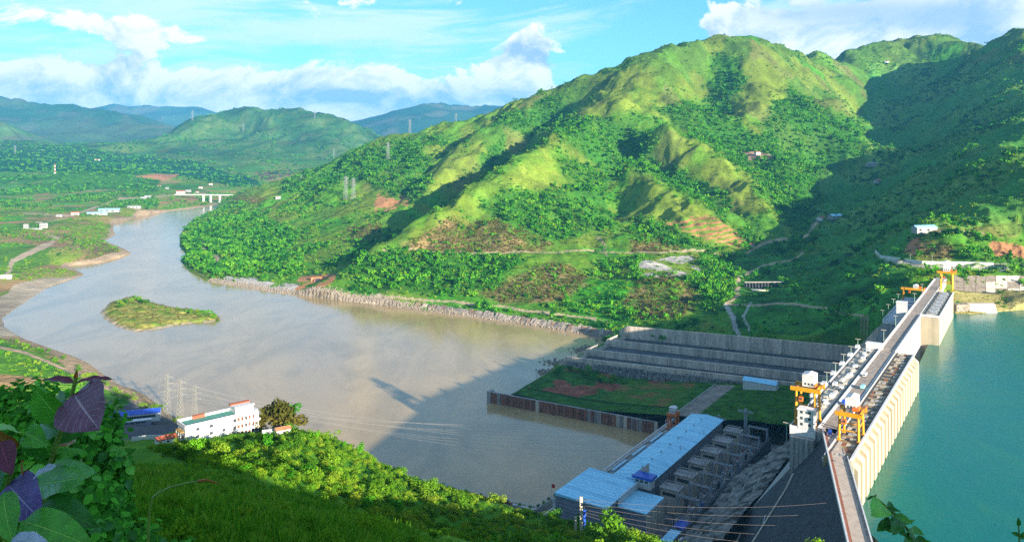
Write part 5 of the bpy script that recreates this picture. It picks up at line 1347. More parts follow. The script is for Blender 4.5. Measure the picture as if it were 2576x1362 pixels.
for (x, yb, yt, lab) in ((870, 503, 444, 'left of a pair of tall pylons on the hill shoulder'), (889, 503, 447, 'right of a pair of tall pylons on the hill shoulder'), (976, 404, 360, 'lone pylon on the left skyline ridge of the big hill')):
    p = pickA(x, yb); pylon(PYF, p, .3, lab, (yb - yt) / F * p[1] / 66.0, 'pylons on the far hills')
for (x, Yp, hh, lab) in ((1031, 3420, 62, 'faint pylon poking above the skyline left of the hill'), (1147, 3330, 40, 'small pylon on the skyline farther up the ridge'), (758, 3350, 30, 'short pylon on the lower left ridge'),):
    Xp = (x - CX) / F * Yp; pylon(PYF, (Xp, Yp, land_h(Xp, Yp, 'A')), .3, lab, hh / 66.0, 'pylons on the far hills')
for (x, y, hh, lab) in ((612, 332, 90, 'distant pylon on the middle green mountain'), (484, 305, 110, 'distant pylon on the left shoulder of the middle mountain'), (792, 300, 90, 'distant pylon near the top of the middle mountain'), (1060 - 220, 395, 70, 'distant pylon low on the middle mountain'), (38, 388, 70, 'distant pylon at the left edge of the plantation')):
    p = pickB(x, y, 3000); pylon(PYF, p, .3, lab, hh / 66.0, 'pylons on the far hills')
# red and white radio mast
p = pickB(138, 437, 2500)
t = thing('radio_mast', 'red and white radio mast standing before the dark plantation', 'mast', p)
for i in range(6): lattice(MB(), (0, 0, i * 10), (0, 0, i * 10 + 10), 7 - i * .7, 6.3 - i * .7, 3, .7).build('mast_section', M['white' if i % 2 == 0 else 'tile_red'], t)
# timber coloured line pole in front of the station
bx_, by_ = (1462 - CX) / F * 338, 338.0; bz = land_h(bx_, by_, 'D')
t = thing('power_pole', 'cream twin power pole rising from the bushes before the blue roof', 'power pole', (bx_, by_, bz))
MB().box(-.6, .6, -.5, .5, -1, 15.5).build('pole', M['conc'], t); MB().box(-2.9, -1.9, -.5, .5, -1, 7).build('pole', M['conc'], t); MB().box(1.0, 1.9, -.4, .4, -1, 10).build('pole', M['roof_blue_d'], t)
for z in (8, 11, 14): MB().box(-2.2, 2.4, -.2, .2, z, z + .35).build('cross_arm', M['steel_dark'], t)
# cables
def cable(p, q, sag, r, label, group, n=12):
    p, q = Vector(p), Vector(q); pts = []
    for i in range(n + 1):
        f = i / n; v = p.lerp(q, f); v.z -= sag * 4 * f * (1 - f); pts.append(v - p)
    o = MB().tube([tuple(v) for v in pts], r, 3).build('power_line', M['wire_dark' if 'dark' in label else 'cable'], None, tuple(p)); return tag(o, label, 'cable', group)
k = 0
for (X0, Y0, z0) in near_py:
    for j, dz in enumerate((-4, -10, -16)):
        a, d = 72 + k * 15, 150; e = dw(a, d, 154 + (k % 3) * 2); cable((X0 + 3, Y0, z0 + dz), e, 16, .055, 'thin pale power line sagging over the river to the powerhouse', 'power lines over the river'); k += 1
for k in range(6):
    cable((bx_ + (k % 3) - 1, by_, bz + 14.5 - k * 1.3), (150, 372, bz - 2 - k * 5.0), 3 + k * .3, .045, 'dark power line crossing in front of the station', 'power lines at the pole')

# ------------------------------------------------------------------ houses and sheds of the valley
for i, (x, y, lx, ly, h, wm_, rm_, lab) in enumerate([
    (275, 533, 90, 28, 9, 'house', 'roof_blue', 'long sky blue shed on the left bank'), (245, 541, 80, 18, 7, 'house', 'roof_blue', 'lower pale blue shed beside the long blue shed'),
    (189, 541, 32, 18, 9, 'house', 'tile_red', 'red and white house left of the blue sheds'), (338, 524, 60, 20, 8, 'house', 'house', 'white building right of the blue sheds'),
    (66, 574, 16, 14, 12, 'house', 'house', 'narrow white house in the left fields'), (110, 573, 26, 16, 13, 'house', 'house', 'tall white house beside a long white wall'),
    (90, 577, 46, 6, 3, 'house', 'house', 'low white shed between two white houses'), (372, 497, 34, 18, 8, 'house', 'house', 'white house on the road before the bridge'),
    (454, 486, 50, 24, 11, 'offwhite', 'tile_red', 'cream house at the bridge end'), (474, 483, 34, 18, 9, 'house', 'house', 'white house behind the bridge end'),
    (496, 485, 20, 14, 8, 'house', 'tile_red', 'red roofed house by the bridge'), (360, 500, 30, 16, 6, 'house', 'house', 'pale roadside shed left of the bridge'),
    (505, 474, 24, 14, 8, 'offwhite', 'tile_red', 'small house on the rise behind the bridge'), (530, 465, 24, 14, 7, 'offwhite', 'tile_red', 'pink roofed house on the slope behind the bridge'),
    (400, 470, 24, 14, 7, 'house', 'tile_red', 'house under the red soil patch'), (150, 545, 22, 14, 6, 'house', 'house', 'small hut on the left bank track'), (15, 700, 24, 10, 5, 'offwhite', 'offwhite', 'grey hut at the left edge above the sandbank'),
    (420, 475, 20, 12, 7, 'house', 'house', 'white house among the trees below the red patch'), (245, 404, 40, 20, 9, 'offwhite', 'tile_red', 'lone pink house high in the plantation')]):
    p = pickB(x, y, 1300); shed('house', lab, p, .25 + .1 * (i % 3), lx * .85, ly * .9, h * .85, wm_, rm_, .22, 'house', 3)
for i, (x, y, lx, ly, h, wm_, rm_, lab) in enumerate([
    (2195, 424, 40, 16, 8, 'house', 'house', 'pale shed high in the shaded side valley'), (2100, 550, 36, 16, 7, 'house', 'roof_blue', 'blue roofed house on the shaded valley floor'), (2065, 556, 22, 12, 6, 'offwhite', 'tile_red', 'red roofed house at the end of the valley track'),
    (2325, 584, 36, 14, 7, 'house', 'roof_blue', 'pale blue house above the right abutment'), (1888, 622, 14, 8, 5, 'house', 'tile_red', 'tiny red roofed hut where the tracks meet'), (2208, 462, 30, 14, 7, 'house', 'tile_red', 'red roofed house in the shaded meadows'),
    (700, 500, 18, 12, 7, 'house', 'house', 'white hut on the lower left hillside'), (1905, 389, 16, 10, 6, 'offwhite', 'tile_red', 'hut beside the pink soil patch'), (2232, 217 - 55, 36, 14, 7, 'offwhite', 'tile_red', 'red roofed house on the far saddle')]):
    p = pickA(x, y, 1150); shed('house', lab, p, .2 + .3 * (i % 3), lx, ly, h, wm_, rm_, .22, 'house', 2)

# ------------------------------------------------------------------ road bridge far downstream
bz_ = 160.0; bl = P(440, 489.5, 4000); brr = P(606, 491, 3960)
t = thing('road_bridge', 'pale concrete road bridge on tall piers far downstream', 'bridge', (bl[0], bl[1], 0), math.atan2(brr[1] - bl[1], brr[0] - bl[0]))
Lb = math.hypot(brr[0] - bl[0], brr[1] - bl[1])
MB().box(0, Lb, -5, 5, bz_ - 4, bz_ - 1).build('deck', M['conc'], t)
for s in (-5, 4.6): MB().box(0, Lb, s, s + .4, bz_ - 1, bz_ + .6).build('parapet', M['white'], t)
for x in (152, 190, 238): MB().box(x - 3.2, x + 3.2, -3.4, 3.4, 100, bz_ - 4).box(x - 4.4, x + 4.4, -4.4, 4.4, bz_ - 6, bz_ - 4).build('pier', M['offwhite'], t)

# ------------------------------------------------------------------ wooded sandbank in the river
ISL = [PZ(x, y, RIVER_Z)[:2] for x, y in [(250, 786), (262, 803), (290, 822), (335, 834), (385, 829), (450, 817), (520, 811), (562, 806), (556, 795), (520, 782), (470, 777), (430, 771), (390, 760), (340, 745), (310, 750), (272, 760)]]
ic = np.mean(np.array(ISL), 0)
def island():
    xs = np.linspace(min(p[0] for p in ISL) - 6, max(p[0] for p in ISL) + 6, 110); ys = np.linspace(min(p[1] for p in ISL) - 6, max(p[1] for p in ISL) + 6, 90)
    X, Y = np.meshgrid(xs, ys); i_ = inside(X, Y, ISL); d = dist_poly(X, Y, ISL + ISL[:1]); i_ = i_ & (d > 3.5 + fbm(X, Y, 14, 3, 44) * 6)
    n = fbm(X, Y, 26, 3, 2); n2 = fbm(X, Y, 8, 3, 3)
    Z = np.where(i_, RIVER_Z + .2 + np.minimum(d * .22, 4.6) * (1 + n * .5), RIVER_Z - d * .4)
    col = np.array((0.30, 0.27, 0.06)) * (1 + n2[..., None] * .6); col = col + (np.array((0.12, 0.22, 0.02)) - col) * np.clip(.15 + n * 1.4, 0, 1)[..., None]
    edge = d < 7 + n2 * 5; col[edge] = np.array((0.34, 0.27, 0.19)); o = grid_mesh('island', X, Y, Z, col, M['land_near'])
    tag(o, 'grassy yellow green island in the muddy river', kind='structure'); return xs, ys, Z
IX, IY, IZ = island()
def isl_h(x, y):
    j = np.clip(np.searchsorted(IX, x) - 1, 0, len(IX) - 2); i = np.clip(np.searchsorted(IY, y) - 1, 0, len(IY) - 2); return IZ[i, j]

# ------------------------------------------------------------------ works on the far bank
t = thing('counterfort_wall', 'short dark toothed retaining wall below the side valley', 'retaining wall', pickA(1876, 722), .05)
for i in range(12): MB().box(i * 5.2, i * 5.2 + 1.6, -1.5, 2.5, -3, 7.5).build('buttress', M['conc_dark'], t)
MB().box(-1, 62, 2.5, 3.5, -3, 7).build('wall', M['conc_grey'], t); MB().box(-2, 64, -2, 4, 7.5, 8.1).build('cap', M['conc'], t)
pp = pickA(1925, 731); t = thing('concrete_pad', 'pale concrete pad beneath the toothed wall', 'slab', pp, .05); MB().box(-22, 22, -6, 6, -2, .9).build('slab', M['offwhite'], t); MB().box(-22, -2, -7.5, -6.2, -2, 2.2).build('step', M['conc'], t)
# culverts where the shaded gully reaches the river
c0 = pickA(800, 705)
t = thing('culvert', 'orange earth cutting with two dark concrete culvert chutes', 'culvert', (c0[0], c0[1], c0[2]), 0.25)
for i in (0, 1):
    o = MB().add([(i * 11 - 9, -34, -11), (i * 11, -34, -11), (i * 11 + 4, 0, 3), (i * 11 - 5, 0, 3)], [(0, 1, 2, 3)]).build('chute', M['conc_dark'], t)
for i in (0, 1, 2): MB().bar((i * 11 - 10, -36, -11), (i * 11 - 6, 2, 4), 1.3, 4).build('chute_wall', M['soil_red'], t)
MB().box(-14, 22, -1, 3, -2, 5).build('head_wall', M['soil_red'], t)
# stone pitching and white road wall on the right abutment
rw = []
for x, y in [(2202, 638), (2215, 648), (2240, 656), (2280, 660), (2320, 663), (2360, 664), (2430, 666), (2500, 668)]: rw.append(pickA(x, y, 1010))
wall_run('road_wall', 'white parapet wall along the road above the right abutment', 'wall', rw, 3.6, .8, 'white', 0, 3)
def revet():
    t = thing('revetment', 'stone pitched slope with pale concrete panels above the reservoir', 'revetment', (610, 1010, 200))
    o = Vector((610, 1010, 200)); xs = [2398, 2425, 2455, 2480, 2505, 2535, 2565, 2600]; rows = [(692, 1048), (708, 1036), (724, 1024), (744, 1009)]
    for i in range(len(xs) - 1):
        for j in range(3):
            (ya, Ya), (yb, Yb) = rows[j], rows[j + 1]; g = .5
            v = [Vector(P(xs[i] + g, ya + g, Ya)) - o, Vector(P(xs[i + 1] - g, ya + g, Ya)) - o, Vector(P(xs[i + 1] - g, yb - g, Yb)) - o, Vector(P(xs[i] + g, yb - g, Yb)) - o]
            dn = Vector((0, 6, -6)); mt = 'rubble' if (i < 3) else ('conc' if (i + j) % 3 else 'rock_pale')
            MB().add([tuple(q) for q in v] + [tuple(q + dn) for q in v], [(3, 2, 1, 0), (0, 1, 5, 4), (1, 2, 6, 5), (2, 3, 7, 6), (3, 0, 4, 7)]).build('panel', M['rock_pale' if mt == 'rubble' else mt], t)
revet()
q = PZ(2405, 782, 202); t = thing('concrete_ramp', 'cream concrete block and ramp at the reservoir edge', 'ramp', (q[0], q[1], 198))
MB().box(0, 16, -1, 9, 0, 12).build('dark_block', M['rock'], t); MB().prism([(-2, 0), (9, 0), (9, 12), (4, 12)], 16.2, 48).build('ramp_slab', M['conc'], t)
for i in range(3): lamp(0, 0, 0, '%s lamp post along the road above the right abutment' % ORD[i], 'lamp posts on the abutment road', 1.0, tuple(Vector(pickA((2232, 2290, 2345)[i], (652, 660, 663)[i], 1010))))

# slabbed revetment along the far waterline
RVL = [Vector(PZ(x, y, RIVER_Z)[:2]) for x, y in RIVER_PX[12:20]]
rvt = thing('bank_revetment', 'weathered brown and white slab revetment along the far river bank', 'revetment', (RVL[0].x, RVL[0].y, RIVER_Z))
sm_ = [mat('slab_pale', (0.38, 0.31, 0.24), .9, .25, .3, .3), mat('slab_brown', (0.24, 0.165, 0.115), .95, .3, .3, .4), mat('slab_grey', (0.26, 0.22, 0.185), .95, .35, .3, .4)]
rng_ = random.Random(9)
for a, b in zip(RVL[:-1], RVL[1:]):
    d = b - a; L = d.length; d.normalize(); n = Vector((-d.y, d.x)); n = n if n.y > 0 else -n
    k = max(1, int(L / 7.5))
    for i in range(k):
        p0 = a + d * (i * L / k + rng_.uniform(.1, .6)); p1 = a + d * ((i + 1) * L / k - rng_.uniform(.1, .6)); w0, w1 = rng_.uniform(11, 16), rng_.uniform(11, 16); z1 = rng_.uniform(7.5, 10)
        o = Vector((RVL[0].x, RVL[0].y, RIVER_Z)); V = lambda p, w, z: tuple(Vector((p.x + n.x * w, p.y + n.y * w, RIVER_Z + z)) - o)
        zm = rng_.uniform(3, 5)
        MB().add([V(p0, -1.5, -.6), V(p1, -1.5, -.6), V(p1, w1 * .45, zm), V(p0, w0 * .45, zm), V(p1, w1, z1), V(p0, w0, z1), V(p0, w0, z1 - 6), V(p1, w1, z1 - 6)],
                 [(0, 1, 2, 3), (3, 2, 4, 5), (1, 7, 4, 2), (0, 3, 5, 6), (5, 4, 7, 6)]).build('slab', rng_.choice(sm_), rvt)

# near bank promenade: railing, clipped shrubs, flag
RP = [PZ(x, y, 123) for x, y in [(1400, 1236), (1372, 1256), (1345, 1275), (1290, 1262), (1230, 1248), (1150, 1228), (1070, 1210), (1010, 1192)]]
t = thing('railing', 'white and red railing along the riverside promenade', 'railing', (0, 0, 0))
for i, (a, b) in enumerate(zip(RP[:-1], RP[1:])):
    MB().bar((a[0], a[1], 124.2), (b[0], b[1], 124.2), .3, 4).build('rail', M['white'], t); MB().bar((a[0], a[1], 121.5), (b[0], b[1], 121.5), .9, 4).build('kerb', M['brick' if i > 2 else 'offwhite'], t)
fp = PZ(1388, 1250, 123)
t = thing('flag', 'small red flag on a thin pole by the river', 'flag', fp); MB().bar((0, 0, -2), (0, 0, 10.5), .12, 5).build('pole', M['steel_grey'], t)
fm = MB(); fm.add([(0.1, 0, 10.4), (.9, .3, 10.3), (1.8, -.2, 10.2), (2.5, .1, 10.2), (2.5, .1, 7.4), (1.8, -.2, 7.3), (.9, .3, 7.5), (.1, 0, 7.5)], [(0, 1, 6, 7), (1, 2, 5, 6), (2, 3, 4, 5)])
fm.build('cloth', mat('red_cloth', (0.62, 0.03, 0.03), 0.8, 0.05, 1.0), t)

# ================================================================== VEGETATION
far_crowns = [crown_mesh('far_crown_%d' % i, 54, 1.0, 1.0, 0.30, M['leaf'], 30 + i, 4) for i in range(5)]
farY_crowns = [crown_mesh('far_bush_%d' % i, 46, 1.0, 0.8, 0.32, M['leaf_y'], 60 + i, 4, .1) for i in range(4)]
scrub_crowns = [crown_mesh('scrub_%d' % i, 36, 1.0, 0.7, 0.33, M['scrub'], 80 + i, 4, .05) for i in range(3)]
M['tussock'] = leaf_mat('tussock_grass', [(0.060, 0.110, 0.014), (0.11, 0.19, 0.018), (0.17, 0.24, 0.026), (0.23, 0.24, 0.04)], .2)
c_grass = proto_collection('tussocks', [crown_mesh('tussock_%d' % i, 22, 1.0, .6, 0.34, M['tussock'], 180 + i, 3, .0) for i in range(4)])
c_far = proto_collection('far_trees', far_crowns); c_farY = proto_collection('far_bushes', farY_crowns); c_scrub = proto_collection('scrubs', scrub_crowns)
def sample(X, Y, Z, dens, n, mask):
    """n random cells, chosen by area x density"""
    nr, nc = X.shape
    dy = np.abs(np.gradient(Y, axis=0)); dx = np.abs(np.gradient(X, axis=1)); w = (dens * dx * dy * mask).ravel(); c = np.cumsum(w); tot = c[-1]
    i = np.searchsorted(c, RNG.uniform(0, tot, n)); r, k = np.minimum(i // nc, nr - 2), np.minimum(i % nc, nc - 2)
    fu, fv = RNG.uniform(0, 1, n), RNG.uniform(0, 1, n)
    x = X[r, k] * (1 - fu) + X[r, k + 1] * fu; y = Y[r, k] * (1 - fv) + Y[r + 1, k] * fv; x = x * y / Y[r, k]
    return x, y, r, k, tot
visA = (AY < 4700) & (AX / AY < 0.70) & (A_px > 430)
dn = A_dens.copy()
x, y, r, k, tot = sample(AX, AY, AZ, np.where(dn > .45, dn, 0), 25000, visA)
k_ = A_s(x, y) > 117.5; x, y = x[k_], y[k_]
scatter('forest', 'dense dark trees filling the gullies of the big hill', np.c_[x, y, A_s(x, y) - .5], RNG.uniform(2.4, 7.0, len(x)), c_far, 5)
mid = np.where(dn > .45, .42, np.clip(dn - .02, 0, 1))
x, y, r, k, tot = sample(AX, AY, AZ, mid, 70000, visA)
k_ = A_s(x, y) > 117.5; x, y = x[k_], y[k_]
scatter('hillside_bushes', 'bright bushes scattered over the grassy hillside', np.c_[x, y, A_s(x, y) - .4], RNG.uniform(.8, 3.5, len(x)), c_farY, 4)
x, y, r, k, tot = sample(AX, AY, AZ, mid, 7000, visA)
k_ = A_s(x, y) > 117.5; x, y = x[k_], y[k_]
scatter('hillside_trees', 'darker trees dotted over the hillside', np.c_[x, y, A_s(x, y) - .4], RNG.uniform(2.2, 5.0, len(x)), c_far, 5)
tuftg = np.where((dn < .45) & (AZ > 190), 1.0, 0)
x, y, r, k, tot = sample(AX, AY, AZ, tuftg, 60000, visA & (AY < 3700))
scatter('hill_grass', 'rough tussock grass over the open hillside', np.c_[x, y, A_s(x, y) - .25], RNG.uniform(.5, 1.25, len(x)), c_grass, 4)
brown = np.zeros(AX.shape)
for p in B_POLY: brown[inside(A_px, A_py, p)] = 1
x, y, r, k, tot = sample(AX, AY, AZ, brown, 6500, visA)
k_ = A_s(x, y) > 117; x, y = x[k_], y[k_]
scatter('dry_scrub', 'dry brown scrub patches on the lower hillside', np.c_[x, y, A_s(x, y) - .3], RNG.uniform(1.2, 2.8, len(x)), c_scrub, 3)
visB = (BX / BY > -0.70) & (BY > 680) & (BZ > 116) & ~((BY < 1100) & (B_px > 470))
x, y, r, k, tot = sample(BX, BY, BZ, np.where(B_dens > .02, B_dens, 0) * np.where(BY > 4200, .6, 1.0), 11000, visB)
k_ = B_s(x, y) > 116.5; x, y = x[k_], y[k_]
scatter('valley_trees', 'trees and hedges over the left bank fields', np.c_[x, y, B_s(x, y) - .4], RNG.uniform(2.0, 5.5, len(x)) * np.clip(y / 3000, .6, 1.8), c_far, 5)
x, y, r, k, tot = sample(BX, BY, BZ, np.where(B_dens > .02, 1.0, 0), 7000, visB & (BY < 4200))
k_ = B_s(x, y) > 116.5; x, y = x[k_], y[k_]
scatter('valley_bushes', 'light green bushes over the left bank', np.c_[x, y, B_s(x, y) - .4], RNG.uniform(1.2, 3.0, len(x)), c_farY, 4)
# rocks along the waterline
def rock_mesh(name, seed, material):
    r = random.Random(seed); bm_v = []; m = MB(); n = 6; rings = []
    for j, (z, s) in enumerate(((-.4, .9), (.15, 1.0), (.6, .55))): rings.append([(math.cos(a) * s * r.uniform(.7, 1.2), math.sin(a) * s * r.uniform(.7, 1.2), z + r.uniform(-.12, .12)) for a in [2 * math.pi * k / n for k in range(n)]])
    v = sum(rings, []) + [(0, 0, .75)]; f = []
    for j in range(2):
        for k in range(n): f.append((j * n + k, j * n + (k + 1) % n, (j + 1) * n + (k + 1) % n, (j + 1) * n + k))
    for k in range(n): f.append((2 * n + k, 2 * n + (k + 1) % n, 3 * n))
    return m.add(v, f).mesh(name, material)
c_rock = proto_collection('rocks', [rock_mesh('rock_%d' % i, i, M['rock'] if i % 2 else M['rock_pale']) for i in range(6)])
pts = []
line = [p for p, q in zip(RB_LINE, RIVER_PX) if q[0] > 560][4:]
line = [PZ(x, y, RIVER_Z)[:2] for x, y in RIVER_PX[10:20]]
seg = [(a, b, math.hypot(b[0] - a[0], b[1] - a[1])) for a, b in zip(line[:-1], line[1:])]
for a, b, Ls in seg:
    nx, ny = -(b[1] - a[1]) / Ls, (b[0] - a[0]) / Ls
    if ny < 0: nx, ny = -nx, -ny
    for _ in range(int(Ls * 3.2)):
        f = random.random(); o = abs(random.gauss(0, 9)) - 1.2 ; x, y = a[0] + (b[0] - a[0]) * f + nx * o, a[1] + (b[1] - a[1]) * f + ny * o
        pts.append((x, y, float(A_s(x, y)) if o > .5 else RIVER_Z + .1))
for (x0, y0) in [(1535, 852), (1470, 880), (1405, 912), (1380, 935)]:
    q = PZ(x0, y0, RIVER_Z)
    for _ in range(90): pts.append((q[0] + random.gauss(0, 9), q[1] + random.gauss(0, 9), RIVER_Z + random.uniform(-.2, 1.6)))
scatter('bank_rocks', 'broken rock and rubble along the far river bank', pts, RNG.uniform(.5, 1.9, len(pts)), c_rock, 6, None, None, .4)

# individual trees and bushes
near_b = [crown_mesh('near_bush_%d' % i, 430, 1.0, .85, .115, M['leaf_y'], 110 + i, 7, .12) for i in range(5)]
olive_b = crown_mesh('olive_crown', 900, 1.0, .95, .115, M['leaf_olive'], 150, 8, .15)
green_b = [crown_mesh('green_crown_%d' % i, 430, 1.0, 1.0, .115, M['leaf'], 130 + i, 6, .2) for i in range(3)]
trunks = [trunk_mesh('trunk_%d' % i, 1.0, .055, 7 + i) for i in range(3)]
def tree(pos, s, crown, label, group=None, name='tree', cat='tree', rz=None, sx=1.0):
    t = thing(name, label, cat, pos, random.uniform(0, 6.28) if rz is None else rz, group); t.scale = (s * sx * random.uniform(.9, 1.15), s * random.uniform(.9, 1.15), s * random.uniform(.85, 1.2))
    inst('trunk', random.choice(trunks), t); inst('crown', crown, t); return t
D_px, D_py = to_px(DX, np.maximum(DY, 1.0), DZ)
BELT = [(380, 1128), (455, 1118), (560, 1110), (650, 1092), (750, 1072), (830, 1082), (900, 1128), (960, 1172), (1050, 1212), (1250, 1270), (1400, 1312), (1640, 1364), (1700, 1420), (1300, 1440), (1120, 1372), (980, 1318), (850, 1272), (740, 1232), (620, 1190), (480, 1168)]
bm_ = inside(D_px, D_py, BELT) & (DY > 240)
dxx = np.gradient(DX, axis=1) * np.gradient(DY, axis=0); w = np.where(bm_, dxx, 0).ravel(); cum = np.cumsum(w)
placed = []
def belt_pt():
    i = int(np.searchsorted(cum, RNG.uniform(0, cum[-1]))); return DX.ravel()[i] + RNG.uniform(-1.5, 1.5), DY.ravel()[i] + RNG.uniform(-1.5, 1.5)
def belt_zone(x, y):
    px, py = to_px(x, y, land_h(x, y, 'D'))
    edge = 'on the slope crest ' if py < np.interp(px, [380, 750, 1050, 1640], [1140, 1110, 1245, 1380]) else 'lower on the slope '
    for lim, w in ((450, 'left of the white lodge'), (560, 'below the left half of the lodge'), (660, 'below the right half of the lodge'), (770, 'below the olive brown trees'), (900, 'just right of the olive brown trees'),
                   (1050, 'above the curve of the river bank'), (1200, 'above the riverside promenade'), (1350, 'above the bend of the promenade'), (1470, 'left of the twin power pole')):
        if px < lim: return edge + w
    return edge + 'in front of the powerhouse'
n_ind = 0
while n_ind < 285:
    x, y = belt_pt()
    if any((x - a) ** 2 + (y - b) ** 2 < 7.0 for a, b in placed[-400:]) : 
        if random.random() < .85: continue
    lx = (x + 162.6) * math.cos(math.radians(41.7)) + (y - 396) * math.sin(math.radians(41.7)); ly = -(x + 162.6) * math.sin(math.radians(41.7)) + (y - 396) * math.cos(math.radians(41.7))
    if -4 < lx < 42 and -4 < ly < 13: continue
    if -195 < x < -165 and 392 < y < 412: continue
    placed.append((x, y)); n_ind += 1
    g = random.random()
    s = random.choice((random.uniform(1.2, 2.2), random.uniform(2.0, 3.0), random.uniform(2.6, 4.0))) * (0.75 if -4 < lx < 45 and -16 < ly < 0 else 1.0)
    tree((x, y, land_h(x, y, 'D') - .3), s, random.choice(near_b) if g < .8 else random.choice(green_b), ('sunlit yellow green bush ' if g < .8 else 'deeper green bush ') + belt_zone(x, y), 'bushes along the slope edge', 'bush', 'bush')
pts = np.array([belt_pt() for _ in range(4200)]); pts = np.array([(x, y, land_h(x, y, 'D') - .4) for x, y in pts
       if not (-4 < (x + 162.6) * .7466 + (y - 396) * .6652 < 42 and -5 < -(x + 162.6) * .6652 + (y - 396) * .7466 < 13)])
c_nb = proto_collection('near_bushes', near_b)
scatter('undergrowth', 'low sunlit undergrowth between the bushes of the slope edge', pts, RNG.uniform(.8, 2.0, len(pts)), c_nb, 5)
# landmark trees
for (x, y, Yd, s, cr, lab) in [(690, 1048, 425, 8.2, olive_b, 'big olive brown tree at the right end of the lodge'), (722, 1060, 424, 7.0, olive_b, 'lower olive brown tree right of the biggest one'), (730, 1030, 436, 6.0, green_b[0], 'green tree behind the olive brown trees'),
                               (654, 1066, 422, 4.2, olive_b, 'small olive tree against the lodge wall'), (1536, 1334, 318, 6.2, near_b[2], 'round bright green tree in front of the powerhouse wall'), (1498, 1352, 318, 4.4, near_b[1], 'smaller bright tree left of the round one'),
                               (1640, 1362, 300, 3.4, near_b[3], 'bush peeking over the bottom edge by the blue store'), (2052, 1364, 285, 3.6, near_b[0], 'bush at the bottom edge under the dam wing')]:
    X = (x - CX) / F * Yd; zc = CAMZ - (y - HY) / F * Yd; zg = land_h(X, Yd, 'D'); tree((X, Yd, max(zg - .3, zc - s * 1.2)), s, cr, lab)
for i in range(14):
    a, d = 322 + random.uniform(-6, 32), 300 + i * 6.4; q = dw(a, d, fz(d) - .3); tree(q, random.uniform(3.0, 5.6), random.choice(green_b if i % 3 else near_b), ('dark' if i % 3 else 'bright') + ' leafy tree in the clump at the river end of the field', 'trees at the field end')
for i in range(26):
    a, d = random.uniform(222, 350), random.uniform(66, 160); q = dw(a, d, fz(d) - .3); tree(q, random.uniform(1.0, 2.4), random.choice(green_b), 'bush on the rough ground between yard and spillway', 'bushes on the rough ground', 'bush', 'bush')
# lone trees of the pale fields on the hill
lone = [(1645, 458), (1655, 466), (1700, 500), (1713, 482), (1660, 505), (1740, 520), (1610, 545), (1720, 345), (1800, 400), (1745, 368), (1880, 385), (1165, 455), (1130, 475), (1280, 562), (1165, 580), (1840, 300), (1770, 265), (1725, 140), (1992, 125), (1388, 222), (1440, 262), (1850, 620), (1500, 640), (1345, 610), (1680, 600), (2290, 132), (2420, 105), (2455, 112), (2500, 116), (2560, 104)]
for i, (x, y) in enumerate(lone):
    p = pickA(x, y, 1000) if y > 150 else None
    if p is None:
        Yd = 3250 if x < 2100 else 3700; X = (x - CX) / F * Yd; p = (X, Yd, land_h(X, Yd, 'A'))
    tree(p, random.uniform(4, 7.5), random.choice(green_b), 'lone dark tree in open grass ' + ('on the far right skyline' if x > 2200 else 'near the summit of the big hill' if y < 240 else 'on the left flank of the big hill' if x < 1450 else 'on the pale spur above the orange terraces' if y > 430 else 'on the upper right fields of the big hill'), 'lone trees on the hill')
for i in range(64):
    f = random.random(); x = random.choice((random.uniform(290, 380), random.uniform(470, 548), random.uniform(300, 548))); y = np.interp(x, [300, 340, 400, 556], [770, 752, 775, 796]) + random.uniform(-2, 9); q = PZ(x, y, RIVER_Z + 2)
    if not inside(np.array([q[0]]), np.array([q[1]]), ISL)[0]: continue
    tree((q[0], q[1], isl_h(q[0], q[1]) - .3), random.uniform(1.4, 4.4), random.choice(near_b + green_b), 'shrub on the ' + ('left tip' if x < 350 else 'right tip' if x > 480 else 'middle') + ' of the river island', 'shrubs on the island', 'shrub', 'shrub')
n_g = 1400; q = np.c_[RNG.uniform(IX[0], IX[-1], n_g), RNG.uniform(IY[0], IY[-1], n_g)]; q = q[inside(q[:, 0], q[:, 1], ISL) & (dist_poly(q[:, 0], q[:, 1], ISL + ISL[:1]) > 5)]
scatter('island_grass', 'rough yellow grass over the island', np.c_[q, [isl_h(a, b) for a, b in q]], RNG.uniform(.6, 1.5, len(q)), c_scrub, 3)
for i, ((xa, ya, _), (xb, yb, _)) in enumerate(zip(RP[:-1], RP[1:])):
    for f in (.25, .75):
        tree((xa + (xb - xa) * f + .6, ya + (yb - ya) * f - 1.0, 121.6), 1.5, random.choice(green_b), 'clipped round shrub beside the promenade railing', 'round shrubs along the promenade', 'shrub', 'shrub')
road_b = [(30, 862), (70, 876), (110, 893), (150, 912), (190, 934), (225, 950), (260, 972), (300, 1000), (330, 1012), (360, 1030), (395, 1040), (440, 1068)]
for i, (x, y) in enumerate(road_b):
    for j in range(3):
        p = pickB(x + random.uniform(-14, 14), y + random.uniform(-10, 2), 600)
        if p[2] < 116.5 or p[1] > 1200: continue
        tree(p, random.uniform(2.0, 4.0), random.choice(near_b), 'bright roadside bush, %s clump along the left bank road from the left edge' % ORD[i], 'bushes along the left bank road', 'bush', 'bush')

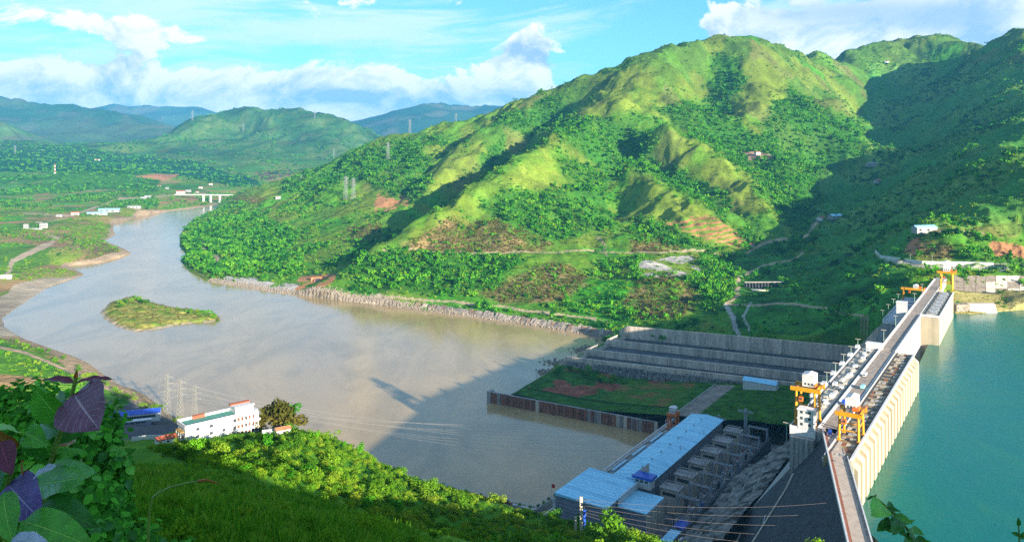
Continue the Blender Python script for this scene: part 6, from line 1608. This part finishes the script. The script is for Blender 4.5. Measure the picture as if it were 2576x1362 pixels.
# grass tufts on the shaded slope
def tuft_mesh(name, seed, n=9):
    r = random.Random(seed); m = MB()
    for i in range(n):
        a = r.uniform(0, 6.28); o = r.uniform(0, .22); l = r.uniform(.35, .95); b = Vector((math.cos(a) * o, math.sin(a) * o, -.05)); ln = Vector((math.cos(a), math.sin(a), 0)) * l * r.uniform(.2, .7)
        w = Vector((-math.sin(a), math.cos(a), 0)) * .035
        md = b + ln * .45 + Vector((0, 0, l * .7)); tp = b + ln + Vector((0, 0, l * .9))
        m.add([tuple(b - w), tuple(b + w), tuple(md + w * .8), tuple(md - w * .8), tuple(tp)], [(0, 1, 2, 3), (3, 2, 4)])
    return m.mesh(name, M['tuft'])
M['tuft'] = leaf_mat('grass_blades', [(0.035, 0.150, 0.010), (0.075, 0.235, 0.014), (0.140, 0.320, 0.020), (0.22, 0.32, 0.035)], .3)
c_tuft = proto_collection('tufts', [tuft_mesh('tuft_%d' % i, i) for i in range(5)])
n = 52000; yy = 9 * (330 / 9.0) ** RNG.uniform(0, 1, n); xx = yy * RNG.uniform(-.72, .22, n)
zz = D_s(xx, yy); gx, gy = to_px(xx, yy, zz); kk = (gy < 1460) & (gy > 900) & ~inside(gx, gy, BELT)
xx, yy, zz = xx[kk], yy[kk], zz[kk]
scatter('slope_grass', 'long grass covering the shaded foreground slope', np.c_[xx, yy, zz], np.clip(yy / 55.0, .5, 2.4) * RNG.uniform(.6, 1.3, len(xx)), c_tuft, 5, None, None, .25)
for i in range(90):
    Yd = random.uniform(40, 280); x = random.uniform(330, 1150); X = (x - CX) / F * Yd; z = land_h(X, Yd, 'D'); 
    tree((X, Yd, z - .2), random.uniform(.5, 1.3) * (.8 + Yd / 400), random.choice(near_b), 'small shrub on the shaded grass slope ' + ('just above the bottom edge' if Yd < 90 else 'in the middle of it' if Yd < 180 else 'near its sunlit border') + (' towards the vines' if x < 560 else ' towards the powerhouse' if x > 840 else ''), 'shrubs on the shaded slope', 'shrub', 'shrub')

# ================================================================== PLANTS BESIDE THE CAMERA
def big_leaf_mat(name, col, vein, gloss=0.35, trans=0.25, vein_amt=0.75):
    m = bpy.data.materials.new(name); m.use_nodes = True; nt = m.node_tree; b = nt.nodes['Principled BSDF']; out = nt.nodes['Material Output']
    uv = nt.nodes.new('ShaderNodeUVMap'); uv.uv_map = 'leaf'; sp = nt.nodes.new('ShaderNodeSeparateXYZ'); nt.links.new(uv.outputs[0], sp.inputs[0])
    u, v = S(nt, sp.outputs[0]), S(nt, sp.outputs[1])
    av = (v - 0.5)._m('ABSOLUTE') * 2.0
    ph = (u * 9.0 - av * 2.6)
    side = (ph._m('FRACT') - 0.5)._m('ABSOLUTE').smooth(0.40, 0.49)
    midr = 1.0 - av.smooth(0.02, 0.07)
    vn = (side * 0.7).max(midr)
    n = n_noise(nt, pos_socket(nt), 28.0, 4.0, 0.6); n2 = n_noise(nt, pos_socket(nt), 160.0, 2.0, 0.5)
    base = n_mix(nt, (n * 1.3 - 0.2 + (n2 - .5) * .5).clamp(), tuple(c * .55 for c in col), tuple(min(1, c * 1.35) for c in col))
    c = n_mix(nt, vn * vein_amt, base, vein)
    nt.links.new(c.k, b.inputs['Base Color']); b.inputs['Roughness'].default_value = gloss; b.inputs['Specular IOR Level'].default_value = 0.45
    bn = nt.nodes.new('ShaderNodeBump'); bn.inputs['Strength'].default_value = 0.6; bn.inputs['Distance'].default_value = 0.004; bn.invert = True
    nt.links.new((vn + n * .5).k, bn.inputs['Height']); nt.links.new(bn.outputs[0], b.inputs['Normal'])
    t = nt.nodes.new('ShaderNodeBsdfTranslucent'); nt.links.new(c.k, t.inputs[0]); mx = nt.nodes.new('ShaderNodeMixShader'); mx.inputs[0].default_value = trans
    nt.links.new(b.outputs[0], mx.inputs[1]); nt.links.new(t.outputs[0], mx.inputs[2]); nt.links.new(mx.outputs[0], out.inputs['Surface'])
    return m
LM = {'green': big_leaf_mat('broad_green_leaf', (0.095, 0.404, 0.031), (0.340, 0.680, 0.106)), 'dark': big_leaf_mat('dark_green_leaf', (0.039, 0.213, 0.025), (0.128, 0.383, 0.064)),
      'bright': big_leaf_mat('fresh_green_leaf', (0.191, 0.637, 0.043), (0.531, 0.800, 0.213)), 'purple': big_leaf_mat('purple_leaf', (0.245, 0.095, 0.160), (0.637, 0.425, 0.510)),
      'violet': big_leaf_mat('violet_leaf', (0.181, 0.106, 0.361), (0.552, 0.425, 0.800)), 'maroon': big_leaf_mat('maroon_leaf', (0.213, 0.039, 0.075), (0.468, 0.128, 0.191)),
      'rust': big_leaf_mat('rust_leaf', (0.425, 0.139, 0.031), (0.680, 0.319, 0.106)), 'pale': big_leaf_mat('pale_leaf_underside', (0.552, 0.595, 0.722), (0.800, 0.800, 0.800)), 'stem': big_leaf_mat('green_stem', (0.234, 0.340, 0.064), (0.234, 0.340, 0.064))}
def leaf_geo(name, wr, fold, curl, material, nx=10, ny=6, wavy=0.02, seed=0, tipw=1.0):
    """unit leaf from the origin along +x: broad, folded along the midrib, curled and a little wavy"""
    r = random.Random(seed); ph = r.uniform(0, 6); vs, uvs, fs = [], [], []
    for i in range(nx + 1):
        t = i / nx; w = wr * (math.sin(math.pi * t ** 0.78) ** 0.75) * (1 - 0.18 * t * tipw) * .5 if 0 < t < 1 else .001
        zc = curl * (t - t * t) * 1.2 - abs(curl) * t * t * .5
        for j in range(ny + 1):
            v = j / ny * 2 - 1; y = v * w
            vs.append((t - .05 * abs(v) * 0, y * math.cos(fold), zc + abs(y) * math.sin(fold) + wavy * math.sin(t * 17 + ph + v * 2) * abs(v)))
            uvs.append((t, j / ny))
    for i in range(nx):
        for j in range(ny):
            a = i * (ny + 1) + j; fs.append((a, a + ny + 1, a + ny + 2, a + 1))
    me = bpy.data.meshes.new(name); me.from_pydata(vs, [], fs); ul = me.uv_layers.new(name='leaf')
    for p in me.polygons:
        p.use_smooth = True
        for li in p.loop_indices: ul.data[li].uv = uvs[me.loops[li].vertex_index]
    me.materials.append(material); me.update(); return me
def basis(base, tip, nrm):
    x = (tip - base); L = x.length; x.normalize(); z = (nrm - x * nrm.dot(x)).normalized(); y = z.cross(x)
    return Matrix(((x.x * L, y.x * L, z.x * L, base.x), (x.y * L, y.y * L, z.y * L, base.y), (x.z * L, y.z * L, z.z * L, base.z), (0, 0, 0, 1)))
def place_leaf(root, b, t, kind, wr=.55, nrm=(0, -1, .5), fold=.25, curl=.12, name='leaf', petiole=None, label=None):
    B, T = Vector(P(*b)), Vector(P(*t)); Mx = basis(B, T, Vector(nrm)); inv = root.matrix_world.inverted() if False else Matrix.Translation(-Vector(root.location))
    o = bpy.data.objects.new(name, leaf_geo(name, wr, fold, curl, LM[kind], seed=int(b[0] * 7 + b[1]))); link(o, root); o.matrix_local = inv @ Mx
    if label: o['label'] = label
    if petiole:
        q = Vector(P(*petiole)); m = MB().tube([tuple(q - Vector(root.location)), tuple((q + B) / 2 - Vector(root.location) + Vector((0, 0, .006))), tuple(B - Vector(root.location))], .0035, 5)
        m.build('petiole', LM['stem'], root)
    return o
def stem(root, pts, r, taper=.6, kind='stem'):
    o = MB().tube([tuple(Vector(P(*p)) - Vector(root.location)) for p in pts], r, 6, 0, taper).build('stem', LM[kind], root)
    return o
g0 = (-1.26, 2.25); pl = thing('leafy_plant', 'tall plant with big purple and green leaves reaching above the others', 'plant', (g0[0], g0[1], land_h(*g0, 'D')))
stem(pl, [(60, 1700, 2.25), (95, 1362, 2.25), (118, 1200, 2.25), (150, 1090, 2.25), (178, 1005, 2.25), (191, 950, 2.25)], .011, .45)
place_leaf(pl, (186, 990, 2.25), (246, 1076, 2.12), 'purple', .88, (.25, -1, .35), .18, .10, petiole=(178, 1005, 2.25), label='large drooping purple leaf')
place_leaf(pl, (158, 1052, 2.25), (84, 978, 2.2), 'green', .85, (-.3, -1, .5), .3, .15, petiole=(160, 1064, 2.25))
place_leaf(pl, (186, 964, 2.25), (106, 950, 2.25), 'maroon', .42, (0, -.25, 1), .3, .16, label='dark maroon leaf seen edge on')
place_leaf(pl, (193, 962, 2.25), (287, 950, 2.25), 'maroon', .34, (0, -.2, 1), .35, .10, label='dark maroon leaf seen edge on')
place_leaf(pl, (190, 958, 2.25), (194, 928, 2.25), 'rust', .42, (.2, -1, 0), .5, .05, label='small brown bud leaf')
place_leaf(pl, (160, 1035, 2.25), (205, 1000, 2.35), 'green', .5, (.3, -1, .6), .3, .1)
place_leaf(pl, (165, 1168, 2.2), (84, 1194, 2.05), 'pale', .26, (0, -.3, 1), .3, .12, label='pale underside of a leaf')
place_leaf(pl, (84, 1218, 2.2), (231, 1184, 2.05), 'green', .40, (.1, -.8, .8), .3, -.10, petiole=(100, 1300, 2.25))
place_leaf(pl, (140, 1110, 2.25), (222, 1075, 2.3), 'dark', .5, (.2, -1, .6), .25, .1)
place_leaf(pl, (130, 1150, 2.25), (215, 1130, 2.3), 'green', .42, (.1, -1, .8), .3, .14)
place_leaf(pl, (112, 1150, 2.25), (66, 1082, 2.2), 'dark', .7, (-.2, -1, .5), .25, .1)
for b_, t_, kd, wr_ in [((172, 1040, 2.26), (228, 1036, 2.3), 'bright', .45), ((150, 1085, 2.27), (96, 1062, 2.35), 'dark', .6), ((128, 1160, 2.26), (190, 1172, 2.2), 'green', .5), ((122, 1190, 2.26), (62, 1186, 2.3), 'bright', .5),
                       ((168, 1020, 2.26), (128, 1004, 2.35), 'dark', .55), ((112, 1230, 2.26), (176, 1252, 2.3), 'dark', .5), ((105, 1280, 2.26), (60, 1262, 2.3), 'green', .6), ((140, 1120, 2.3), (196, 1098, 2.4), 'rust', .4)]:
    place_leaf(pl, b_, t_, kd, wr_, (random.uniform(-.3, .3), -1, random.uniform(.3, .8)), .28, .14)
g0 = (-1.42, 2.1); pl = thing('leafy_plant', 'plant with violet, maroon and broad green leaves at the lower left edge', 'plant', (g0[0], g0[1], land_h(*g0, 'D')))
stem(pl, [(-60, 1700, 2.1), (-20, 1400, 2.1), (22, 1210, 2.1), (40, 1120, 2.1)], .011, .5)
place_leaf(pl, (20, 1216, 2.1), (96, 1300, 2.0), 'violet', .74, (.1, -1, .6), .18, .12, petiole=(25, 1195, 2.1), label='broad violet leaf with pale veins')
place_leaf(pl, (2, 1110, 2.05), (28, 1190, 2.0), 'maroon', .72, (.3, -1, .3), .25, .1, label='hanging maroon leaf')
place_leaf(pl, (34, 1128, 2.1), (-8, 1084, 2.05), 'rust', .8, (0, -1, .5), .25, .1, label='small rust brown leaf')
place_leaf(pl, (72, 1208, 2.1), (54, 1154, 2.1), 'rust', .36, (.5, -1, .2), .4, .1, label='narrow rust brown leaf')
place_leaf(pl, (58, 1098, 2.15), (-10, 1070, 2.05), 'bright', .55, (0, -.9, .8), .25, .15)
place_leaf(pl, (64, 1084, 2.15), (118, 1118, 2.1), 'green', .7, (.1, -1, .5), .3, .1)
place_leaf(pl, (8, 1238, 2.0), (28, 1362, 1.9), 'green', .52, (.2, -1, .6), .2, .12)
place_leaf(pl, (104, 1268, 2.1), (240, 1318, 2.0), 'dark', .40, (0, -.8, .8), .22, .12)
place_leaf(pl, (56, 1308, 2.0), (232, 1370, 1.9), 'green', .40, (.1, -.8, .8), .2, .12)
place_leaf(pl, (32, 1352, 1.9), (128, 1372, 1.85), 'pale', .34, (0, -.5, 1), .3, .12, label='pale bluish leaf at the bottom edge')
place_leaf(pl, (44, 1180, 2.1), (88, 1160, 2.1), 'bright', .5, (.2, -1, .4), .3, .1)
place_leaf(pl, (-10, 1180, 2.1), (-2, 1230, 2.05), 'dark', .8, (.2, -1, .4), .3, .1)
# reservoir side plant at the bottom right
g0 = (1.62, 3.5); pl = thing('leafy_plant', 'dark leafy sprig over the reservoir at the bottom edge', 'plant', (g0[0], g0[1], land_h(*g0, 'D')))
stem(pl, [(2380, 1560, 3.5), (2330, 1400, 3.5), (2262, 1300, 3.5), (2222, 1266, 3.5), (2196, 1246, 3.5)], .009, .4)
for b, t, kd, wr in [((2222, 1268, 3.5), (2178, 1310, 3.4), 'bright', .85), ((2240, 1284, 3.5), (2238, 1242, 3.55), 'dark', .6), ((2196, 1246, 3.5), (2170, 1262, 3.5), 'dark', .4), ((2200, 1248, 3.5), (2208, 1238, 3.5), 'maroon', .6), ((2250, 1292, 3.5), (2322, 1330, 3.4), 'green', .42),
                     ((2262, 1302, 3.5), (2238, 1366, 3.4), 'dark', .6), ((2286, 1330, 3.5), (2345, 1350, 3.4), 'green', .5), ((2300, 1350, 3.5), (2262, 1392, 3.4), 'dark', .6), ((2310, 1362, 3.5), (2384, 1372, 3.45), 'green', .45), ((2232, 1276, 3.5), (2285, 1290, 3.45), 'dark', .4), ((2275, 1316, 3.5), (2318, 1300, 3.5), 'green', .4)]:
    t = (b[0] + (t[0] - b[0]) * .62, b[1] + (t[1] - b[1]) * .62, t[2])
    place_leaf(pl, b, t, kd, wr * .9, (-.2, -1, .7), .25, .12)
    b2 = (b[0] + random.uniform(4, 26), b[1] + random.uniform(8, 40), b[2]); place_leaf(pl, b2, (b2[0] + random.uniform(-34, 38), b2[1] + random.uniform(-6, 34), b2[2] - .05), random.choice(('dark', 'green', 'dark')), .55, (random.uniform(-.5, .3), -1, .8), .25, .14)
g0 = (3.1, 4.8); pl = thing('budding_plant', 'small dark budding stalk at the bottom right corner', 'plant', (g0[0], g0[1], land_h(*g0, 'D')))
stem(pl, [(2572, 1480, 4.8), (2566, 1390, 4.8), (2562, 1318, 4.8)], .008, .5)
for b, t in [((2562, 1322, 4.8), (2562, 1300, 4.8)), ((2564, 1345, 4.8), (2544, 1338, 4.8)), ((2565, 1352, 4.8), (2590, 1336, 4.8)), ((2566, 1372, 4.8), (2546, 1366, 4.8)), ((2566, 1376, 4.8), (2592, 1368, 4.8))]: place_leaf(pl, b, t, 'dark', .55, (-.2, -1, .5), .3, .1)
# arching grass stalk
g0 = (-1.36, 3.0); pl = thing('grass_stalk', 'single arching green grass stalk with a brown tip', 'grass stalk', (g0[0], g0[1], land_h(*g0, 'D')))
stem(pl, [(370, 1640, 3.0), (371, 1440, 3.0), (373, 1330, 3.0), (376, 1280, 3.0), (384, 1252, 3.0), (400, 1238, 3.0), (430, 1224, 3.0), (470, 1214, 3.0), (505, 1208, 3.0)], .0062, .5)
stem(pl, [(500, 1209, 3.0), (520, 1206, 3.0), (552, 1216, 3.0)], .0068, .3, 'rust')
# creeping vine thickets on the left
vine_me = [leaf_geo('leaf', .85, .22, .10, LM[k], 4, 4, .03, 40 + i) for i, k in enumerate(('green', 'dark', 'bright', 'green', 'dark'))]
def thicket(label, cxp, cyp, Y, rx, rz, n_part, n_rest, size, seed, bright=.3, ry=None):
    """a mound of heart-shaped leaves; the nearest leaves are parts, the rest one mass"""
    r = random.Random(seed); c = Vector(P(cxp, cyp, Y)); ry = ry or rx
    g = land_h(c.x, c.y, 'D'); t = thing('vine_thicket', label, 'vines', (c.x, c.y, g)); base = Vector((c.x, c.y, g))
    def spot(front):
        while True:
            d = Vector((r.gauss(0, 1), r.gauss(0, 1), r.gauss(0, 1))).normalized()
            if front and d.y > .1: continue
            k = r.uniform(.93, 1.08) if front else r.uniform(.45, 1.0) ** .5
            lump = 1 + .22 * math.sin(d.x * 5 + seed) * math.cos(d.z * 6 + seed * 2)
            return c + Vector((d.x * rx, d.y * ry, d.z * rz)) * k * lump, d
    v, f = [], []
    src = vine_me[0]
    rest = MB()
    for i in range(n_rest):
        p, d = spot(False); x = Vector((r.gauss(0, 1), r.gauss(0, .6), -.5 + r.gauss(0, .5))).normalized(); z = (d + Vector((0, -.5, .7)) + Vector((r.gauss(0, .4), r.gauss(0, .4), r.gauss(0, .4)))).normalized(); y = z.cross(x).normalized(); s = size * r.uniform(.6, 1.2)
        q = [p, p + x * s * .3 + y * s * .38 + z * s * .08, p + x * s * .75 + y * s * .26 + z * s * .05, p + x * s, p + x * s * .75 - y * s * .26 + z * s * .05, p + x * s * .3 - y * s * .38 + z * s * .08]
        rest.add([tuple(w - base) for w in q], [(0, 1, 2, 3), (0, 3, 4, 5)], 0 if r.random() < .6 else 1)
    o = rest.build('foliage', [M['vine_dark'], M['vine']], t); o['kind'] = 'stuff'
    for i in range(n_part):
        p, d = spot(True); x = Vector((r.gauss(0, 1), r.gauss(0, .5), -.7 + r.gauss(0, .4))).normalized(); n = d * .7 + Vector((0, -.6, .7)) + Vector((r.gauss(0, .3), r.gauss(0, .3), r.gauss(0, .3)))
        k = 2 if r.random() < bright else r.choice((0, 1, 3, 4)); s = size * r.uniform(.8, 1.5)
        o = bpy.data.objects.new('leaf', vine_me[k]); link(o, t); o.matrix_local = Matrix.Translation(-base) @ basis(p, p + x * s, n)
    st = MB()
    for i in range(4):
        q, _ = spot(True); st.tube([(r.uniform(-.2, .2), r.uniform(-.2, .2), -.1), tuple((q - base) * .55 + Vector((r.uniform(-.1, .1), 0, .1))), tuple(q - base)], .008, 5)
    st.build('stem', LM['stem'], t)
    return t
M['vine'] = leaf_mat('vine_leaves', [(0.046, 0.230, 0.027), (0.115, 0.436, 0.046), (0.207, 0.597, 0.069)], .3, by_object=False)
M['vine_dark'] = leaf_mat('deep_vine_leaves', [(0.023, 0.115, 0.023), (0.058, 0.230, 0.032), (0.092, 0.321, 0.046)], .3, by_object=False)
thicket('sunlit leafy bush top at the upper left of the thicket', 40, 1060, 9.0, .60, .46, 44, 1300, .10, 1, .6)
thicket('dark hanging vines right of the big purple leaf', 262, 1075, 8.0, .20, .26, 44, 460, .075, 2, .1)
thicket('vine mass behind the purple leaved plant', 130, 1120, 7.0, .42, .46, 48, 1200, .085, 3, .15)
thicket('dense dark green vine mound left of the shaded grass', 270, 1225, 7.0, .20, .36, 50, 700, .075, 4, .1)
thicket('low vine mound beside the arching stalk', 320, 1362, 6.0, .24, .15, 44, 500, .07, 5, .3)
thicket('vine leaves between the violet leaf and the grass', 170, 1290, 5.5, .34, .34, 44, 800, .075, 6, .15)
thicket('small leafy sprigs at the bottom edge right of the stalk', 440, 1410, 8.5, .30, .20, 22, 240, .08, 7, .3)
